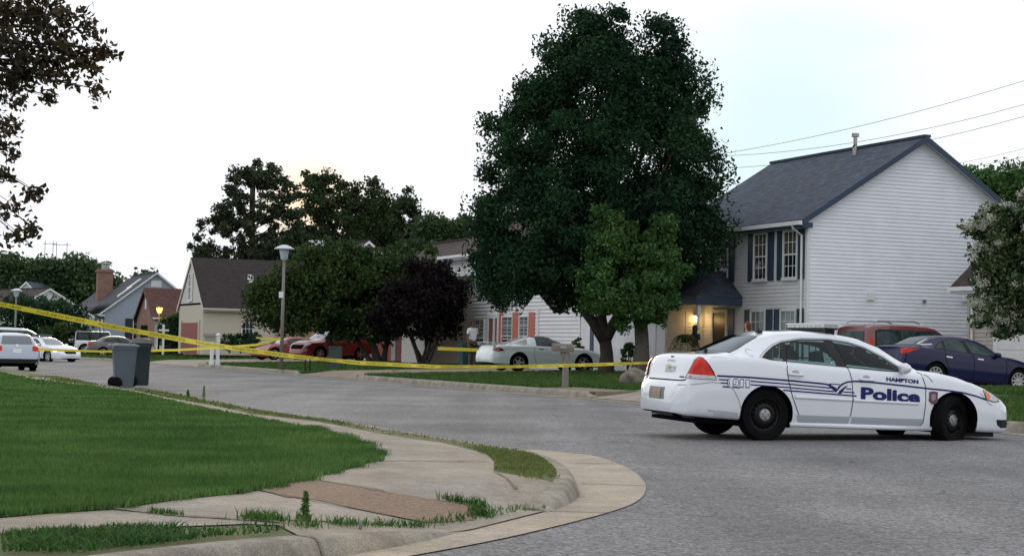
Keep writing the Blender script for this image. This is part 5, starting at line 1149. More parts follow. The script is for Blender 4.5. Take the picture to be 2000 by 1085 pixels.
# taillights
VD=(.387,.92,0)
TL=[(.055,.812),(.10,.90),(.155,1.01),(.205,1.062),(.27,1.05),(.34,.985),(.41,.89),(.455,.80)]
for md in('V','W'):
    tl=pc.decal('taillight',TL,md,REDL,off=.012,step=.03,arg=VD);pc.decal('reverse_lens',[(.052,.800),(.072,.848),(.435,.842),(.463,.790)],md,CLRL,off=.0135,step=.03,arg=VD,parent=tl)
    pc.decal('taillight_seam',[(.03,.795),(.09,.91),(.15,1.03),(.205,1.078),(.285,1.062),(.36,.985),(.43,.89),(.475,.785)],md,DARK,off=.006,step=.04,arg=VD)
# trunk face: marks seen on the left part
pc.decal('license_recess',[(-.26,.50),(-.26,.66),(.26,.66),(.26,.50)],'B',m_('recess',(.20,.21,.22),.6),off=.004);pc.decal('license_plate',[(-.155,.505),(-.155,.652),(.155,.652),(.155,.505)],'B',m_('plate_tan',(.30,.24,.17),.5,var=.2,vs=30),off=.012)
pc.text('trunk_lettering','POLICE',-.26,.86,.085,.34,m_('silver_grey',(.36,.38,.37),.4),mode='B',bold=.02)
pc.text('trunk_lettering','HAMPTON',-.16,1.0,.03,.26,m_('silver_grey2',(.36,.38,.37),.4),mode='B',bold=.02)
pc.decal('grille_emblem',[(-.085,.95),(-.03,.95),(-.03,.965),(.03,.965),(.03,.95),(.085,.95),(.085,.925),(.03,.925),(.03,.91),(-.03,.91),(-.03,.925),(-.085,.925)],'B',m_('gold_emblem',(.45,.40,.25),.3,metal=.6),off=.012,step=.03)
pc.decal('trunk_lock',[(-.05,1.06),(-.05,1.075),(.05,1.075),(.05,1.06)],'B',DARK,off=.006)
pc.decal('badge_strip',[(-.62,.80),(-.62,.815),(-.48,.815),(-.48,.80)],'B',DARK,off=.006)
mb=MB()
for l in ([(-.70,.775),(-.55,.76),(.55,.76),(.70,.775)],):
    t=pc.line(l,.014,'B',off=.004);mb.add(t.v,t.f)
mb.build('trunk_gap',DARK,pc.r,fix=False)
ex=MB();ex.lathe([(.0,.0),(.034,.0),(.036,.12)],14,'y');ex.v=[(.03+b,-.52+a,.30+c) for a,b,c in ex.v];ex.build('exhaust_pipe',DARK,pc.r,True)
t=pc.line([(.06,.70),(.4,.755),(.62,.745),(.72,.66),(.80,.52),(.83,.40)],.009,'R',off=.003);t.build('panel_gap',m_('faint_gap',(.25,.26,.28),.5),pc.r,fix=False)
t=pc.line([(4.42,.735),(4.50,.66),(4.56,.60),(4.62,.57)],.009,'R',off=.003);t.build('panel_gap',m_('faint_gap2',(.2,.21,.23),.5),pc.r,fix=False)
lw=MB();lw.box(.22,.55,-.70,.70,.275,.34);lw.box(.3,.8,-.6,.6,.25,.3);lw.build('rear_valance',BLACKP,pc.r)
fw=MB();fw.box(4.35,4.78,-.68,.68,.13,.2);fw.build('front_valance',BLACKP,pc.r)
# headlights
HLt=[(4.485,.772),(4.56,.755),(4.66,.71),(4.735,.655),(4.75,.63),(4.64,.625),(4.53,.655)]
for sd_ in('R','L'):
    hm='V' if sd_=='R' else 'W';HA=(-.12,.99,0);hl=pc.decal('headlight',HLt,hm,CLRL,off=.008,step=.025,arg=HA);pc.decal('turn_signal',[(4.50,.755),(4.55,.745),(4.60,.69),(4.555,.65),(4.52,.67)],hm,AMB,off=.010,step=.02,parent=hl,arg=HA)
    pc.decal('bumper_vent',[(4.70,.375),(5.0,.375),(5.0,.27),(4.80,.262),(4.73,.30)],sd_,BLACKP,off=.006,step=.04)
    pc.both('headlight_seam',[(4.47,.782),(4.56,.768),(4.67,.722),(4.75,.66),(4.77,.62),(4.64,.612),(4.51,.645)],m_('seam_grey',(.05,.05,.055),.5),off=.004,step=.03) if sd_=='R' else None
# livery
for sd_ in('R','L'):
    lv=MB()
    def st(l,w,tp=0): t=pc.line(l,w,sd_,off=.0055);t.build('stripe',NAVY,pc.r,fix=False)
    st([(.475,.842),(.9,.838),(1.5,.815),(2.0,.788),(2.12,.775)],.022);st([(.50,.795),(.9,.79),(1.5,.768),(2.12,.735)],.016);st([(.525,.752),(.9,.745),(1.5,.722),(2.16,.690)],.016);st([(.555,.705),(.80,.698)],.018);st([(1.42,.685),(1.9,.665),(2.5,.640)],.018)
    st([(2.34,.735),(2.42,.730)],.015);st([(2.30,.690),(2.47,.683)],.015);st([(2.1,.79),(2.25,.785)],.012)
    st([(2.22,.735),(2.28,.79),(2.36,.822),(2.46,.835),(2.7,.833),(3.2,.80),(3.6,.772),(3.9,.755),(4.15,.73),(4.35,.69),(4.52,.645)],.022)
    pc.decal('bird_emblem',[(2.0,.785),(2.08,.782),(2.15,.762),(2.22,.725),(2.30,.785),(2.36,.815),(2.42,.83),(2.34,.812),(2.28,.775),(2.19,.675),(2.12,.735),(2.07,.768)],sd_,NAVY,off=.006,step=.03)
    pc.decal('bird_emblem',[(2.215,.665),(2.26,.715),(2.33,.765),(2.37,.778),(2.31,.72),(2.275,.665)],sd_,NAVY,off=.006,step=.03)
pc.text('lettering','Police',2.565,.598,.165,.90,NAVY,bold=.044,slope=-.028)
pc.text('lettering','HAMPTON',2.95,.853,.055,.49,NAVY,bold=.045,slope=-.045)
bk=pc.decal('number_backing',[(.645,.815),(.945,.80),(.945,.71),(.66,.70)],'R',CARW,off=.0062)
ON=m_('outline_navy',(.03,.04,.16),.4)
def digit(kind,x,z,w,h,m,off,g=0):
    sh=.12
    T=lambda P:[(x+a*w+sh*b*w*.6,z+b*h-.03*(x-.69)) for a,b in P]
    if kind=='1': pc.decal('numeral',T([(.25-g,-g),(.8+g,-g),(.8+g,1+g),(.38-g,1+g),(.02-g*.6,.80),(.02-g*.6,.62-g),(.25-g,.66-g)]),'R',m,off=off,step=.03)
    else:
        o=[(.0-g,.06-g),(.16,-g),(.82,-g),(1+g,.14),(1+g,.86),(.84,1+g),(.16,1+g),(0-g,.86),(0-g,.46),(.16,.34-g),(.62,.34-g),(.62,.20),(0-g,.20+g)]
        hole=[(.36+g*.5,.54+g*.5),(.64-g*.5,.54+g*.5),(.64-g*.5,.80-g*.5),(.36+g*.5,.80-g*.5)]
        pc.decal('numeral',T(o),'R',m,off=off,step=.03,holes=[T(hole)])
for i,k_ in enumerate('911'):
    x_=.70+i*.083
    digit(k_,x_,.716,.07,.088,ON,.0072,.13);digit(k_,x_,.716,.07,.088,CARW,.0085,0)
t=pc.line([(.655,.815),(.635,.80),(.628,.76),(.635,.72),(.66,.70)],.02,'R',off=.0075);t.build('phone_emblem',m_('outline_navy2',(.07,.085,.20),.4),pc.r,fix=False)
t=pc.line([(.655,.812),(.638,.80),(.632,.76),(.639,.72),(.66,.705)],.009,'R',off=.0085);t.build('phone_emblem',CARW,pc.r,fix=False)
bd=[(3.60,.725),(3.625,.732),(3.67,.74),(3.715,.732),(3.74,.725),(3.735,.66),(3.745,.61),(3.715,.575),(3.67,.555),(3.625,.575),(3.595,.61),(3.605,.66)]
b0=pc.decal('badge_emblem',bd,'R',m_('badge_navy',(.03,.03,.09),.4,c2=(.16,.06,.08),vs=45),off=.006,step=.03)
pc.decal('badge_centre',[(3.64,.70),(3.70,.70),(3.71,.64),(3.67,.60),(3.63,.64)],'R',m_('badge_mid',(.30,.20,.24),.4),off=.0075,step=.03,parent=b0)
pc.wheels('steel',steer=math.radians(26),w=.22)
an=MB();an.box(1.33,1.40,-.28,-.2,1.432,1.47);an.tube([(1.36,-.24,1.46),(1.37,-.24,1.50)],.01,6);an.build('antenna_fin',BLACKP,pc.r);an=MB();an.box(.50,.54,-.42,-.38,1.12,1.19);an.build('trunk_antenna',BLACKP,pc.r)
# light bar
lb=MB();lb.box(2.19,2.39,-.56,.56,1.515,1.54);lb=lb.build('light_bar',BLACKP,pc.r)
hb=MB();
for k in range(9):
    y0=-.56+k*.1245;hb.box(2.185,2.395,y0+.006,y0+.118,1.542,1.583)
hb.build('light_lens',m_('bar_lens',(.50,.54,.53),.15,coat=.7,c2=(.28,.31,.31),vs=14),lb);hb=MB();hb.box(2.175,2.405,-.57,.57,1.584,1.602);hb.build('light_cover',m_('bar_cover',(.62,.66,.64),.3,coat=.3),lb)
ft=MB();ft.box(2.22,2.36,-.52,-.44,1.44,1.515);ft.box(2.22,2.36,.44,.52,1.44,1.515);ft.box(2.26,2.34,-.4,.4,1.475,1.515);ft.build('bar_foot',BLACKP,lb)
# ---------------------------------------------------------------- generic cars
def scaled(b,L,H,W,wx=None,**k):
    sx=L/b['L'];sz=H/max(p[1] for p in b['top']);sy=W/2/max(p[1] for p in b['wid'])
    d=dict(b);d['L']=L
    for n in('top','belt','bot'): d[n]=[(x*sx,z*sz) for x,z in b[n]]
    for n in('wid','rw'): d[n]=[(x*sx,z*sy) for x,z in b[n]]
    d['wx']=wx or tuple(x*sx for x in b['wx']);d.update(k);d['_s']=(sx,sz);return d
def sc(pts,s): return [(x*s[0],z*s[1]) for x,z in pts]
PANES=[[(1.19,1.105),(1.3,1.19),(1.40,1.25),(1.455,1.275),(1.435,1.072),(1.27,1.085)],[(1.50,1.07),(1.545,1.305),(1.8,1.352),(2.13,1.36),(2.225,1.03)],[(2.27,1.36),(2.5,1.336),(2.73,1.272),(2.98,1.152),(3.15,1.06),(3.2,.992),(2.9,.999),(2.385,1.026)]]
def gensedan(name,label,L,H,W,paint,loc,z,rz,kind='ten',gm=CGL,tail=True,group=None,lit=False,**k):
    sp=scaled(SEDAN,L,H,W,**k);c=Car(name,label,'car',sp,paint,loc,rz,step=.05,group=group);c.r.location=(loc[0],loc[1],z);s=sp['_s']
    c.glass(sc(DLO,s),[sc(p,s) for p in PANES],[(x*s[0],y) for x,y in [(.775,.58),(1.05,.52),(1.235,.47)]],[(x*s[0],y) for x,y in [(2.80,.48),(3.2,.57),(3.52,.64)]],gm=gm,rm=CGL2)
    c.gaps([sc(l,s) for l in [[(1.487,1.055),(1.475,.95),(1.50,.80),(1.64,.42),(1.70,.29)],[(2.385,1.02),(2.43,.85),(2.45,.60),(2.40,.25)],[(3.50,.955),(3.55,.8),(3.555,.60),(3.5,.26)]]],.014)
    for sd_ in('R','L'):
        c.decal('headlight',sc(HLt,s),sd_,m_('lit_headlight',(1,1,.9),emit=(1,.93,.72),es=12) if lit else CLRL,off=.008,step=.04)
        for x in(1.6,2.65):
            t=c.line(sc([(x-.1,.885),(x+.1,.875)],s),.03,sd_,off=.012);t.build('door_handle',CHR,c.r,fix=False)
    for md in('V','W') if tail else (): c.decal('taillight',sc(TL,s),md,REDL,off=.012,step=.04,arg=VD)
    c.mirrors(3.2*s[0],1.03*s[1],paint,W/2+.01);c.wheels(kind)
    c.decal('license_plate',[(-.155,.52),(-.155,.66),(.155,.66),(.155,.52)],'B',WHITEP,off=.008)
    return c
AN=math.atan2(.379,.925)
def place(px,py,h=None): 
    p=lot(px,py);return p,zlot(*p)
# blue sedan, right
BLUEP=m_('navy_car_paint',(.0025,.005,.048),.25,coat=.22,spec=.3)
X0=at(1745,650,45.5)
bs=gensedan('blue_sedan','dark navy blue sedan parked right of and behind the police car',4.95,1.47,1.86,BLUEP,(X0[0]-.15,46.4),zlot(12,46)-.02,AN-.02,'ten',tail=False)
bs.r.rotation_euler=(0,.045,AN-.02)
t=bs.line(sc([(1.06,1.19),(1.35,1.262),(1.6,1.285)],bs.sp['_s']),.02,'R',off=.01)
t=bs.line(sc([(.75,1.16),(.95,1.175),(1.13,1.195)],bs.sp['_s']),.025,'R',off=.012);t.build('chrome_strip',CHR,bs.r,fix=False)
bs.decal('taillight_bar',[(.06,.93),(.10,1.01),(.62,1.03),(.40,.975),(.24,.90),(.10,.87)],'V',REDL,off=.014,step=.04,arg=VD)
# red minivan
VAN=dict(L=5.1,wx=(1.0,4.05),wr=.345,crown=.07,
 top=[(0,.70),(.03,.90),(.06,1.05),(.12,1.45),(.2,1.68),(.35,1.74),(1,1.78),(2,1.79),(2.9,1.76),(3.3,1.70),(3.7,1.52),(4.1,1.25),(4.35,1.10),(4.7,1.0),(4.95,.85),(5.05,.65),(5.1,.5)],
 belt=[(0,.62),(.05,.95),(.15,1.08),(.5,1.10),(2,1.08),(3.4,1.02),(4.2,.98),(4.7,.86),(5,.62),(5.1,.42)],bot=[(0,.35),(.4,.26),(1.5,.2),(3.6,.2),(4.8,.2),(5.1,.3)],
 wid=[(0,.78),(.03,.86),(.1,.92),(.4,.96),(1,.98),(4,.98),(4.5,.94),(4.8,.84),(5,.65),(5.1,.45)],rw=[(0,.7),(.2,.72),(.5,.72),(3,.72),(3.6,.72),(4.3,.8),(4.7,.7),(5.1,.35)])
def boxcar(name,label,cat,spec,paint,loc,z,rz,dlo,panes,kind='five',rear=None,wind=None,gm=CGL,**k):
    c=Car(name,label,cat,spec,paint,loc,rz,step=.05);c.r.location=(loc[0],loc[1],z);c.glass(dlo,panes,None,wind,gm=gm,rm=CGL2)
    if rear: c.decal('rear_window',rear,'B',gm,off=.008,step=.08)
    c.wheels(kind);return c
REDP=m_('red_car_paint',(.13,.014,.014),.28,coat=.8)
vx=at(1612,650,49.6)
vl=at(1625,700,49.8)
VAN2=dict(VAN);kx=.80
VAN2['L']=5.1*kx;VAN2['wx']=(.8,3.2)
for n_ in ('top','belt','bot','wid','rw'): VAN2[n_]=[(x*kx,z) for x,z in VAN[n_]]
mvs=lambda L_:[(x*kx,z) for x,z in L_]
mv=boxcar('red_minivan','red minivan with roof rails parked behind the navy sedan','minivan',VAN2,REDP,(vl[0]+.45,49.6),zlot(10,50)-.06,AN+.08,mvs(
 [(.32,1.13),(.42,1.56),(.6,1.62),(3.3,1.58),(3.7,1.42),(4.15,1.15),(4.1,1.05)]),[mvs(q_) for q_ in [[(.4,1.16),(.48,1.53),(1.45,1.585),(1.5,1.13)],[(1.58,1.13),(1.55,1.585),(2.65,1.575),(2.75,1.10)],[(2.82,1.10),(2.75,1.57),(3.25,1.54),(3.5,1.44),(3.6,1.07)]]],wind=mvs([(3.42,.60),(3.9,.66),(4.3,.74)]))
for q in(-1,1):
    mb=MB();mb.tube([(.4,q*.62,1.80),(.55,q*.62,1.86),(1.9,q*.62,1.87),(2.1,q*.62,1.81)],.022,6);mb.build('roof_rail',METAL,mv.r,True)
for sd_ in('R','L'): mv.decal('taillight',[(.03,.95),(.05,1.3),(.2,1.42),(.22,1.0)],sd_,REDL,off=.01,step=.06)
mv.decal('rear_window',[(-.62,1.12),(-.55,1.55),(.55,1.55),(.62,1.12)],'B',CGL,off=.01,step=.08)
# white coupe
COUPE=dict(L=4.9,wx=(1.08,3.65),wr=.325,arch=.37,
 top=[(0,.55),(.02,.66),(.06,.70),(.12,.76),(.16,.90),(.2,.955),(.35,.965),(.6,.955),(1.0,1.05),(1.5,1.20),(1.8,1.265),(2.1,1.285),(2.4,1.26),(2.75,1.14),(3.1,.985),(3.3,.93),(3.8,.88),(4.3,.78),(4.6,.68),(4.8,.56),(4.9,.44)],
 belt=[(0,.48),(.06,.62),(.14,.78),(.25,.90),(1,.93),(1.6,.915),(2.5,.88),(3.2,.855),(3.7,.83),(4.2,.73),(4.6,.60),(4.8,.48),(4.9,.36)],
 bot=[(0,.32),(.2,.26),(1,.2),(3.8,.17),(4.6,.17),(4.9,.25)],
 wid=[(0,.62),(.03,.74),(.1,.84),(.3,.90),(1,.935),(2.3,.90),(3.7,.935),(4.3,.88),(4.6,.78),(4.8,.6),(4.9,.4)],
 rw=[(0,.5),(.3,.66),(.9,.62),(1.5,.54),(2.2,.53),(2.6,.58),(3.1,.70),(3.8,.68),(4.5,.5),(4.9,.3)])
p=lotY(1014,61)
ca_,sa_=math.cos(AN),math.sin(AN)
WCOUP=m_('white_coupe_paint',(.66,.73,.74),.25,coat=.8)
cx,cy=p[0]-1.08*ca_-.9*sa_,p[1]-1.08*sa_+.9*ca_
cp_=Car('white_coupe','white two door sports coupe parked in front of the garages','car',COUPE,WCOUP,(cx,cy),AN,step=.05);cp_.r.location=(cx,cy,zlot(cx+2,cy)+.02)
cp_.glass([(.72,.97),(1.1,1.06),(1.55,1.19),(1.8,1.225),(1.70,.945)],[[(.80,.975),(1.12,1.055),(1.5,1.165),(1.52,1.15),(1.42,.96)]],[(.62,.55),(1.1,.52),(1.62,.47)],[(2.5,.47),(2.9,.58),(3.15,.65)],rm=CGL2,gm=CGL2,surround=WCOUP)
cp_.both('window',[(1.78,.935),(1.83,1.215),(2.1,1.235),(2.4,1.20),(2.75,1.08),(2.98,.965),(2.98,.905)],CGL,off=.006)
cp_.both('roof_panel',[(1.80,1.235),(2.1,1.262),(2.42,1.225),(2.40,1.21),(2.1,1.242),(1.83,1.222)],BLACKP,off=.01)
P=[(1.75,-.47),(2.1,-.48),(2.45,-.46),(2.45,.46),(2.1,.48),(1.75,.47)];cp_.decal('roof_panel',P,'T',BLACKP,off=.006,step=.08)
cp_.gaps([[(1.72,.90),(1.66,.7),(1.70,.45),(1.8,.25)],[(3.02,.85),(3.06,.6),(3.0,.25)]],.014);cp_.both('door_handle',[(1.86,.80),(1.86,.83),(2.05,.825),(2.05,.795)],DARK,off=.006)
spo=MB();spo.box(.06,.32,-.72,.72,1.01,1.035);spo.box(.1,.25,-.72,-.66,.93,1.01);spo.box(.1,.25,.66,.72,.93,1.01);spo.build('spoiler',WCOUP,cp_.r,True)
for md in('V','W'): cp_.decal('taillight',[(.03,.74),(.10,.86),(.40,.83),(.50,.75),(.3,.70)],md,m_('dark_red_lens',(.16,.02,.02),.2,coat=.5),off=.012,step=.04,arg=VD)
cp_.mirrors(2.9,.93,WCOUP,.93);cp_.wheels('five')
# small red car and red SUV left of centre, nose towards the left/street
SUV=dict(L=4.5,wx=(.85,3.5),wr=.36,crown=.07,arch=.42,
 top=[(0,.80),(.03,.98),(.08,1.10),(.2,1.45),(.35,1.62),(.6,1.68),(1.5,1.72),(2.2,1.68),(2.5,1.60),(2.9,1.38),(3.2,1.16),(3.5,1.10),(4.0,1.04),(4.25,.95),(4.4,.75),(4.5,.5)],
 belt=[(0,.7),(.05,.9),(.15,1.05),(.5,1.10),(2,1.06),(3.1,1.02),(3.9,.96),(4.2,.86),(4.4,.66),(4.5,.42)],bot=[(0,.42),(.4,.3),(1.3,.26),(3.2,.26),(4.2,.24),(4.5,.34)],
 wid=[(0,.76),(.05,.86),(.2,.90),(.8,.92),(3.4,.92),(4,.88),(4.3,.76),(4.45,.6),(4.5,.5)],rw=[(0,.66),(.3,.64),(.6,.63),(2.2,.62),(2.8,.66),(3.2,.74),(4,.7),(4.5,.45)])
Ys=92;q=at(640,690,Ys);AL=math.pi+AN+.35
def suv(name,label,paint,loc,z,rz,kind='five'):
    c=boxcar(name,label,'suv',SUV,paint,loc,z,rz,[(.22,1.15),(.42,1.52),(.7,1.58),(2.2,1.56),(2.6,1.44),(3.05,1.12),(3.0,1.07)],[[(.32,1.16),(.46,1.47),(.95,1.52),(1.0,1.13)],[(1.05,1.13),(1.02,1.53),(1.75,1.54),(1.85,1.10)],[(1.92,1.10),(1.83,1.54),(2.2,1.52),(2.5,1.43),(2.85,1.12)]],kind,wind=[(2.48,.52),(2.85,.60),(3.2,.68)])
    for sd_ in('R','L'):
        c.decal('headlight',[(4.05,.86),(4.1,.95),(4.3,.88),(4.38,.78),(4.2,.78)],sd_,CLRL,off=.01,step=.05);c.decal('taillight',[(.03,.85),(.06,1.1),(.2,1.2),(.28,.9)],sd_,REDL,off=.01,step=.05)
    c.decal('grille',[(-.5,.60),(-.55,.82),(.55,.82),(.5,.60)],'F',DARK,off=.01,step=.06)
    c.mirrors(2.95,1.12,BLACKP,.93);return c
RB=m_('bright_red_paint',(.23,.014,.014),.3,coat=.7)
suv('red_suv','red suv parked under the broad dome shaped tree',RB,(q[0]+1.9,Ys+.3),zlot(q[0],Ys)+.02,AL)
rp=at(520,690,97);gensedan('red_car','small red car nose left beside the street lamp pole',4.2,1.35,1.75,RB,(rp[0]+2.9,98),zlot(rp[0],97)+.0,AL-.1,'five')
rt=at(715,690,100);suv('red_truck','dark red vehicle mostly hidden behind the trunk of the dome shaped tree',m_('maroon_paint',(.10,.015,.015),.3,coat=.6),(rt[0]+2.9,101),zlot(rt[0],100)+.02,AL-.05)
# far left group
WAG=m_('silver_blue_paint',(.40,.45,.54),.28,coat=.6,metal=.2)
zV=G(-19.5,66)-.02
v0=at(33,718,64)
u_ang=math.atan2(.925,-.379)
wg=boxcar('silver_wagon','silver blue wagon seen from behind parked on the near kerb at far left','car',
 dict(L=4.6,wx=(.95,3.6),wr=.32,crown=.07,top=[(0,.6),(.03,.78),(.06,.95),(.1,1.02),(.25,1.22),(.45,1.40),(.8,1.45),(1.8,1.49),(2.4,1.45),(2.9,1.25),(3.3,1.0),(3.8,.93),(4.3,.8),(4.5,.62),(4.6,.45)],belt=[(0,.55),(.05,.8),(.12,.95),(.5,.98),(2.5,.94),(3.4,.9),(4.2,.74),(4.6,.4)],bot=[(0,.34),(.3,.28),(1.3,.2),(4,.2),(4.6,.3)],wid=[(0,.74),(.04,.82),(.15,.86),(.6,.88),(3.6,.88),(4.2,.8),(4.5,.6),(4.6,.45)],rw=[(0,.66),(.3,.6),(.6,.57),(2.4,.56),(3.2,.68),(4,.64),(4.6,.35)]),
 WAG,(v0[0],64),zV,u_ang+.05,[(.42,1.0),(.6,1.30),(1.8,1.37),(2.5,1.33),(3.0,1.05),(2.9,.97)],[[(.5,1.01),(.65,1.27),(1.1,1.31),(1.15,1.0)],[(1.2,1.0),(1.17,1.32),(1.85,1.34),(1.95,.99)],[(2.0,.99),(1.92,1.34),(2.45,1.28),(2.8,1.05),(2.8,.99)]],rear=[(-.58,1.05),(-.50,1.36),(.50,1.36),(.58,1.05)],gm=CGL2)
for q_ in(-1,1): wg.decal('taillight',[(q_*.56,.80),(q_*.56,.98),(q_*.80,.98),(q_*.80,.80)],'B',REDL,off=.012,step=.05)
wg.decal('license_plate',[(-.16,.72),(-.16,.88),(.16,.88),(.16,.72)],'B',WHITEP,off=.012);wg.decal('rear_bumper',[(-.8,.34),(-.8,.50),(.8,.50),(.8,.34)],'B',BLACKP,off=.008,step=.08)
wg.decal('round_emblem',[(.05*math.cos(a),1.0+.05*math.sin(a)) for a in np.linspace(0,6.2,12)],'B',CHR,off=.014,step=.03)
zP=G(-26,98)-.05
pf_=at(128,703,96);fa=math.atan2(-.62,.78)
fp=gensedan('police_car','distant white police car facing us with headlights on at the far left',4.95,1.46,1.85,CARW,(pf_[0]-3.6,96+3.3),zP,fa,'five',lit=True)
lb=MB();lb.box(2.0,2.3,-.58,.58,1.49,1.60);lb.build('light_bar',m_('bar_lens_far',(.10,.12,.16),.2),fp.r)
fp.decal('grille',[(-.35,.52),(-.4,.64),(.4,.64),(.35,.52)],'F',DARK,off=.01);fp.decal('license_plate',[(-.15,.36),(-.15,.46),(.15,.46),(.15,.36)],'F',WHITEP,off=.01)
fp.text('lettering','Police',2.45,.62,.14,.8,NAVY,bold=.04)
wv=at(45,690,118);zz=lambda x,y:zlot(x,y)+.0
boxcar('white_van','white van parked behind the silver wagon at far left','van',VAN,CARW,(wv[0]-2.9,117),zz(-38,117)+.15,AN-.1,[(.32,1.13),(.42,1.56),(.6,1.62),(3.3,1.58),(3.7,1.42),(4.15,1.15),(4.1,1.05)],[[(.4,1.16),(.48,1.53),(1.45,1.585),(1.5,1.13)],[(1.58,1.13),(1.55,1.585),(2.65,1.575),(2.75,1.10)],[(2.82,1.10),(2.75,1.57),(3.25,1.54),(3.5,1.44),(3.6,1.07)]],wind=[(3.42,.60),(3.9,.66),(4.3,.74)])
jl=at(143,690,128)
JEEP=dict(L=4.3,wx=(.75,3.4),wr=.40,crown=.03,arch=.46,top=[(0,.8),(.03,1.1),(.06,1.70),(.12,1.80),(2.5,1.80),(2.62,1.76),(2.85,1.2),(2.9,1.12),(4.1,1.05),(4.2,.95),(4.25,.6),(4.3,.5)],belt=[(0,.75),(.06,1.06),(.3,1.08),(2.8,1.08),(4.1,.98),(4.25,.55),(4.3,.45)],bot=[(0,.5),(.3,.42),(4,.42),(4.3,.5)],wid=[(0,.74),(.05,.78),(2.8,.80),(4.1,.72),(4.3,.68)],rw=[(0,.66),(2.6,.66),(2.9,.68),(4.2,.62),(4.3,.6)])
je=boxcar('white_jeep','boxy white off road vehicle with black soft top beside the far left driveway','car',JEEP,CARW,(jl[0],128),zz(-38,128)+.05,AN-.05,[(.1,1.12),(.12,1.74),(2.5,1.74),(2.75,1.12)],[[(.25,1.2),(.25,1.62),(1.0,1.62),(1.0,1.2)],[(1.2,1.15),(1.2,1.68),(1.8,1.68),(1.8,1.15)],[(1.95,1.15),(1.95,1.68),(2.45,1.68),(2.6,1.15)]],wind=None)
je.decal('soft_top',[(.05,-.66),(1.3,-.66),(1.3,.66),(.05,.66)],'T',BLACKP,off=.01,step=.1)
gl=at(163,690,118)
gensedan('grey_sedan','grey sedan with pale roof parked on the lawn side driveway at far left',4.95,1.48,1.88,m_('grey_car_paint',(.10,.105,.11),.3,coat=.6),(gl[0],118.5),zz(-34,118)+.0,AN-.12,'five')
wt=at(275,690,118)
tr=boxcar('white_pickup','white pickup truck partly hidden behind the yellow yard lamp','truck',JEEP,CARW,(wt[0]+.4,121),zz(-28,121)-.1,AN-.1,[(.1,1.12),(.12,1.74),(2.5,1.74),(2.75,1.12)],[[(.25,1.2),(.25,1.62),(1.0,1.62),(1.0,1.2)],[(1.2,1.15),(1.2,1.68),(2.45,1.68),(2.6,1.15)]],wind=None)
tr.decal('red_stripe',[(.2,.9),(.2,1.0),(4.0,.96),(4.0,.87)],'R',REDD,off=.01,step=.1)
# ---------------------------------------------------------------- bins
def bin_(label,px,py,body,rz,h=1.1,w=.62,d=.72,trash_z=None,dY=0):
    p=gp(px,py,.02);r=empty('wheelie_bin',(p[0],p[1]+dY,G(*p)+.02),rz,label,'trash bin')
    mb=MB();n=9;rows=[(.04,.74),(.10,.76),(.5,.86),(.86,.96),(.88,1.0),(.93,1.0)]
    def loop(k,z): 
        a,b=w/2*k,d/2*k;c=.05
        return [(-a+c,-b,z),(a-c,-b,z),(a,-b+c,z),(a,b-c,z),(a-c,b,z),(-a+c,b,z),(-a,b-c,z),(-a,-b+c,z)]
    for z,k in rows: mb.v+=loop(k,z*h)
    for i in range(len(rows)-1):
        for j in range(8): mb.f.append((i*8+j,i*8+(j+1)%8,(i+1)*8+(j+1)%8,(i+1)*8+j))
    mb.f.append(tuple(range(8))[::-1]);mb.f.append(tuple(range(len(rows)*8-8,len(rows)*8)))
    mb.build('body',body,r,25)
    lb=MB()
    for z,k in ((.93,1.06),(.955,1.07),(.975,1.0),(1.0,.7)): lb.v+=[(x+.02,y,zz_) for x,y,zz_ in loop(k,z*h)]
    for i in range(3):
        for j in range(8): lb.f.append((i*8+j,i*8+(j+1)%8,(i+1)*8+(j+1)%8,(i+1)*8+j))
    lb.f.append(tuple(range(24,32)));lb.f.append(tuple(range(8))[::-1]);lb.build('lid',body,r,30)
    hd=MB();hd.tube([(-w*.56,-d*.3,.91*h),(-w*.70,-d*.28,.92*h),(-w*.70,d*.28,.92*h),(-w*.56,d*.3,.91*h)],.018,8);hd.build('handle',body,r,True)
    for q in(-1,1):
        wb=MB();wb.lathe([(0,-.025),(.12,-.025),(.15,-.01),(.15,.01),(.12,.025),(0,.025)],20,'y',(-w*.36,q*(d/2+.0),.15));wb.build('wheel',TYRE,r,True)
    return r
BINB=m_('blue_grey_plastic',(.075,.10,.125),.55,var=.08,vs=3);BIND=m_('dark_green_plastic',(.014,.025,.028),.5,var=.1)
bin_('grey blue wheelie bin standing at the kerb in front of the dark bin',241,759,BINB,math.radians(18),1.10,.58,.66)
bin_('dark green black wheelie bin standing behind the grey one',258,757,BIND,math.radians(14),1.17,.56,.62,dY=.8)
bt=empty('small_bin',(*gp(280,757,.02),0),0,'small dark lidded bin behind the two wheelie bins','trash bin');q=at(277,672,47);bt.location=(q[0],47,G(q[0],47))
mb=MB();mb.lathe([(.0,0),(.22,0),(.25,1.15),(.0,1.15)],12);mb.build('body',BIND,bt,30);mb=MB();mb.lathe([(.28,1.15),(.28,1.22),(.1,1.3),(0,1.3)],12);mb.build('lid',BIND,bt,30)
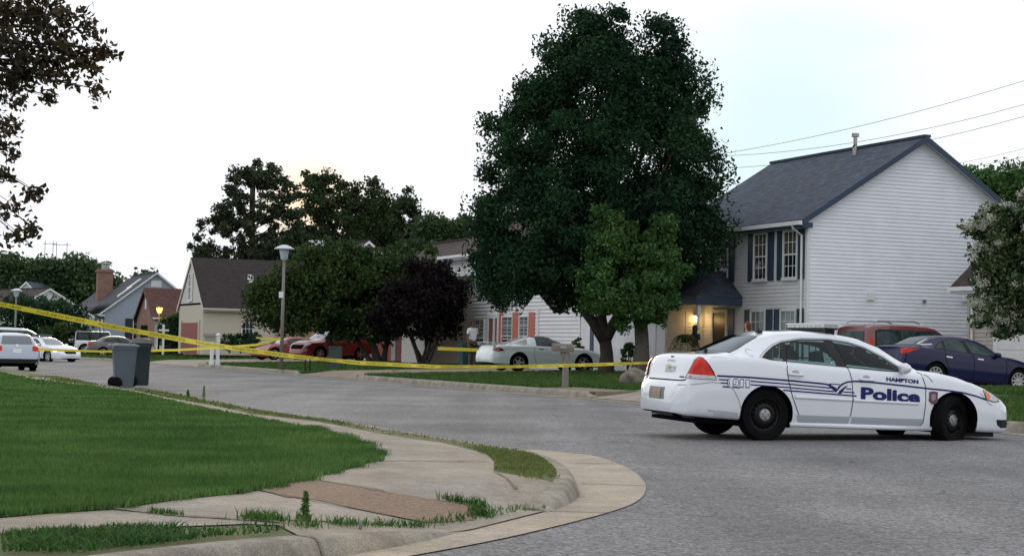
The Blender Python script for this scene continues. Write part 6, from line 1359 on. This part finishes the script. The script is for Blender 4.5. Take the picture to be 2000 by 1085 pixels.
# ---------------------------------------------------------------- lamps
def streetlamp(label,x,y,z,h):
    r=empty('street_lamp',(x,y,z),0,label,'street lamp',None)
    mb=MB();mb.tube([(0,0,0),(0,0,h-.62)],[.085,.055],14);mb.build('pole',POLEM,r,True)
    mb=MB();mb.lathe([(.06,h-.64),(.12,h-.60),(.14,h-.56),(.20,h-.2),(.19,h-.18),(0,h-.18)],16);mb.build('lantern',m_('lantern_glass',(.42,.48,.52),.3),r,40)
    mb=MB();mb.lathe([(.40,h-.18),(.41,h-.155),(.25,h-.07),(.08,h),(0,h)],20);mb.build('lamp_cap',LAMPM,r,40);return r
pl_=lot(549,722);zz0=zlot(*pl_);tp=at(553,478,pl_[1])[2];r=streetlamp('tall grey post top lamp standing at the far kerb in front of dome shaped tree',pl_[0],pl_[1],zz0,tp-zz0)
mb=MB();mb.box(-.16,.02,-.09,.06,3.1-.2,3.35-.2);mb.build('pole_sign',WHITEP,r)
pl_=at(28,690,122);z_=G(pl_[0],122);tp=at(28,563,122)[2];streetlamp('grey post top street lamp at the far left above the parked cars',pl_[0],122,z_,tp-z_)
yl=at(309,690,118);z_=yl[2]
r=empty('yard_lamp',(yl[0],118,z_),0,'short black yard lamp lit orange on the far lawn','lamp post');top=at(309,597,118)[2]-z_
mb=MB();mb.tube([(0,0,0),(0,0,top-.5)],[.07,.055],10);mb.build('pole',BLACKP,r,True);mb=MB();mb.lathe([(.08,top-.52),(.16,top-.42),(.24,top-.12),(0,top-.1)],12);mb.build('lamp_glass',m_('lit_orange',(1,.6,.15),emit=(1,.48,.07),es=1.9),r,True);mb=MB();mb.lathe([(.3,top-.12),(.12,top),(0,top+.03)],12);mb.build('lamp_cap',BLACKP,r,True)
glow('lamp_light',(0,-.4,top-.3),r,160,(1,.5,.12),.2)
ll=empty('wall_lantern',(*along(6.45,.2),0),0,'dark hanging lantern on the blue garage trim behind the maple','lantern');q=at(1138,592,66);ll.location=(q[0],66,q[2]-.3)
mb=MB();mb.lathe([(.0,0),(.1,.02),(.15,.25),(.0,.27)],10);mb.build('glass',GLW,ll,True);mb=MB();mb.lathe([(.2,.25),(.1,.42),(0,.5)],10);mb.build('cap',BLACKP,ll,True)
# ---------------------------------------------------------------- mailboxes, posts, rock
p=lot(1103,757);z_=zlot(*p);top=at(1100,668,p[1])[2]-z_
r=empty('mailbox',(p[0],p[1],z_-.03),AN,'grey weathered mailbox on a wooden post at the far kerb','mailbox')
mb=MB();mb.box(-.055,.075,-.06,.06,0,top-.18);mb.prism([(-.13,-.05,top-.2),(-.055,-.05,top-.5),(-.055,-.05,top-.2)],(0,.1,0));mb.build('post',WOODG,r)
mb=MB();b=[]
for x in(-.36,.2):
    for k in range(9):
        a=math.pi*k/8;mb.v.append((x,math.cos(a)*.10,top-.12+math.sin(a)*.12))
    mb.v+= [(x,-.10,top-.22),(x,.10,top-.22)]
for j in range(10): mb.f.append((j,j+1,12+j,11+j))
mb.f.append((10,0,11,21));mb.f.append(tuple(range(11)));mb.f.append(tuple(range(11,22))[::-1]);mb.build('box',m_('mailbox_grey',(.15,.13,.115),.6,var=.25,vs=20),r);mb=MB();mb.box(-.2,-.02,-.118,-.104,top-.13,top-.07);mb.build('name_plate',m_('worn_label',(.30,.29,.27),.6),r)
for i,(px,lab,hp) in enumerate([(393,'white post mailbox with small roof, left of the white post pair',651),(425,'white capped mailbox post, right one of the pair by the driveway',650)]):
    p=lot(px if i else 413,712);p=(p[0]+(0 if i else -.0),p[1]);z_=zlot(*p);top=at(px,hp,p[1])[2]-z_
    r=empty('mailbox',(p[0],p[1],z_),AN,lab,'mailbox','mailboxes by the far driveway')
    mb=MB();mb.box(-.07,.07,-.07,.07,0,top-.12 if i else top-.35);mb.box(-.1,.1,-.1,.1,0,.12);mb.build('post',WHITEP,r)
    mb=MB();mb.lathe([(.13,top-.12),(.13,top-.06),(0,top)],4) if i else mb.box(-.38,.14,-.10,.10,top-.35,top-.12);mb.build('cap' if i else 'box',WHITEP if i else m_('mail_grey',(.34,.31,.26),.6),r)
    if not i:
        mb=MB();mb.prism([(-.42,-.15,top-.12),(.18,-.15,top-.12),(.18,0,top),(-.42,0,top)],(0,.001,0));mb.v=[];mb.f=[];mb.prism([(-.42,-.15,top-.12),(-.42,.15,top-.12),(-.42,0,top+.02)],(.6,0,0));mb.build('roof',WOODG,r)
p=at(318,690,112);z_=at(318,692,112)[2];top=at(318,636,112)[2]-z_
r=empty('sign_post',(p[0],112,z_),AN-.1,'white wooden post with short cross arm near the yellow yard lamp','sign post');mb=MB();mb.box(-.07,.07,-.07,.07,0,top);mb.box(-.3,-.07,-.05,.05,top-.35,top-.22);mb.box(.07,.35,-.05,.05,top-.35,top-.22);mb.build('post',WHITEP,r);mb=MB();mb.lathe([(.1,top),(0,top+.12)],4);mb.build('cap',WHITEP,r)
p=lot(1243,752);z_=zlot(*p)
bm=bmesh.new();bmesh.ops.create_icosphere(bm,subdivisions=4,radius=1)
from mathutils import noise
for v in bm.verts:
    n_=noise.fractal(v.co*1.3,1,2,4)*.22;v.co*=1+n_;v.co.x*=.42;v.co.y*=.35;v.co.z=max(v.co.z*.34,-.1)
me=bpy.data.meshes.new('boulder');bm.to_mesh(me);bm.free();o=link('boulder',me,m_('grey_rock',(.16,.145,.12),.9,var=.3,vs=7,bump=1,bs=20),None,True);o.location=(p[0],p[1]+.2,z_+.1);o.rotation_euler=(0,.1,.4);tag(o,'grey boulder lying on the lawn behind the police car trunk','rock')
o2=o.copy();COL.objects.link(o2);o2.location=(p[0]+.55,p[1]+1.2,z_+.08);o2.scale=(.6,.6,.6);o2.rotation_euler=(0,0,2);tag(o2,'smaller rock touching the right side of the grey boulder')
p=lotY(655,70);z_=zlot(*p);mb=MB();mb.prism([(-.28,-.22,0),(.28,-.22,0),(.25,-.2,.85),(-.25,-.2,.85)],(0,.42,0));mb.box(-.27,.27,-.23,.23,.85,.92);o=mb.build('utility_box',m_('utility_green',(.03,.05,.045),.5),None);o.location=(p[0],p[1],z_);tag(o,'dark green utility pedestal on the lawn below the dome tree','utility box')
for px,lab in((597,'thin dark stake, left of two on the lawn by the lamp'),(606,'thin dark stake, right of two on the lawn by the lamp')):
    p=lotY(px,66);z_=zlot(*p);mb=MB();mb.box(-.03,.03,-.02,.02,0,.5);mb.tube([(0,0,.5),(0,0,.56)],.05,8);o=mb.build('stake',BLACKP,None);o.location=(p[0],p[1],z_);tag(o,lab,'stake','stakes on the lawn')
p=gp(771,733,.16);mb=MB();mb.prism([(-.12,-.1,0),(.12,-.1,0),(.1,-.08,.2),(-.1,-.09,.17)],(0,.18,0));o=mb.build('paver_block',m_('block_tan',(.34,.27,.2),.8,var=.2),None);o.location=(p[0],p[1],zlot(*p));tag(o,'small tan block lying by the worn driveway edge','block')
# weeds on the near sidewalk
def weed(label,px,py,h,n,s=.05,name='weed'):
    p=gp(px,py,hnear);r=empty(name,(p[0],p[1],znear(*p)),0,label,'weed');mb=MB();mb.tube([(0,0,-.02),(.005,0,h*.5),(0,.01,h)],[.006,.005,.002],5);mb.build('stalk',m_('weed_stalk',(.07,.11,.035),.7),r)
    z=rng.uniform(.05,1,n);a=rng.uniform(0,6.3,n);rad=(.038*(1-z*.8))*rng.uniform(.3,1.2,n);P=np.stack([np.cos(a)*rad,np.sin(a)*rad,z*h],1);leafmesh('leaves',P,s,r,m_('weed_leaf',(.075,.16,.04),.6,c2=(.12,.22,.06),vs=20,trans=.3),asp=.3)
weed('tall upright weed growing from the sidewalk crack by the aggregate patch',596,1016,.17,260,.035)
weed('bushy low weed at the ramp edge right of the aggregate patch',941,1008,.10,120,.05)
weed('tall weed at the kerb beyond the sidewalk bend',398,776,.22,140,.04);weed('yellowish seedy weed left of the tall kerb weed',367,776,.13,120,.06)
p=gp(703,1034,hnear);mb=MB();mb.tube([(0,0,-.02),(.003,0,.03),(0,0,.055)],[.008,.011,.009],8);o=mb.build('stump',WOODG,None,True);o.location=(p[0],p[1],znear(*p));tag(o,'tiny wooden stub standing in the grass at the near kerb','stub')
# ---------------------------------------------------------------- overhead wires, poles
def pole(label,px,Y,h):
    q=at(px,690,Y);z_=zlot(q[0],q[1]);r=empty('utility_pole',(q[0],q[1],z_-.2),0,label,'utility pole');mb=MB();mb.tube([(0,0,0),(0,0,h)],[.16,.11],10);mb.build('pole',WOODG,r,True);mb=MB();mb.box(-1,1,-.06,.06,h-1,h-.85);mb.build('crossarm',WOODG,r);return r
def wire(label,a,b,sag,group='overhead wires'):
    mb=MB();A=at(*a);Bq=at(*b);k=24;mb.tube([tuple(A+(Bq-A)*i/k-np.array([0,0,sag*4*(i/k)*(1-i/k)])) for i in range(k+1)],.012,5);o=mb.build('overhead_wire',m_('wire_grey',(.30,.31,.33),.5),None,True);return tag(o,label,'wire',group)
wire('overhead wire, steepest of the upper group right of the maple',(1330,312,80),(2200,92,62),.5);wire('overhead wire, middle one of the upper group right of the maple',(1330,306,80),(2200,142,62),.8)
wire('overhead wire, lowest of the upper group above the white house ridge',(1330,330,80),(2200,165,62),.8)
wire('overhead wire, upper of the lower group behind the white house roof',(1700,345,105),(2200,232,85),.4);wire('overhead wire, middle of the lower group behind the white house roof',(1700,350,105),(2200,255,85),.4);wire('overhead wire, lowest of the lower group behind the white house roof',(1700,362,105),(2200,283,85),.4)
pole('wooden utility pole beyond the right edge of the view',2210,62,15.5)
# distant transmission pylons
def pylon(label,px,top,Y,w):
    q=at(px,660,Y);h=at(px,top,Y)[2]-q[2]+0;r=empty('pylon',(q[0],q[1],q[2]),0,label,'pylon','distant transmission pylons');mb=MB();R=.10
    for s_ in(-1,1): mb.tube([(s_*w,0,0),(s_*w*.9,0,h)],R,4)
    for k in(.78,.97): mb.tube([(-w*1.5,0,h*k),(w*1.5,0,h*k)],R,4)
    mb.tube([(-w,0,h*.5),(w,0,h*.75)],R*.8,4);mb.tube([(w,0,h*.5),(-w,0,h*.75)],R*.8,4);mb.build('frame',METAL,r)
pylon('faint distant pylon frame, left one over the tree line',90,470,380,1.0);pylon('faint distant pylon frame, right one over the tree line',115,472,380,1.3)
# bird
q=at(1667,286,58.6);b0=MB();b0.lathe([(0,-.13),(.03,-.09),(.05,0),(.035,.07),(0,.1)],10,'y');b0.v=[(b*.6,-b*.0+a,c+b*.7) for a,b,c in b0.v];o=b0.build('bird',BLACKP,None,True);o.location=q;tag(o,'small dark bird perched on the white house ridge','bird')
mb=MB();mb.tube([(.02,0,-.09),(.02,0,-.2)],.008,4);mb.prism([(.06,-.01,.08),(.12,0,.07),(.06,.01,.06)],(0,0,.01));mb.build('legs_and_beak',BLACKP,o)
# ---------------------------------------------------------------- caution tape
def ribbon(label,pts,w,sag,twist,txt=True,name='caution_tape'):
    P=[np.array(at(*p)) for p in pts];D=[]
    for i in range(len(P)-1):
        L_=np.linalg.norm(P[i+1]-P[i]);k=max(4,int(L_/.12))
        for j in range(k):
            t=j/k;D.append(P[i]+(P[i+1]-P[i])*t-np.array([0,0,sag[i]*4*t*(1-t)]))
    D.append(P[-1]);D=np.array(D);T=np.gradient(D,axis=0);ds=np.linalg.norm(np.diff(D,axis=0),axis=1);Sx=np.concatenate([[0],np.cumsum(ds)])
    T/=np.linalg.norm(T,axis=1)[:,None];H_=np.cross(T,[0,0,1]);H_/=np.linalg.norm(H_,axis=1)[:,None];Vv=np.cross(H_,T)
    an=np.array([twist(s) for s in Sx]);Wv=Vv*np.cos(an)[:,None]+H_*np.sin(an)[:,None];mb=MB()
    for d,w_ in zip(D,Wv): mb.v.append(tuple(d+w_*w/2));mb.v.append(tuple(d-w_*w/2))
    for i in range(len(D)-1): mb.f.append((2*i,2*i+1,2*i+3,2*i+2))
    o=mb.build(name,TAPEY,None,fix=False);tag(o,label,'tape','police caution tapes')
    if txt:
        cu=bpy.data.curves.new('t','FONT');cu.body='POLICE LINE DO NOT CROSS';cu.offset=.015;cu.resolution_u=1;ob=bpy.data.objects.new('t',cu);COL.objects.link(ob);dg=bpy.context.evaluated_depsgraph_get();me=bpy.data.meshes.new_from_object(ob.evaluated_get(dg));bpy.data.objects.remove(ob)
        V=np.array([v.co[:2] for v in me.vertices]);mn,mx_=V.min(0),V.max(0);V=(V-mn)/(mx_[1]-mn[1])*.045;wl=V[:,0].max();F0=[tuple(p.vertices) for p in me.polygons];tm=MB();s0=.3
        Nn=np.cross(T,Wv)
        while s0+wl<Sx[-1]:
            vs=[]
            for a,b in V:
                s=s0+a;i=np.clip(np.searchsorted(Sx,s)-1,0,len(D)-2);f=(s-Sx[i])/(Sx[i+1]-Sx[i]);d=D[i]+(D[i+1]-D[i])*f;vs.append(d+Wv[i]*(b-.0225)*.9)
            nrm=np.array([0,-1,0.]);vs=[v+nrm*.004 for v in vs];tm=MB();tm.add(vs,F0);tm.build('printed_words',TAPEK,o,fix=False);s0+=wl+.25
ribbon('long yellow police tape sagging right across the whole street',[(-120,570,21),(28,599,21.3),(400,671,25.5),(700,709,30),(950,716,35.5),(1130,713,38.5),(1290,707,41)],.088,[.0,.035,.0,.02,.03,.03],lambda s:.25+.35*math.sin(s*.9)+.2*math.sin(s*2.3)) if False else None
ribbon('long yellow police tape sagging right across the whole street',[(-130,567,21),(28,599,21.3),(200,634,22.5),(400,671,24.5),(560,694,27),(700,708,30),(850,715.5,33),(1000,715.5,35.5),(1130,712.5,38.5),(1300,707,41)],.072,[0]*9,lambda s:.25+.35*math.sin(s*.9)+.2*math.sin(s*2.3))
ribbon('second yellow tape low behind the bins reaching the tall lamp',[(75,682,60),(200,686,60),(345,683,60),(420,679,60),(500,673,60.5),(548,660,61)],.085,[0]*5,lambda s:.5*math.sin(s*.8),False)
ribbon('short yellow tape from the tall lamp toward the small red car',[(500,659,75),(548,662,61.5)],.08,[0],lambda s:.3,False)
ribbon('yellow tape strip beside the man in the white shirt',[(855,680,68),(935,683,68)],.14,[0],lambda s:.2,False)
# ---------------------------------------------------------------- people
def skin(name,J,E_,m,parent,sub=2):
    me=bpy.data.meshes.new(name);me.from_pydata([j[:3] for j in J],E_,[]);o=link(name,me,m,parent)
    md=o.modifiers.new('s','SKIN')
    for i,j in enumerate(J):
        v=me.skin_vertices[0].data[i];rr=j[3];v.radius=(rr,j[4] if len(j)>4 else rr)
    me.skin_vertices[0].data[0].use_root=True
    sb=o.modifiers.new('u','SUBSURF');sb.levels=sub;sb.render_levels=sub;me.update();return o
SK=m_('brown_skin',(.12,.06,.04),.6);SK2=m_('light_skin',(.42,.24,.17),.6)
def person(label,loc,rz,H,shirt,pants,skm,hairm,arm='down',arm2='down',long_hair=False,sleeve=.5,shorts=False):
    r=empty('person',loc,rz,label,'person');k=H/1.75
    def q(*a): return tuple(v*k for v in a)
    aR={'down':[(.19,0,1.42),(.24,0,1.14),(.25,-.06,.90),(.25,-.08,.82)],'phone':[(.19,0,1.42),(.27,-.12,1.18),(.15,-.16,1.48),(.12,-.12,1.56)],'hip':[(.19,0,1.42),(.36,.05,1.16),(.22,-.05,.98),(.17,-.08,.98)]}
    J=[q(0,0,.95,.15,.11),q(0,0,1.15,.13,.10),q(0,0,1.35,.165,.11),q(0,0,1.45,.10,.08),q(0,0,1.53,.055,.055),q(0,-.01,1.60,.07,.085),q(0,-.01,1.68,.075,.09),q(0,0,1.74,.045,.06)]
    E_=[(0,1),(1,2),(2,3),(3,4),(4,5),(5,6),(6,7)]
    for s_,ar in((1,arm),(-1,arm2)):
        b=len(J);pts=aR[ar];rd=[.055,.042,.032,.036]
        J+=[q(s_*p[0],p[1],p[2],rr) for p,rr in zip(pts,rd)];E_+=[(3,b),(b,b+1),(b+1,b+2),(b+2,b+3)]
        h0=pts[3];b2=len(J)
        for f in range(5):
            dx=(f-2)*.018;L_=[.05,.075,.08,.075,.06][f] if f else .045
            up=1 if ar=='phone' else -1
            J+=[q(s_*(h0[0])+dx,h0[1]-.012*f,h0[2]+up*.02,.010),q(s_*h0[0]+dx*1.3,h0[1]-.02-.01*f,h0[2]+up*L_,.008)];E_+=[(b+3,b2+2*f),(b2+2*f,b2+2*f+1)]
        b=len(J);J+=[q(s_*.10,0,.86,.095),q(s_*.12,-.02,.50,.062),q(s_*.13,.02,.10,.042),q(s_*.13,-.13,.045,.035)];E_+=[(0,b),(b,b+1),(b+1,b+2),(b+2,b+3)]
    skin('body',J,E_,skm,r)
    # clothing
    T=[q(0,0,.93,.175,.135),q(0,0,1.15,.155,.125),q(0,0,1.36,.185,.13),q(0,0,1.46,.11,.09)];TE=[(0,1),(1,2),(2,3)]
    for s_,ar in((1,arm),(-1,arm2)):
        b=len(T);p0,p1=aR[ar][0],aR[ar][1];T+=[q(s_*p0[0],p0[1],p0[2],.075),q(s_*(p0[0]+(p1[0]-p0[0])*sleeve*1.4),p0[1]+(p1[1]-p0[1])*sleeve*1.4,p0[2]+(p1[2]-p0[2])*sleeve*1.4,.062)];TE+=[(2,b),(b,b+1)]
    skin('shirt',T,TE,shirt,r)
    T=[q(0,0,.97,.165,.125)];TE=[]
    for s_ in(-1,1):
        b=len(T);T+=[q(s_*.095,0,.82,.115),q(s_*.12,-.02,.48,.085)];TE+=[(0,b),(b,b+1)]
        if not shorts: T+=[q(s_*.13,.02,.10,.06)];TE+=[(b+1,b+2)]
    skin('trousers',T,TE,pants,r)
    hb=MB();n=10
    bm=bmesh.new();bmesh.ops.create_uvsphere(bm,u_segments=14,v_segments=10,radius=.105*k)
    for v in bm.verts: v.co.y*=1.12;v.co.z*=1.1
    bmesh.ops.delete(bm,geom=[v for v in bm.verts if v.co.y<-.055*k and v.co.z<.045*k],context='VERTS')
    bmesh.ops.translate(bm,verts=bm.verts,vec=(0,.012*k,1.675*k))
    if long_hair:
        for v in bm.verts:
            if v.co.y>.0 and v.co.z<1.64*k: v.co.z-=.2*k;v.co.x*=1.15
    me=bpy.data.meshes.new('hair');bm.to_mesh(me);bm.free();link('hair',me,hairm,r,True)
    for nm,mm,z0,w_,y in(('eye',DARK,1.655,.012,-.092),):
        for s_ in(-1,1):
            e=MB();e.box(s_*.03*k-.012*k,s_*.03*k+.012*k,(y-.006)*k,y*k,z0*k-.007*k,z0*k+.007*k);e.build('eye',DARK,r)
    for s_ in(-1,1):
        sb=MB();sb.box(s_*.13*k-.05*k,s_*.13*k+.05*k,-.19*k,.08*k,-.005,.07*k);sb.build('shoe',BLACKP,r,True)
    return r
HAIRK=m_('dark_hair',(.012,.009,.008),.7)
def onlot(px,Y): q=at(px,690,Y);return (q[0],Y,zlot(q[0],Y))
l=at(922,706,71);zz1=zlot(l[0],71);topz=at(922,627,71)[2]
person('man in white shirt and dark shorts holding a hand to his head',(l[0],71,zz1),math.radians(40),max(1.6,min(1.95,topz-zz1+.05)),m_('white_cotton',(.68,.68,.72),.8,var=.05,vs=12),m_('dark_shorts',(.02,.03,.035),.8),SK,m_('shaved_hair',(.03,.018,.014),.7),'phone','down',shorts=True)
l=at(1358,690,57.6);zz1=zlot(l[0],57.6);topz=at(1358,636,57.6)[2]
person('dark haired person in dark clothes standing before the lit porch',(l[0],57.6,zz1),math.radians(115),max(1.55,topz-zz1),m_('charcoal_top',(.018,.018,.024),.8),m_('black_trousers',(.012,.012,.016),.8),SK2,HAIRK,'hip','down',True)
l=at(1458,690,51.5);zz1=zlot(l[0],51.5);topz=at(1458,629,51.5)[2]
person('person with brown hair whose head shows above the police car roof',(l[0],51.5,zz1),math.radians(-100),max(1.5,topz-zz1),m_('grey_top',(.16,.16,.18),.8),m_('navy_trousers',(.02,.025,.04),.8),SK2,m_('brown_hair',(.10,.03,.015),.7),'down','down',True)
# hanging fern and pot on the porch
q=at(1338,664,57.3);r=empty('hanging_fern',tuple(q),0,'hanging fern with yellowish fronds beside the porch post','plant');mb=MB();mb.lathe([(0,-.1),(.12,-.08),(.15,.08),(0,.08)],12);mb.build('pot',BLACKP,r,True)
P=[];
for k in range(110):
    a=rng.uniform(0,6.3);L_=rng.uniform(.35,.75);t=np.linspace(0,1,16);P.append(np.stack([np.cos(a)*L_*t*.8,np.sin(a)*L_*t*.8,.10+.35*np.sin(t*2.2)*.5-t*t*.55],1)+rng.normal(0,.012,(16,3)))
leafmesh('fronds',np.concatenate(P),.06,r,m_('fern_leaf',(.10,.11,.025),.6,c2=(.06,.10,.02),vs=8,trans=.3))
mb=MB();mb.tube([(0,0,.08),(0,0,1.0)],.008,5);mb.build('hook',BLACKP,r)
q=at(1311,690,58.5);r=empty('plant_pot',(q[0],58.5,zlot(q[0],58.5)),0,'small dark pot by the left porch post','pot');mb=MB();mb.lathe([(0,0),(.12,0),(.16,.35),(.18,.38),(.14,.38),(0,.34)],14);mb.build('pot',BLACKP,r,True);mb=MB();mb.lathe([(.15,.33),(0,.36)],14);mb.build('soil',SOIL,r)
for px,lab in((912,'teal green bin left of the man in the white shirt'),(937,'teal green bin right of the man in the white shirt')):
    q=at(px,690,72.5);r=empty('wheelie_bin',(q[0],72.5,zlot(q[0],72.5)),.3,lab,'trash bin','teal bins behind the man');mb=MB();mb.add([(-.25,-.28,0),(.25,-.28,0),(.25,.28,0),(-.25,.28,0),(-.31,-.34,.92),(.31,-.34,.92),(.31,.34,.92),(-.31,.34,.92)],[(3,2,1,0),(4,5,6,7),(0,1,5,4),(1,2,6,5),(2,3,7,6),(3,0,4,7)]);mb.build('body',m_('teal_plastic',(.01,.06,.055),.5),r);mb=MB();mb.box(-.34,.34,-.38,.38,.925,.985);mb.prism([(-.2,-.2,.985),(.2,-.2,.985),(.2,.2,.985),(-.2,.2,.985)],(0,0,.03));mb.build('lid',m_('teal_lid',(.012,.07,.06),.5),r)
S.render.resolution_x=1024;S.render.resolution_y=555
